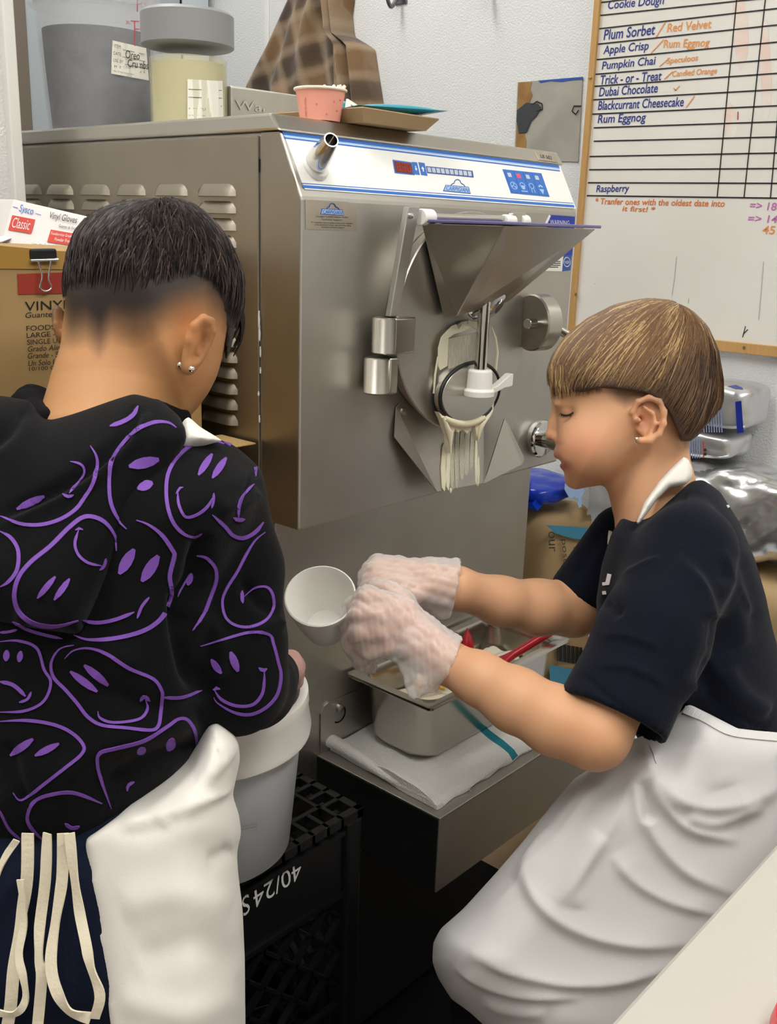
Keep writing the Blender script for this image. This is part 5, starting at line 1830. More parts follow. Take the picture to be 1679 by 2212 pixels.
def folds(lines, pts, nrm, front=True):
    """raise or sink cloth along fold lines: (polyline, amplitude, width px)"""
    x, y, dep = project(pts)
    facing = np.einsum('ij,ij->i', nrm, (CAM - pts) / np.linalg.norm(CAM - pts, axis=1, keepdims=True))
    wgt = np.clip((facing + .1) / .4, 0, 1) if front else np.ones(len(pts))
    h = np.zeros(len(pts))
    for ent in lines:
        line, amp, w = ent[:3]
        L = smoothpath([np.array(p, float) for p in line], 5) if len(line) > 2 else [np.array(p, float) for p in line]
        if len(ent) == 3:
            d, t = seg_dist(x, y, L)
            h += amp * np.exp(-(d / w) ** 2) * np.clip(np.minimum(t, 1 - t) * 6, .0, 1) ** .7
        else:
            # an overhanging lip: high along the line, fading away slowly on one side and dropping at once on the other
            d, t, sd = seg_dist(x, y, L, True)
            h += amp * np.where(sd > 0, np.exp(-d / w), np.exp(-(d / (w * .42)) ** 2)) * np.clip(np.minimum(t, 1 - t) * 5, .0, 1)
    return pts + nrm * (h * wgt)[:, None]


def paint(o, pts, base, spots):
    """colour attribute: base colour with soft spots (px, py, rx, ry, colour, strength) on the thing itself"""
    x, y, _ = project(pts)
    c = np.tile(np.array(lin(base)[:3]), (len(pts), 1))
    for s in spots:
        if callable(s):
            c = s(x, y, c)
            continue
        px, py, rx, ry, col, k = s
        w = k * np.exp(-(((x - px) / rx) ** 2 + ((y - py) / ry) ** 2))
        c = c * (1 - w[:, None]) + np.array(lin(col)[:3]) * w[:, None]
    a = o.data.color_attributes.new('tone', 'FLOAT_COLOR', 'POINT')
    a.data.foreach_set('color', np.c_[c, np.ones(len(c))].astype(f32).ravel())


def chain(pts, k=.008, op='u'):
    """pts: (px, py, depth, radius px) -> capsules"""
    out = []
    Q = [(at(*p[:3]), p[3] * p[2] / F) for p in pts]
    for (a, ra), (b, rb) in zip(Q[:-1], Q[1:]): out.append(Cap(a, b, ra, rb, k, op))
    return out


def ell(px, py, d, rx, ry, rw, ang=0, k=.008, op='u', rpx=True):
    """ellipsoid: rx, ry in photo pixels along a direction turned by ang degrees, rw metres in depth"""
    s = d / F if rpx else 1
    a = math.radians(ang)
    A = np.array([EU * math.cos(a) + EV * math.sin(a), -EU * math.sin(a) + EV * math.cos(a), EW])
    return Ell(at(px, py, d), (rx * s, ry * s, rw), A, k, op)


from mathutils.bvhtree import BVHTree


def bvh_of(pts, quads):
    return BVHTree.FromPolygons([tuple(p) for p in pts], [tuple(int(i) for i in q) for q in quads])


def cast(bv, px, py, lift=.0):
    r = ray(px, py)
    L = np.linalg.norm(r)
    h = bv.ray_cast(Vector(CAM), Vector(r / L))
    if h[0] is None: return None, None
    n = np.array(h[1])
    if n @ r > 0: n = -n
    return np.array(h[0]) + n * lift, n


def ribbon_on(mb, bv, line, width, lift=.0006, thick=.0006, mi=0, taper=True, step=5.0):
    """a printed stroke laid on a cloth surface along a line of photo pixels; width in pixels (or list)"""
    P = smoothpath([np.array(p, float) for p in line], 12) if len(line) > 2 else [np.array(line[0], float) + (np.array(line[1], float) - np.array(line[0], float)) * t for t in np.linspace(0, 1, 12)]
    P = np.array(P)
    seg = np.r_[0, np.cumsum(np.hypot(*np.diff(P, axis=0).T))]
    n = max(3, int(seg[-1] / step))
    s = np.linspace(0, seg[-1], n)
    P = np.c_[np.interp(s, seg, P[:, 0]), np.interp(s, seg, P[:, 1])]
    rows = []
    last = None
    def flush():
        nonlocal rows
        if len(rows) > 1: mb.rings(rows, True, False, mi)
        rows = []
    for i in range(n):
        t = P[min(i + 1, n - 1)] - P[max(i - 1, 0)]
        t /= np.linalg.norm(t) + 1e-9
        nn = np.array([-t[1], t[0]])
        u = i / (n - 1)
        w = np.interp(u, np.linspace(0, 1, len(width)), width) if hasattr(width, '__len__') else width
        if taper: w *= min(1, .25 + 5 * min(u, 1 - u))
        a, na = cast(bv, *(P[i] + nn * w / 2))
        b, nb2 = cast(bv, *(P[i] - nn * w / 2))
        if a is None or b is None or np.linalg.norm(a - b) > .025 or (last is not None and np.linalg.norm(a - last) > .03):
            flush()
            last = a
            continue
        last = a
        rows.append([a + na * lift, b + nb2 * lift, b + nb2 * (lift - thick), a + na * (lift - thick)])
    flush()
# ------------------------------------------------------------------ boy at the left, seen from behind
D('skin_tan', '#b5835c', 0.52, attr='tone', sss=0.12, bump=(160, 0.08), spec=0.35)
D('skin_light', '#cf9f7c', 0.48, attr='tone', sss=0.12, bump=(160, 0.06), spec=0.35)
D('hoodie_black', '#09090c', 0.95, bump=(380, 0.2), sheen=0.04, spec=0.15)
D('hoodie_lining', '#09090c', 0.95, bump=(380, 0.25), spec=0.2)
D('purple_print', '#70459f', 0.75, bump=(300, 0.2))
D('apron_white', '#dedad2', 0.85, bump=(700, 0.04), sheen=0.1)
D('apron_grey', '#cbc9c8', 0.8, bump=(700, 0.03), sheen=0.1)
D('cotton_cream', '#dcd2ba', 0.85, bump=(300, 0.2))
D('pants_navy', '#10172a', 0.9, bump=(300, 0.2), spec=0.2)
D('pants_black', '#0b0b0d', 0.9, spec=0.2)
D('tee_navy', '#0b0f1b', 0.92, bump=(380, 0.2), sheen=0.05, spec=0.15)
D('hair_dark', '#241d1c', 0.45, spec=0.4)
D('hair_dark_light', '#4a3d39', 0.4, spec=0.5)
D('hair_brown', '#6e533a', 0.42, spec=0.5)
D('hair_brown_light', '#8a6c4c', 0.42, spec=0.5)
D('hair_brown_dark', '#402d1f', 0.5)
D('hair_blond', '#b99a6c', 0.4, spec=0.5)
D('earring_metal', '#e4e0d6', 0.1, 1.0)
D('lash', '#2b1d16', 0.7)
D('shoe_black', '#101010', 0.7)


def person(name, prims, vox, mt, label, base, spots, post=None):
    o, p, q = sdf_object(name, prims, vox, mt, None, 1, post=post)
    tag(o, label, 'person')
    paint(o, p, base, spots)
    return o, p, q


SK = '#b6855a'
head_poly = [(140, 640), (143, 600), (155, 545), (170, 508), (195, 480), (235, 457), (290, 445), (350, 443), (408, 453), (448, 484), (480, 524), (500, 572), (511, 620), (512, 660), (505, 700), (491, 740), (480, 775), (468, 815), (450, 850), (428, 880), (408, 900), (385, 903), (352, 885), (300, 862), (230, 840), (170, 790), (148, 730)]
floor_at = lambda p, z: np.array([p[0], p[1], z])
hipR, hipL = at(320, 1860, .83), at(20, 1860, .80)
LBP = [Infl(head_poly, .88, .080, .075)]
LBP += chain([(262, 760, .875, 108), (240, 860, .855, 112), (225, 960, .84, 150)], .03)
LBP += [ell(225, 1030, .845, 270, 70, .05, 0, .03)]
LBP += chain([(225, 1050, .85, 150), (220, 1400, .85, 150), (180, 1760, .86, 150)], .03)
LBP += chain([(455, 1060, .84, 70), (500, 1260, .84, 60), (512, 1480, .835, 55), (560, 1480, .90, 48), (600, 1452, .965, 34)], .01)
LBP += chain([(-40, 1060, .81, 70), (-110, 1280, .80, 60), (-120, 1480, .82, 55), (100, 1500, .93, 46), (330, 1490, .985, 34), (400, 1480, .99, 38)], .01)
# right hand inside the bucket: palm, four fingers, thumb
LBP += [ell(622, 1442, .978, 26, 30, .012, 30, .012)]
for fx_, fy_, dd_ in ((632, 1470, .985), (644, 1462, .992), (648, 1446, 1.0), (644, 1430, 1.005)):
    LBP += chain([(624, 1446, .98, 9), ((624 + fx_) / 2 + 6, (1446 + fy_) / 2 + 2, dd_, 8.5), (fx_, fy_ + 8, dd_ + .012, 7), (fx_ - 5, fy_ + 20, dd_ + .014, 6)], .003)
LBP += chain([(612, 1430, .975, 10), (622, 1414, .985, 9), (634, 1412, .998, 7)], .003)
# left hand on the bucket's far side
LBP += [ell(420, 1478, .995, 30, 34, .012, 0, .01)]
for k in range(4): LBP += chain([(430, 1462 + 12 * k, .995, 9), (456, 1462 + 12 * k, 1.0, 8), (470, 1470 + 12 * k, 1.01, 7)], .003)
LBP += chain([(415, 1455, .99, 10), (432, 1436, .99, 9), (446, 1430, .995, 7)], .003)
for hp in (hipR, hipL):
    kn_ = floor_at(hp + np.array([.01, .01, 0]), .36)
    an_ = floor_at(hp, .075)
    LBP += [Cap(hp, kn_, .05, .04, .02), Cap(kn_, an_, .042, .03, .02), Cap(an_ + np.array([0, 0, -.03]), an_ + np.array([.085, .0, -.035] if hp is hipR else [-.02, .09, -.035]), .026, .022, .02)]
# ears
LBP += [ell(428, 742, .806, 24, 58, .012, 14, .008)]
LBP += chain([(402, 798, .812, 11), (404, 770, .802, 9), (408, 735, .795, 9), (420, 704, .793, 9.5), (440, 688, .795, 9.5), (456, 694, .800, 8.5), (459, 716, .804, 8), (452, 742, .808, 7)], .004)
LBP += [ell(438, 736, .794, 9, 30, .011, 16, .003, 's'), ell(424, 765, .796, 6, 18, .009, 14, .003, 's'), ell(408, 797, .806, 11, 15, .008, 0, .006)]
LBP += [ell(132, 705, .90, 11, 46, .020, -8, .006)]


def lb_tone(x, y, c):
    # cropped hair: density rises upward from the nape line
    line = np.interp(x, [118, 140, 160, 185, 215, 240, 290, 330, 360, 400, 440, 475, 500, 530], [735, 740, 745, 735, 768, 728, 742, 728, 705, 690, 678, 700, 745, 760])
    t = np.clip((line - y + 16) / 105, 0, 1)
    t = t * (1.9 - .9 * t)
    t = np.clip(t, 0, 1)
    hc = np.array(lin('#1c1614')[:3])
    return c * (1 - .985 * t[:, None]) + hc * .985 * t[:, None]


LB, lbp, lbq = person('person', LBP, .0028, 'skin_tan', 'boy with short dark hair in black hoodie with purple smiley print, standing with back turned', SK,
                      [lb_tone, (130, 708, 13, 46, '#b6855a', 1.0), (439, 736, 8, 28, '#5e3620', .9), (424, 766, 5, 16, '#7a4a2e', .7), (424, 745, 26, 60, '#c07a50', .35), (400, 850, 90, 60, '#a8703f', .3), (410, 700, 40, 40, '#b36f3c', .4)])  # the dark ear spots paint the hollow's shade into the skin tone
as_parent(LB)
hbv = bvh_of(lbp, lbq)

# short dark hair
LH = [Infl([(139, 660), (141, 610), (152, 552), (166, 508), (192, 477), (233, 453), (290, 440), (330, 438), (366, 433), (418, 449), (455, 480), (487, 520), (508, 566), (519, 615), (521, 655), (512, 695), (502, 740), (492, 775), (470, 815), (400, 860), (250, 840), (170, 790), (148, 730)], .885, .0835, .075),
      PolyCut([(100, 660), (150, 655), (200, 660), (250, 655), (300, 645), (340, 630), (380, 615), (420, 604), (455, 614), (478, 655), (487, 712), (486, 760), (484, 790), (530, 800), (530, 950), (100, 950)], .88, .004)]
lho, lhp, lhq = sdf_object('hair', LH, .003, 'hair_dark', LB, 2)
lbv = bvh_of(lhp, lhq)


def strands(bv, ctr, crown, count, th0, th1, length, mats, pick, rad, lift, seed, name, parent, keep=None, segs=8, wob=.02, stop_z=-.45):
    r_ = np.random.default_rng(seed)
    ctr, crown = np.array(ctr), np.array(crown)
    c = crown - ctr
    c /= np.linalg.norm(c)
    u = np.cross(c, [0, 0, 1.0]) if abs(c[2]) < .95 else np.cross(c, [0, 1.0, 0])
    u /= np.linalg.norm(u)
    v = np.cross(c, u)
    mb = MB()
    for i in range(count):
        phi = r_.uniform(0, 2 * math.pi)
        t0 = th0 + (th1 - th0) * r_.uniform() ** .8
        Lh = length * r_.uniform(.55, 1.1)
        lf = lift * r_.uniform(.4, 1.4)
        tw_ = r_.normal() * wob
        P = []
        for k in range(segs):
            f = k / (segs - 1)
            th = t0 + Lh * f
            ph = phi + tw_ * f / max(.2, math.sin(max(th, .2)))
            d = c * math.cos(th) + (u * math.cos(ph) + v * math.sin(ph)) * math.sin(th)
            h = bv.ray_cast(Vector(ctr + d * .3), Vector(-d))
            if h[0] is None: break
            n = np.array(h[1])
            if n @ d < 0: n = -n
            if n[2] < stop_z: break
            P.append(np.array(h[0]) + n * lf * (1 - .6 * f * f))
        if len(P) < 3: continue
        if keep is not None and not keep(P): continue
        rr = [rad * (.55 + .45 * math.sin(math.pi * min(1, .15 + j / (len(P) - 1)))) * (1 if j < len(P) - 1 else .25) for j in range(len(P))]
        mb.tube(P, rr, 3, cap=False, mi=pick(r_, P, phi))
    return mb.build(name, mats, parent, smooth=80)


strands(lbv, at(325, 620, .885), at(352, 440, .885), 7000, .10, 1.55, .36, ['hair_dark', 'hair_dark_light'], lambda r, P, ph: 1 if r.uniform() < .30 else 0, .00055, .0030, 5, 'hair_strands', LB, segs=6, wob=.05)
m = MB()
for i in range(16):
    x = 500 + 16 * random.random()
    y0 = 560 + 90 * random.random()
    m.tube(smoothpath([at(x, y0, .90), at(x + 12, y0 + 40, .90), at(x + 6 + 6 * random.random(), y0 + 85, .905), at(x - 6, min(790, y0 + 120), .91)], 4), list(np.linspace(.0028, .0006, 13)), 5)
m.build('front_hair', 'hair_dark', LB, smooth=60)
for x, y, d_ in ((414, 797, .7955), (389, 788, .811)):
    MB().ball(at(x, y, d_), .0028, 12).build('earring', 'earring_metal', LB, smooth=60)

# trousers
LP = [Infl([(-220, 1720), (300, 1690), (360, 1760), (420, 1900), (440, 2050), (450, 2330), (-230, 2330)], .815, .085, .075)]
for hp in (hipR, hipL):
    LP += [Cap(hp, floor_at(hp, .45), .056, .056, .03), Cap(floor_at(hp, .45), floor_at(hp, .09), .056, .05, .03)]
tro, trp, trq = sdf_object('trousers', LP, .005, 'pants_navy', LB, 2)
for hp in (hipR, hipL):
    a_ = floor_at(hp, .055)
    so, _, _ = sdf_object('shoe', [Cap(a_ + np.array([0, 0, -.006]), a_ + np.array([.095, -.005, -.012] if hp is hipR else [-.02, .10, -.012]), .034, .030, .02), Half((a_[0], a_[1], .0135), (0, 0, -1), .3)], .004, 'shoe_black', LB, 2)

# apron round the hips
AP = [Infl([(300, 1690), (405, 1640), (448, 1560), (470, 1552), (512, 1590), (520, 1640), (508, 1690), (500, 1712), (517, 1760), (522, 1800), (512, 1838), (514, 1880), (524, 1960), (529, 2060), (532, 2400), (60, 2400), (60, 1600)], .825, .096, .05), PolyCut([(0, 1816), (110, 1820), (198, 1805), (268, 1753), (348, 1692), (407, 1634), (453, 1556), (458, 1530), (600, 1500), (600, 1300), (0, 1300)], .8, .003),
      Half(at(184, 1822, .8), np.cross(ray(184, 1822), ray(246, 2260)) * (1 if (np.cross(ray(184, 1822), ray(246, 2260)) @ (at(100, 2000, .8) - at(184, 1822, .8))) > 0 else -1), 1.2)]
AF = [([(514, 1686), (455, 1722), (370, 1758), (300, 1778), (255, 1778)], .007, 34, 1), ([(520, 1600), (480, 1650), (430, 1690)], .003, 22, 1), ([(350, 1762), (365, 1790)], .002, 6), ([(500, 1830), (480, 1850), (450, 1858)], -.004, 16), ([(260, 1960), (380, 1930), (500, 1960)], .003, 40), ([(300, 2080), (420, 2040), (520, 2080)], -.003, 40), ([(480, 1640), (470, 1590)], -.004, 10), ([(250, 2150), (400, 2190), (520, 2150)], .003, 35)]
apo, app_, apq = sdf_object('apron', AP, .004, 'apron_white', LB, 3, post=lambda p, n: folds(AF, p, n))
apo['_o'] = [0.0, 0.0, 0.0]
apv = bvh_of(app_, apq)
m = MB()
ribbon_on(m, apv, [(196, 1850), (215, 1980), (232, 2100), (250, 2230)], 36, .0012, .001, taper=False)
m.build('apron_hem', 'apron_white', apo)
# apron ties hanging down
tv = bvh_of(trp, trq)
lines = [([(60, 1800), (58, 1900), (44, 1990), (30, 2090), (22, 2180), (8, 2260)], 26), ([(36, 1815), (12, 1850), (-10, 1900), (-30, 1990)], 15), ([(44, 1900), (52, 1990), (40, 2060), (50, 2110), (55, 2160), (32, 2190), (-14, 2186)], 17),
         ([(102, 1800), (98, 1900), (86, 2000), (84, 2070), (90, 2110), (80, 2230)], 23), ([(136, 1800), (134, 1900), (120, 1990), (110, 2080), (122, 2140), (150, 2185), (196, 2200)], 24),
         ([(150, 1800), (160, 1890), (172, 1970), (186, 2040), (196, 2090), (216, 2150), (204, 2200)], 22)]
for k, (ln, wd) in enumerate(lines):
    m = MB()
    L3 = smoothpath([at(x, y, .722 - .004 * k + .002 * math.sin(y * .02)) for x, y in ln], 6)
    rs = []
    for i, P in enumerate(L3):
        t = L3[min(i + 1, len(L3) - 1)] - L3[max(i - 1, 0)]
        t /= np.linalg.norm(t)
        w = np.cross(t, EW)
        w /= np.linalg.norm(w)
        tw_ = .55 * math.sin(i * .35 + k * 1.7)
        w = w * math.cos(tw_) + EW * math.sin(tw_)
        n = np.cross(t, w)
        hw = wd * .5 * .72 / F
        rs.append([P + w * hw + n * .0006, P - w * hw + n * .0006, P - w * hw - n * .0006, P + w * hw - n * .0006])
    m.rings(rs, True)
    m.build('apron_tie', 'cotton_cream', LB, smooth=50)

# hoodie
torso = [(-140, 940), (0, 905), (120, 895), (300, 885), (410, 925), (500, 965), (560, 1020), (570, 1120), (520, 1240), (490, 1300), (488, 1400), (480, 1500), (462, 1562), (410, 1640), (350, 1700), (270, 1762), (200, 1816), (110, 1830), (0, 1824), (-150, 1812), (-210, 1500), (-200, 1100)]
torso = [(x, y + (90 if y > 1700 else 60 if y > 1600 else 0)) for x, y in torso]
HP = [Infl(torso, .855, .141, .085)]
HP += chain([(455, 1078, .845, 108), (492, 1230, .84, 112), (503, 1390, .825, 108), (510, 1478, .83, 100), (548, 1482, .885, 84), (585, 1462, .945, 62)], .018)
HP += chain([(-60, 1078, .82, 105), (-125, 1260, .80, 105), (-135, 1440, .81, 100), (60, 1490, .91, 80)], .018)
HP += [PolyCut([(-300, 1800), (0, 1822), (110, 1829), (200, 1814), (270, 1762), (350, 1700), (410, 1642), (456, 1560), (500, 1600), (600, 1700), (600, 2100), (-300, 2100)], .8, .003)]
HF = [([(440, 1150), (425, 1250), (395, 1330), (410, 1430), (440, 1500)], -.014, 22), ([(520, 1250), (560, 1300), (600, 1320)], -.006, 16), ([(540, 1370), (590, 1350), (612, 1345)], .005, 14), ([(440, 1330), (480, 1400), (470, 1470)], .006, 18), ([(430, 1560), (330, 1580), (220, 1610), (120, 1700)], .006, 30), ([(430, 1610), (330, 1640), (230, 1690)], -.006, 22),
      ([(20, 1600), (30, 1680), (60, 1740)], -.005, 18), ([(200, 1480), (330, 1530), (440, 1540)], -.005, 24), ([(560, 1010), (545, 1030), (530, 1065), (500, 1120)], -.003, 6), ([(380, 1270), (400, 1330), (430, 1350)], -.006, 20), ([(470, 1100), (520, 1090), (560, 1060)], .004, 18), ([(100, 1420), (200, 1400), (300, 1440)], .004, 26)]
hoo, hop_, hoq = sdf_object('hoodie', HP, .0036, 'hoodie_black', LB, 2, post=lambda p, n: folds(HF, p, n))
hoo['_o'] = [0.0, 0.0, 0.0]
hv = bvh_of(hop_, hoq)
hood = [(-130, 872), (0, 854), (62, 864), (100, 908), (190, 880), (290, 850), (350, 866), (392, 903), (400, 950), (352, 1034), (297, 1132), (232, 1262), (172, 1372), (90, 1362), (0, 1348), (-150, 1330)]
HDP = [Infl(hood, .775, .062, .045, tilt=(-.05, -.17))]
HDF = [([(300, 880), (262, 950), (150, 1040), (0, 1115)], -.007, 13), ([(320, 890), (285, 960), (170, 1060), (0, 1140)], .004, 12), ([(385, 915), (390, 950), (340, 1040), (285, 1140)], .004, 14), ([(60, 870), (20, 920), (-30, 960)], -.008, 20), ([(30, 1340), (90, 1330), (150, 1340)], .004, 16)]
hdo, hdp, hdq = sdf_object('hood', HDP, .0036, 'hoodie_black', LB, 2, post=lambda p, n: folds(HDF, p, n))
hdo['_o'] = [0.0, 0.0, 0.0]
# collar ring that closes round the neck
sdf_object('hood_collar', chain([(95, 905, .80, 26), (60, 880, .84, 34), (70, 872, .90, 36), (180, 900, .94, 34), (300, 905, .94, 32), (372, 912, .90, 30), (380, 908, .85, 28), (330, 880, .81, 22)], .012), .004, 'hoodie_lining', LB, 2)
# pattern of drawn smiling faces: outlines, eyes and mouths printed on the cloth
allp = np.vstack([hop_, hdp])
allq = np.vstack([hoq, hdq + len(hop_)])
pv = bvh_of(allp, allq)
S = []
S += [([(299, 878), (288, 897), (266, 912), (238, 922)], 9)]
S += [([(196, 964), (208, 985), (210, 1010), (200, 1045), (185, 1072), (165, 1100), (132, 1122), (90, 1134), (48, 1132), (0, 1116)], 8), ([(152, 998), (176, 1004), (182, 1022), (168, 1044), (150, 1066)], 5), ([(136, 1068), (148, 1073), (160, 1069)], 6)]
S += [([(380, 925), (362, 914), (330, 914), (295, 930), (262, 962), (240, 1000), (236, 1050), (240, 1090), (256, 1124), (274, 1143)], 8)]
S += [([(484, 960), (455, 953), (415, 962), (382, 990), (364, 1022), (359, 1058), (363, 1098), (376, 1132), (398, 1154), (420, 1160), (436, 1152)], 8), ([(380, 1068), (390, 1054), (396, 1054)], 5), ([(384, 1062), (386, 1090), (400, 1116), (424, 1112), (446, 1096), (458, 1076)], 6), ([(461, 1066), (460, 1082), (456, 1098)], 5)]
S += [([(484, 956), (510, 968), (538, 985), (550, 1000), (552, 1030)], 6), ([(548, 1046), (524, 1072), (515, 1096), (514, 1118)], 6), ([(503, 1118), (514, 1123), (528, 1121)], 8), ([(458, 1112), (484, 1136), (502, 1156), (525, 1162), (550, 1150), (568, 1128)], 8)]
S += [([(572, 1150), (550, 1168), (530, 1200), (512, 1235), (490, 1270), (480, 1300), (488, 1335), (512, 1352), (545, 1354), (575, 1340), (590, 1315), (588, 1285), (575, 1268), (550, 1270), (526, 1290)], 6), ([(522, 1276), (522, 1290), (524, 1304)], 7)]
S += [([(425, 1200), (446, 1205), (464, 1226), (466, 1254), (454, 1290), (438, 1330), (416, 1362)], 7), ([(406, 1246), (388, 1278), (384, 1290)], 4)]
S += [([(295, 1124), (322, 1134), (350, 1156), (372, 1188), (376, 1200), (366, 1244), (370, 1280), (360, 1316), (338, 1345), (300, 1366), (240, 1380), (190, 1382), (160, 1372)], 9), ([(178, 1340), (210, 1345), (250, 1338), (290, 1322)], 8), ([(296, 1336), (306, 1310), (322, 1290)], 6)]
S += [([(252, 1190), (248, 1160), (230, 1132), (206, 1118), (180, 1118), (150, 1140), (110, 1180), (66, 1216), (40, 1250), (32, 1290), (44, 1324), (75, 1346), (120, 1352), (168, 1340)], 9), ([(163, 1146), (172, 1142), (180, 1145)], 6), ([(170, 1146), (162, 1175), (170, 1200), (190, 1216), (218, 1222)], 6), ([(228, 1206), (224, 1222), (214, 1232)], 5)]
S += [([(0, 1148), (24, 1162), (40, 1190), (38, 1230), (20, 1256), (0, 1268)], 8), ([(0, 1366), (18, 1365), (38, 1360)], 6), ([(28, 1342), (60, 1360), (100, 1372), (136, 1380)], 7)]
S += [([(0, 1386), (40, 1384), (80, 1400), (96, 1446), (110, 1470), (104, 1500), (86, 1522), (50, 1536), (0, 1538)], 6), ([(0, 1472), (30, 1480), (56, 1504)], 8), ([(42, 1517), (60, 1510), (68, 1494)], 6)]
S += [([(140, 1422), (158, 1406), (190, 1400), (230, 1412), (280, 1444), (330, 1466), (348, 1490), (350, 1505), (346, 1540), (342, 1566), (326, 1577), (270, 1572), (220, 1566), (190, 1548), (168, 1520), (142, 1490), (116, 1462), (112, 1430), (130, 1402), (160, 1394)], 7), ([(212, 1536), (216, 1550), (240, 1560), (280, 1558), (306, 1550), (318, 1530), (314, 1510)], 6), ([(302, 1514), (312, 1504), (324, 1514)], 7)]
S += [([(352, 1506), (392, 1506), (436, 1492)], 6), ([(432, 1396), (480, 1382), (540, 1366), (580, 1370), (590, 1392), (600, 1430), (606, 1460), (598, 1500), (574, 1528), (540, 1543), (505, 1538), (470, 1518), (462, 1506)], 6), ([(462, 1488), (478, 1510), (510, 1524), (545, 1522), (565, 1500), (570, 1472), (570, 1450)], 6), ([(558, 1442), (568, 1448), (576, 1444)], 8), ([(460, 1490), (468, 1486), (476, 1488)], 7)]
S += [([(0, 1558), (60, 1556), (120, 1566), (160, 1586), (182, 1612), (176, 1630), (150, 1652), (100, 1690), (48, 1728), (28, 1712)], 7), ([(240, 1746), (220, 1690), (210, 1650), (216, 1626), (250, 1616), (310, 1600), (360, 1570), (384, 1554), (404, 1556), (420, 1580), (424, 1610), (416, 1636)], 7), ([(274, 1708), (276, 1696), (290, 1688)], 6)]
S += [([(95, 1816), (66, 1785), (60, 1760), (76, 1730), (110, 1716), (160, 1712), (220, 1735)], 7), ([(140, 1778), (156, 1788), (172, 1784)], 7), ([(0, 1750), (20, 1790), (45, 1812)], 5)]
def face_print(cx_, cy_, rx_, ry_, a_):
    ca, sa = math.cos(a_), math.sin(a_)
    T_ = lambda u, v: (cx_ + ca * rx_ * u - sa * ry_ * v, cy_ + sa * rx_ * u + ca * ry_ * v)
    S.append(([T_(math.cos(q_), math.sin(q_)) for q_ in np.linspace(-1.6, 4.4, 12)], 7))
    S.append(([T_(.55 * math.cos(q_), .1 + .5 * math.sin(q_)) for q_ in np.linspace(.15, 3.0, 7)], 6))
    for u in (-.25, .2): S.append(([T_(u - .03, -.15), T_(u, -.3), T_(u + .04, -.5)], 13))


for q_ in ((-90, 1210, 70, 85, .3), (-95, 1440, 75, 90, -.5), (-100, 1650, 80, 75, .4), (-85, 1010, 60, 60, -.2)): face_print(*q_)
m = MB()
for ln, wd in S: ribbon_on(m, pv, ln, wd, .0009, .0007)
m.build('printed_outline', 'purple_print', hoo)
EYES = [((278, 1008), (342, 992), 24), ((296, 1056), (330, 1044), 22), ((428, 1028), (458, 982), 15), ((458, 1034), (488, 990), 15), ((36, 1100), (96, 1072), 18), ((258, 1240), (290, 1186), 24), ((306, 1256), (342, 1200), 24), ((82, 1292), (120, 1246), 13), ((118, 1296), (150, 1250), 13), ((14, 1428), (16, 1404), 14), ((42, 1430), (46, 1406), 13),
        ((152, 1450), (210, 1494), 16), ((182, 1436), (234, 1480), 17), ((456, 1424), (478, 1454), 14), ((497, 1408), (514, 1450), 18), ((22, 1632), (72, 1596), 17), ((76, 1632), (128, 1606), 15), ((362, 1622), (374, 1594), 20), ((296, 1626), (314, 1616), 16), ((405, 1264), (414, 1238), 14)]
for a, b, w in EYES:
    m = MB()
    ribbon_on(m, pv, [a, ((a[0] * 2 + b[0]) / 3, (a[1] * 2 + b[1]) / 3), ((a[0] + 2 * b[0]) / 3, (a[1] + 2 * b[1]) / 3), b], [w * .25, w * .85, w, w * .85, w * .3], .0009, .0007, taper=False, step=3)
    if m.v: m.build('printed_eye', 'purple_print', hoo)
# blue collar of the shirt underneath and the apron's neck strap
sdf_object('shirt_collar', chain([(15, 920, .795, 14), (50, 902, .80, 16), (95, 912, .802, 8)], .006), .003, 'pants_navy', LB, 2)
sdf_object('apron_strap', [Infl([(354, 992), (376, 944), (400, 903), (408, 900), (432, 922), (482, 952), (430, 966), (385, 984)], .800, .030, .012)], .0026, 'apron_white', LB, 2)
# clear glove on the hand in the bucket
GL = [ell(622, 1442, .976, 34, 38, .018, 30, .012)] + chain([(588, 1462, .955, 44), (612, 1450, .97, 36)], .01) + chain([(632, 1440, .978, 20), (640, 1474, .992, 16)], .01)
# ------------------------------------------------------------------ boy at the right, in profile
hd = 1.15
face = [(1196, 790), (1190, 820), (1189, 850), (1193, 872), (1199, 892), (1201, 915), (1204, 940), (1205, 962), (1206, 982), (1212, 996), (1219, 1012), (1224, 1026), (1231, 1041), (1246, 1051), (1275, 1052), (1310, 1046), (1345, 1030), (1400, 1010), (1460, 965), (1500, 930), (1533, 880), (1545, 830), (1542, 772), (1522, 718), (1488, 682), (1450, 663), (1400, 655), (1340, 664), (1280, 692), (1232, 732), (1206, 768)]
RBP = [Infl(face, hd, .067, .070)]
# nose, lips, chin, cheek
RBP += chain([(1204, 884, hd, 8), (1197, 915, hd, 8.5), (1191, 938, hd, 10)], .010)
RBP += [ell(1191, 941, hd, 11, 10, .008, 0, .004), ell(1207, 949, hd - .010, 13, 9, .006, 20, .005), ell(1207, 949, hd + .010, 13, 9, .006, 20, .005), ell(1201, 955, hd - .007, 5, 3, .004, 10, .002, 's'), ell(1201, 955, hd + .007, 5, 3, .004, 10, .002, 's')]
RBP += [ell(1208, 977, hd, 9.5, 12, .018, -15, .008), ell(1209, 985, hd, 9, 6, .020, 20, .004), ell(1221, 1007, hd, 10.5, 8, .019, 25, .004), ell(1210, 995, hd, 17, 3.2, .022, 22, .002, 's'), ell(1240, 1038, hd, 14, 13, .016, 0, .014)]
RBP += [ell(1265, 965, hd - .042, 46, 44, .018, 0, .03), ell(1265, 965, hd + .042, 46, 44, .018, 0, .03)]
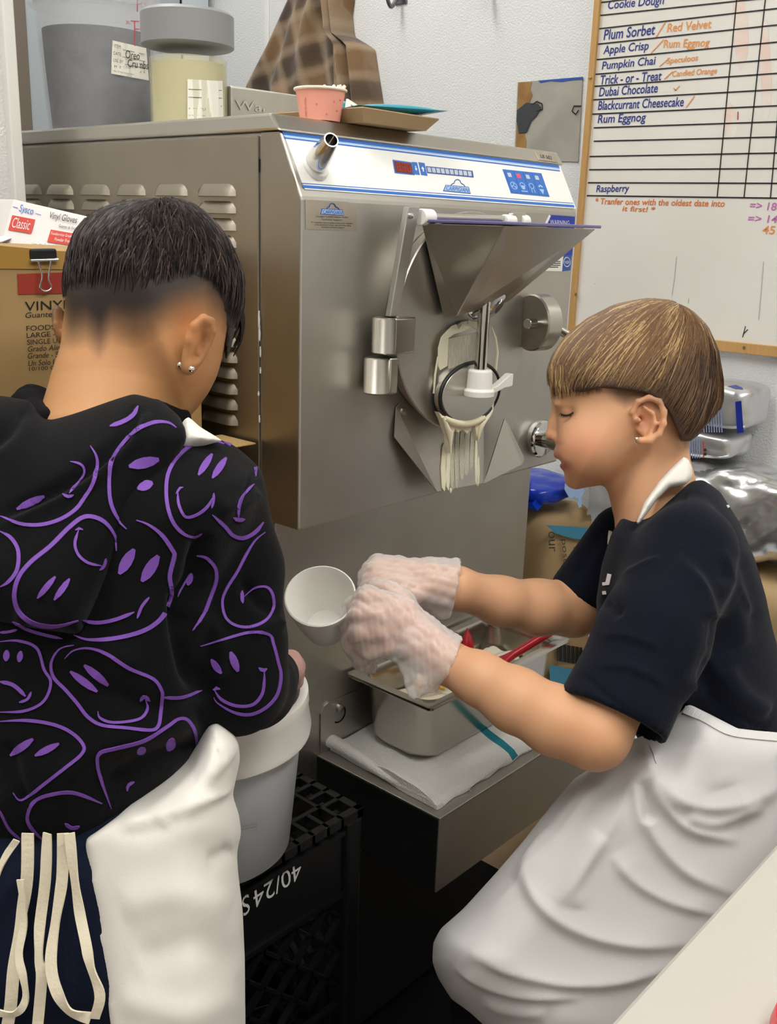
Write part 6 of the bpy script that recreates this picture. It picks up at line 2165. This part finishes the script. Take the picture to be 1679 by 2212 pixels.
for sg in (-1, 1):
    RBP += [ell(1219, 891, hd + sg * .044, 17, 12, .010, 8, .010, 's'), ell(1228, 892, hd + sg * .031, 15, 14, .010, 0, .003), ell(1221, 872, hd + sg * .030, 22, 7, .009, 0, .010)]
    # eyelid crease and opening
    RBP += chain([(1212, 893, hd + sg * .0415, 1.6), (1224, 897, hd + sg * .0425, 2.0), (1238, 893, hd + sg * .0435, 1.4)], .0015, 's')
# ears
for sg in (-1, 1):
    e = hd + sg * .066
    RBP += [ell(1403, 905, e, 33, 46, .007, -8, .008)]
    RBP += chain([(1372, 912, e + sg * .002, 5), (1367, 890, e + sg * .005, 6), (1378, 868, e + sg * .009, 6.5), (1402, 859, e + sg * .011, 7), (1425, 868, e + sg * .013, 7), (1435, 890, e + sg * .013, 7), (1434, 915, e + sg * .012, 6.5), (1424, 938, e + sg * .010, 6.5), (1405, 952, e + sg * .007, 8), (1382, 952, e + sg * .005, 9)], .003)
    RBP += [ell(1392, 912, e + sg * .010, 17, 25, .009, -8, .004, 's'), ell(1408, 882, e + sg * .014, 15, 10, .007, 30, .004, 's'), ell(1380, 908, e + sg * .006, 7, 8, .006, 0, .003), ell(1384, 905, e + sg * .002, 5, 7, .009, 0, .002, 's')]
    RBP += chain([(1392, 880, e + sg * .008, 4), (1412, 893, e + sg * .009, 4.5), (1416, 915, e + sg * .009, 4.5), (1404, 936, e + sg * .007, 4)], .003)
# neck and trunk
RBP += chain([(1405, 985, 1.155, 80), (1410, 1060, 1.155, 82), (1425, 1130, 1.15, 92)], .02)
RBP += chain([(1445, 1190, 1.15, 85), (1490, 1400, 1.15, 95), (1600, 1640, 1.15, 90)], .03)
RBP += [Ell(at(1440, 1175, 1.14), (.035, .035, .105), None, .03)]
ARM_N = [(1490, 1190, 1.05, 62), (1405, 1380, 1.005, 64), (1285, 1586, .968, 72), (1200, 1556, .99, 71), (1115, 1512, 1.02, 66), (1035, 1465, 1.045, 54), (965, 1430, 1.068, 43)]
ARM_F = [(1350, 1180, 1.24, 66), (1240, 1312, 1.245, 60), (1160, 1312, 1.215, 57), (1080, 1298, 1.185, 50), (985, 1270, 1.15, 43)]
RBP += chain(ARM_N, .014) + chain(ARM_F, .014)


def hand_near(g=0.0, k=.005):
    """near hand: palm, four fingers bent round the cup, thumb from the side of the palm; g grows it into a glove"""
    o = [ell(905, 1385, 1.072, 62 + g, 44 + g, .017 + g / F, 40, .012), ell(862, 1345, 1.070, 52 + g, 52 + g, .017 + g / F, 30, .012)]
    o += chain([(965, 1430, 1.068, 43 + g), (915, 1392, 1.070, 42 + g)], .014)
    for pts in ([(838, 1303, 1.066, 20), (792, 1290, 1.074, 18), (764, 1312, 1.092, 16), (776, 1342, 1.112, 14)],
                [(825, 1332, 1.058, 21), (778, 1326, 1.066, 19), (755, 1352, 1.088, 17), (770, 1380, 1.110, 14)],
                [(825, 1366, 1.058, 20), (782, 1368, 1.064, 18), (762, 1392, 1.085, 16), (780, 1414, 1.106, 14)],
                [(835, 1398, 1.064, 18), (800, 1406, 1.070, 16), (784, 1426, 1.088, 14), (800, 1442, 1.104, 12)]):
        o += chain([(x, y, d, r + g) for x, y, d, r in pts], k)
    o += chain([(900, 1345, 1.085, 24 + g), (868, 1302, 1.098, 21 + g), (838, 1278, 1.108, 18 + g), (812, 1268, 1.116, 15 + g)], k)
    return o


def hand_far(g=0.0, k=.005):
    o = [ell(915, 1256, 1.142, 62 + g, 36 + g, .016 + g / F, 8, .012), ell(870, 1242, 1.142, 40 + g, 34 + g, .016 + g / F, 5, .012)]
    o += chain([(985, 1270, 1.15, 43 + g), (930, 1258, 1.143, 38 + g)], .014)
    for pts in ([(852, 1222, 1.148, 18), (816, 1222, 1.146, 17), (796, 1246, 1.14, 15), (800, 1276, 1.134, 13)],
                [(850, 1234, 1.136, 18), (812, 1240, 1.13, 17), (798, 1268, 1.126, 15), (812, 1294, 1.126, 13)],
                [(856, 1250, 1.128, 17), (826, 1262, 1.122, 16), (818, 1286, 1.12, 14), (834, 1304, 1.122, 12)],
                [(868, 1262, 1.124, 15), (846, 1278, 1.118, 14), (842, 1296, 1.118, 12), (856, 1308, 1.12, 11)]):
        o += chain([(x, y, d, r + g) for x, y, d, r in pts], k)
    o += chain([(925, 1272, 1.13, 20 + g), (898, 1284, 1.12, 17 + g), (872, 1278, 1.114, 15 + g), (852, 1266, 1.112, 13 + g)], k)
    return o


RBP += hand_near() + hand_far()
# legs: thighs run forward to the knees, shins down to the floor
hipN, hipF = at(1620, 1760, 1.10), at(1620, 1740, 1.2)
kneN, kneF = at(1070, 2080, 1.10), at(1130, 2040, 1.19)
for h_, k_n in ((hipN, kneN), (hipF, kneF)):
    an_ = np.array([k_n[0] + .02, k_n[1] - .03, .075])
    RBP += [Cap(h_, k_n, .052, .038, .03), Cap(k_n, an_, .044, .03, .02), Cap(an_ + np.array([0, 0, -.03]), an_ + np.array([-.06, .08, -.035]), .028, .024, .02)]


def rb_tone(x, y, c):
    # cropped hair under the fringe: temple, above and behind the ear
    ln = np.interp(x, [1230, 1320, 1350, 1380, 1400, 1430, 1450, 1470, 1480, 1500], [780, 862, 878, 866, 858, 878, 900, 945, 965, 962])
    t = np.clip((ln - y + 8) / 26, 0, 1) * np.clip((x - 1305) / 30, 0, 1)
    hc = np.array(lin('#57402f')[:3])
    k = .75 * t[:, None]
    return c * (1 - k) + hc * k


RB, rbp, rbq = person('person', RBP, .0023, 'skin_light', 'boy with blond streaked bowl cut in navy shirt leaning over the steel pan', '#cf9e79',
                      [(1262, 965, 48, 46, '#cc8468', .55), (1190, 940, 22, 20, '#cf8f70', .5), (1216, 1008, 16, 9, '#b8585a', .9), (1205, 985, 13, 7, '#bb6f64', .75), (1208, 957, 10, 5, '#8a5240', .5), (1400, 905, 40, 55, '#cc8a68', .55), (1392, 910, 14, 20, '#b06f54', .4), (1225, 893, 18, 9, '#a97a5e', .5), (1260, 1590, 90, 80, '#c98f66', .4), (870, 1350, 110, 90, '#d09a86', .5), rb_tone])  # nostril and ear-hollow darks are shade painted in; cheeks and lips are own colour
as_parent(RB)
rbv = bvh_of(rbp, rbq)
# eye
for sg, nm in ((-1, 0), (1, 1)):
    m = MB()
    m.tube(smoothpath([at(1211, 893, hd + sg * .0405), at(1218, 896.5, hd + sg * .0425), at(1228, 896.5, hd + sg * .0435), at(1240, 891, hd + sg * .0435)], 5), list(np.linspace(.0007, .0011, 16)), 6)
    for k in range(9):
        a = np.array([1210 + 3 * k, 893.5 + 3.2 * math.sin(k / 8 * math.pi)])
        m.tube([at(a[0], a[1], hd + sg * .042), at(a[0] - 3 + .4 * k, a[1] + 6.5, hd + sg * .0455)], [.0005, .0002], 4)
    m.build('eyelashes', 'lash', RB)
    MB().rings([[at(1223 + 11.5 * u, 896.6 + (.9 + 2.3 * (1 - u * u)) * s_ + .3, hd + sg * (.0428 + .0012 * (1 - u * u))) for s_ in (-.4, 0, .9, 0)] for u in np.linspace(-1, 1, 9)], True).build('eye', 'lash', RB, smooth=60)
    m = MB()
    for k in range(26):
        u = k / 25
        x, y = 1203 + 42 * u, 868 - 7 * math.sin(u * 2.6)
        dq = hd + sg * (.027 + .016 * u)
        m.tube([at(x, y + 2, dq + sg * .0035), at(x + 6, y - 1.5, dq + sg * .0045)], [.0006, .0002], 4)
    m.build('eyebrow', 'hair_brown', RB)
p_, n_ = cast(rbv, 1377, 949, .0012)
MB().ball(p_, .0026, 12).build('earring', 'earring_metal', RB, smooth=60)

# bowl-cut hair
hairp = [(1186, 838), (1185, 805), (1198, 768), (1224, 732), (1270, 694), (1330, 664), (1395, 650), (1450, 655), (1490, 675), (1524, 708), (1546, 757), (1557, 820), (1558, 862), (1545, 930), (1500, 1000), (1400, 1020), (1280, 1010), (1215, 960), (1192, 890)]
RH = [Infl(hairp, hd, .079, .076), PolyCut([(1150, 838), (1186, 840), (1204, 852), (1240, 850), (1270, 845), (1300, 838), (1330, 841), (1385, 848), (1412, 858), (1442, 884), (1460, 926), (1472, 954), (1492, 953), (1510, 940), (1537, 905), (1580, 850), (1640, 900), (1640, 1150), (1100, 1150)], hd, .004)]
rho, rhp, rhq = sdf_object('hair', RH, .0026, 'hair_brown_dark', RB, 2)
rhv = bvh_of(rhp, rhq)


def pick_rb(r, P, ph):
    x, y, dp = project(P[len(P) // 2])
    if y > 835 or (y > 800 and x > 1380): return 2 if r.uniform() < .6 else 0
    b = .03 + .42 * math.exp(-((x - 1440) / 28) ** 2) + .34 * math.exp(-((x - 1345) / 22) ** 2) + .24 * math.exp(-((x - 1290) / 25) ** 2) + .25 * math.exp(-((x - 1225) / 30) ** 2)
    return 1 if r.uniform() < b * (.75 if y < 790 else .35) else (0 if r.uniform() < .66 else 3)


strands(rhv, at(1375, 800, hd), at(1462, 664, hd), 8000, .03, 1.5, 1.25, ['hair_brown', 'hair_blond', 'hair_brown_dark', 'hair_brown_light'], pick_rb, .00055, .0026, 9, 'hair_strands', RB, segs=10, wob=.10, stop_z=-.30)
# fringe and nape tips
m = MB()
for i in range(420):
    u = random.random()
    x0, y0 = 1189 + 110 * u, 785 + 44 * random.random()
    sg = -1 if random.random() < .75 else 1
    off = .012 + .052 * math.sqrt(max(0.02, 1 - (1 - (x0 - 1186) / 148) ** 2)) if x0 < 1330 else .06
    d0 = hd + sg * min(.072, off + .006)
    yl = 846 + 20 * random.random() - 14 * u
    m.tube([at(x0, y0, d0), at(x0 - 1 + 3 * random.random(), (y0 + yl) / 2, d0 - .002 * -sg), at(x0 + 3 * random.random(), yl, d0 + .001)], [.0006, .0005, .0001], 3, mi=1 if random.random() < .25 else (2 if random.random() < .4 else 0))
for i in range(70):
    a = i / 69
    zx = at(1188 + 6 * a, 818, hd - .03 + .06 * a)
    m.tube([zx, at(1189 + 8 * a, 842, hd - .03 + .06 * a), at(1198 + 8 * random.random(), 862 + 8 * random.random(), hd - .026 + .052 * a)], [.0007, .0006, .0001], 3, mi=(i * 7) % 3)
m.build('fringe_tips', ['hair_brown', 'hair_blond', 'hair_brown_light'], RB, smooth=60)

# navy shirt
sh_poly = [(1343, 1118), (1370, 1126), (1400, 1112), (1440, 1078), (1490, 1040), (1520, 1036), (1556, 1062), (1598, 1128), (1632, 1210), (1655, 1290), (1670, 1360), (1692, 1440), (1732, 1640), (1700, 1720), (1600, 1680), (1490, 1640), (1440, 1620), (1380, 1600), (1330, 1500), (1296, 1400), (1288, 1300), (1300, 1220), (1320, 1155)]
hemN = at(1322, 1552, .985)
axN = at(1322, 1552, .985) - at(1480, 1190, 1.03)
hemF = at(1250, 1290, 1.245)
axF = at(1235, 1310, 1.245) - at(1330, 1170, 1.24)
SHP = [Infl(sh_poly, 1.135, .118, .085)]
SHP += chain([(1488, 1190, 1.045, 104), (1412, 1370, 1.005, 114), (1312, 1580, .975, 127)], .02)
SHP += chain([(1345, 1160, 1.23, 70), (1245, 1300, 1.245, 70)], .02)
uN = axN / np.linalg.norm(axN)
SHP += [Cap(hemN - uN * .045, hemN + uN * .05, .049, .051, .004, 's')]
SHP += [PolyCut([(1478, 1518), (1530, 1540), (1590, 1572), (1679, 1584), (1760, 1590), (1760, 1900), (1440, 1900), (1432, 1620)], 1.1, .003)]
SHP += [Half(hemN, axN, .16), Half(hemF, axF, .075)]
SHF = [([(1462, 1205), (1512, 1270), (1530, 1350), (1508, 1440), (1476, 1520)], .009, 38, 1), ([(1430, 1400), (1370, 1376), (1300, 1366)], .003, 26, 1), ([(1660, 1560), (1590, 1515), (1545, 1450), (1535, 1390)], .007, 30, 1), ([(1630, 1330), (1590, 1270), (1560, 1180)], .005, 28, 1), ([(1440, 1480), (1360, 1440), (1290, 1440)], .003, 22, 1), ([(1482, 1065), (1478, 1130), (1468, 1200)], -.0035, 5), ([(1345, 1245), (1395, 1218), (1430, 1206)], .004, 16, 1), ([(1560, 1250), (1590, 1330), (1600, 1400)], .006, 22),  ([(1540, 1330), (1530, 1400), (1500, 1480)], -.010, 22), ([(1560, 1440), (1600, 1500), (1660, 1540)], .007, 22), ([(1520, 1490), (1580, 1530), (1660, 1575)], -.006, 16),
       ([(1250, 1450), (1330, 1520), (1420, 1570)], -.002, 7), ([(1600, 1200), (1620, 1270), (1635, 1350)], -.004, 16), ([(1300, 1150), (1270, 1200), (1250, 1250)], -.004, 14), ([(1345, 1330), (1300, 1290)], -.006, 14)]
sho, shp_, shq = sdf_object('t_shirt', SHP, .0034, 'tee_navy', RB, 2, post=lambda p, n: folds(SHF, p, n))
sho['_o'] = [0.0, 0.0, 0.0]
sv = bvh_of(shp_, shq)
m = MB()
ribbon_on(m, sv, [(1308, 1196), (1306, 1220), (1302, 1243)], 9, .0009, .0007, taper=False)
ribbon_on(m, sv, [(1318, 1240), (1313, 1262)], 8, .0009, .0007, taper=False)
ribbon_on(m, sv, [(1303, 1262), (1316, 1260)], 7, .0009, .0007, taper=False)
ribbon_on(m, sv, [(1303, 1281), (1310, 1280)], 7, .0009, .0007, taper=False)
m.build('chest_print', 'carton_white', sho)
m = MB()
ribbon_on(m, sv, [(1592, 1112), (1578, 1100), (1571, 1092), (1574, 1086), (1584, 1090)], 4, .0009, .0007, taper=False)
ribbon_on(m, sv, [(1586, 1104), (1577, 1094)], 3, .0009, .0007, taper=False)
m.build('back_print', 'carton_white', sho)
m = MB()
ribbon_on(m, sv, [(1340, 1123), (1372, 1130), (1402, 1116), (1440, 1083), (1490, 1046), (1520, 1042)], 14, .0016, .0016, taper=False)
m.build('neck_rib', 'tee_navy', sho)
# apron strap round the neck and at the chest
sdf_object('apron_strap', [Infl([(1478, 986), (1488, 992), (1496, 1012), (1496, 1030), (1484, 1046), (1446, 1054), (1418, 1082), (1380, 1134), (1374, 1130), (1392, 1085), (1424, 1040), (1452, 1010)], 1.088, .016, .006, tilt=(.1, -.12))], .0022, 'apron_white', RB, 2)
m = MB()
m.tube(smoothpath([at(1332, 1122, 1.22), at(1322, 1145, 1.20), at(1319, 1175, 1.18)], 4), .004, 6, flat=.4)
m.build('apron_strap', 'apron_white', RB)

# apron over the lap
ap_poly = [(1420, 1545), (1470, 1480), (1540, 1480), (1600, 1490), (1680, 1500), (1800, 1520), (1820, 2400), (1500, 2420), (1130, 2330), (1055, 2232), (1012, 2190), (975, 2158), (946, 2112), (934, 2078), (936, 2036), (952, 2006), (1000, 1964), (1070, 1888), (1130, 1818), (1190, 1742), (1242, 1682), (1296, 1648), (1336, 1606), (1390, 1590)]
RAP = [Infl(ap_poly, 1.10, .130, .07), PolyCut([(1400, 1540), (1452, 1558), (1488, 1520), (1540, 1546), (1600, 1577), (1680, 1584), (1900, 1600), (1900, 1300), (1400, 1300)], 1.1, .003)]
RAF = [([(1710, 1680), (1620, 1725), (1540, 1738), (1470, 1722), (1425, 1690), (1398, 1640), (1396, 1600)], .011, 55, 1), ([(1600, 1815), (1500, 1792), (1450, 1756), (1416, 1712), (1400, 1680)], .008, 34, 1),
       ([(1530, 2030), (1400, 2038), (1280, 2018), (1190, 1972), (1148, 1910), (1165, 1850), (1200, 1790)], .009, 44, 1), ([(1460, 2085), (1330, 2118), (1220, 2120), (1110, 2095), (1010, 2050)], .008, 36, 1), ([(1260, 2152), (1140, 2150), (1050, 2125), (980, 2085)], .006, 28, 1),
       ([(1610, 1935), (1500, 1890), (1440, 1840), (1395, 1770), (1382, 1700), (1390, 1660)], .008, 40, 1), ([(1560, 1975), (1450, 1945), (1370, 1900), (1325, 1845)], .006, 34, 1), ([(1325, 1640), (1245, 1760), (1150, 1880), (1050, 1975)], .005, 26, 1), ([(1375, 1640), (1335, 1760), (1250, 1890), (1200, 1950)], .004, 30, 1),
       ([(1392, 1690), (1392, 1730), (1402, 1775)], -.010, 13), ([(1290, 1670), (1200, 1790), (1110, 1900)], .004, 14), ([(1560, 1560), (1540, 1620), (1560, 1700)], .004, 40), ([(1650, 1740), (1550, 1775), (1480, 1760)], .005, 14), ([(1300, 1800), (1250, 1880), (1240, 1960)], .004, 24), ([(1040, 2160), (1100, 2185), (1180, 2190)], .004, 14)]
rao, rap_, raq = sdf_object('apron', RAP, .0031, 'apron_grey', RB, 3, post=lambda p, n: folds([(q_[0], q_[1] * .85) + tuple(q_[2:]) for q_ in RAF], p, n))
rao['_o'] = [0.0, 0.0, 0.0]
rav = bvh_of(rap_, raq)
m = MB()
ribbon_on(m, rav, [(948, 2020), (944, 2050), (946, 2080), (965, 2125), (1000, 2165), (1040, 2205), (1070, 2225)], 13, .0014, .0012, taper=False)
m.build('apron_hem', 'apron_grey', rao)
m = MB()
ribbon_on(m, rav, [(1476, 1532), (1520, 1552), (1580, 1582), (1679, 1594)], 16, .0018, .0016, taper=False)
ribbon_on(m, rav, [(1418, 1650), (1412, 1626), (1404, 1608)], 3, .0012, .001)
m.build('apron_waistband', 'apron_grey', rao)
# trousers
RPP = []
for h_, k_n in ((hipN, kneN), (hipF, kneF)):
    an_ = np.array([k_n[0] + .02, k_n[1] - .03, .10])
    RPP += [Cap(h_, k_n, .066, .046, .03), Cap(k_n, an_, .052, .048, .02)]
RPP += [Cap(hipN, hipF, .07, .07, .03)]
sdf_object('trousers', RPP, .005, 'pants_black', RB, 2)
for h_, k_n in ((hipN, kneN), (hipF, kneF)):
    a_ = np.array([k_n[0] + .02, k_n[1] - .03, .055])
    sdf_object('shoe', [Cap(a_, a_ + np.array([-.075, .09, -.012]), .036, .032, .02), Half((a_[0], a_[1], .0135), (0, 0, -1), .3)], .004, 'shoe_black', RB, 2)

# thin clear gloves with wrinkles and loose cuffs
def glove_material(name, col, opac):
    m = mat(name, col, .22, bump=(55, .3, 4.0))
    nt = m.node_tree
    b = nt.nodes['Principled BSDF']
    out = nt.nodes['Material Output']
    tr = nt.nodes.new('ShaderNodeBsdfTransparent')
    mx = nt.nodes.new('ShaderNodeMixShader')
    lw = nt.nodes.new('ShaderNodeLayerWeight')
    lw.inputs['Blend'].default_value = .35
    mr = nt.nodes.new('ShaderNodeMapRange')
    mr.inputs[3].default_value = opac
    mr.inputs[4].default_value = min(1, opac + .45)
    nt.links.new(lw.outputs['Facing'], mr.inputs[0])
    nt.links.new(mr.outputs[0], mx.inputs[0])
    nt.links.new(tr.outputs[0], mx.inputs[1])
    nt.links.new(b.outputs[0], mx.inputs[2])
    nt.links.new(mx.outputs[0], out.inputs['Surface'])
    MT[name] = m


glove_material('glove_vinyl', '#ece5e3', .35)
glove_material('glove_pink', '#c79c96', .55)


def crinkle(seed, amp, fr):
    r_ = np.random.default_rng(seed)
    ks = r_.normal(size=(8, 3)) * fr
    ph = r_.uniform(0, 6.28, 8)

    def f(p, n):
        h = sum(np.abs(np.sin(p @ k + q)) for k, q in zip(ks, ph)) / 8 - .64
        return p + n * (amp * h)[:, None]
    return f


gn = hand_near(4.5, .010) + chain([(920, 1395, 1.07, 52), (975, 1432, 1.066, 56), (985, 1440, 1.064, 58)], .012) + chain([(900, 1410, 1.068, 50), (905, 1470, 1.058, 24), (893, 1502, 1.056, 8)], .016) + [Half(at(972, 1432, 1.066), ROT.T @ np.array([.90, .45, 0]), .08)]
c1_ = crinkle(3, .0065, 150)
go, gp_, gq_ = sdf_object('vinyl_glove', gn, .0022, 'glove_vinyl', RB, 2, post=c1_)
gf = hand_far(4, .010) + chain([(930, 1258, 1.143, 46), (985, 1266, 1.15, 54), (1000, 1268, 1.15, 58)], .012) + chain([(940, 1262, 1.14, 46), (950, 1300, 1.14, 30), (955, 1322, 1.14, 8)], .014) + [Half(at(985, 1266, 1.15), ROT.T @ np.array([.98, .2, 0]), .08)]
sdf_object('vinyl_glove', gf, .0022, 'glove_vinyl', RB, 2, post=crinkle(8, .0065, 150))
# glove of the standing boy
sdf_object('vinyl_glove', GL, .0025, 'glove_pink', LB, 2, post=crinkle(5, .005, 120))

# white cup held in the gloved hands
cupc = at(698, 1322, 1.115)
cax = ROT.T @ np.array([-.04, -.60, -.80])
cax /= np.linalg.norm(cax)
R0 = 75 * 1.115 / F
cb = cupc + cax * .0
prof = [(0, -.040), (R0 * .50, -.040), (R0 * .60, -.036), (R0 * .82, -.006), (R0 * .95, .024), (R0 * 1.0, .028), (R0 * 1.01, .034), (R0 * .97, .035), (R0 * .92, .030), (R0 * .90, .024), (R0 * .77, -.006), (R0 * .56, -.032), (0, -.034)]
cu = MB().lathe(prof, cb, cax, 56).build('portion_cup', 'white_plastic', smooth=50)
tag(cu, 'white plastic cup held open in the gloved hands above the shelf', 'cup')
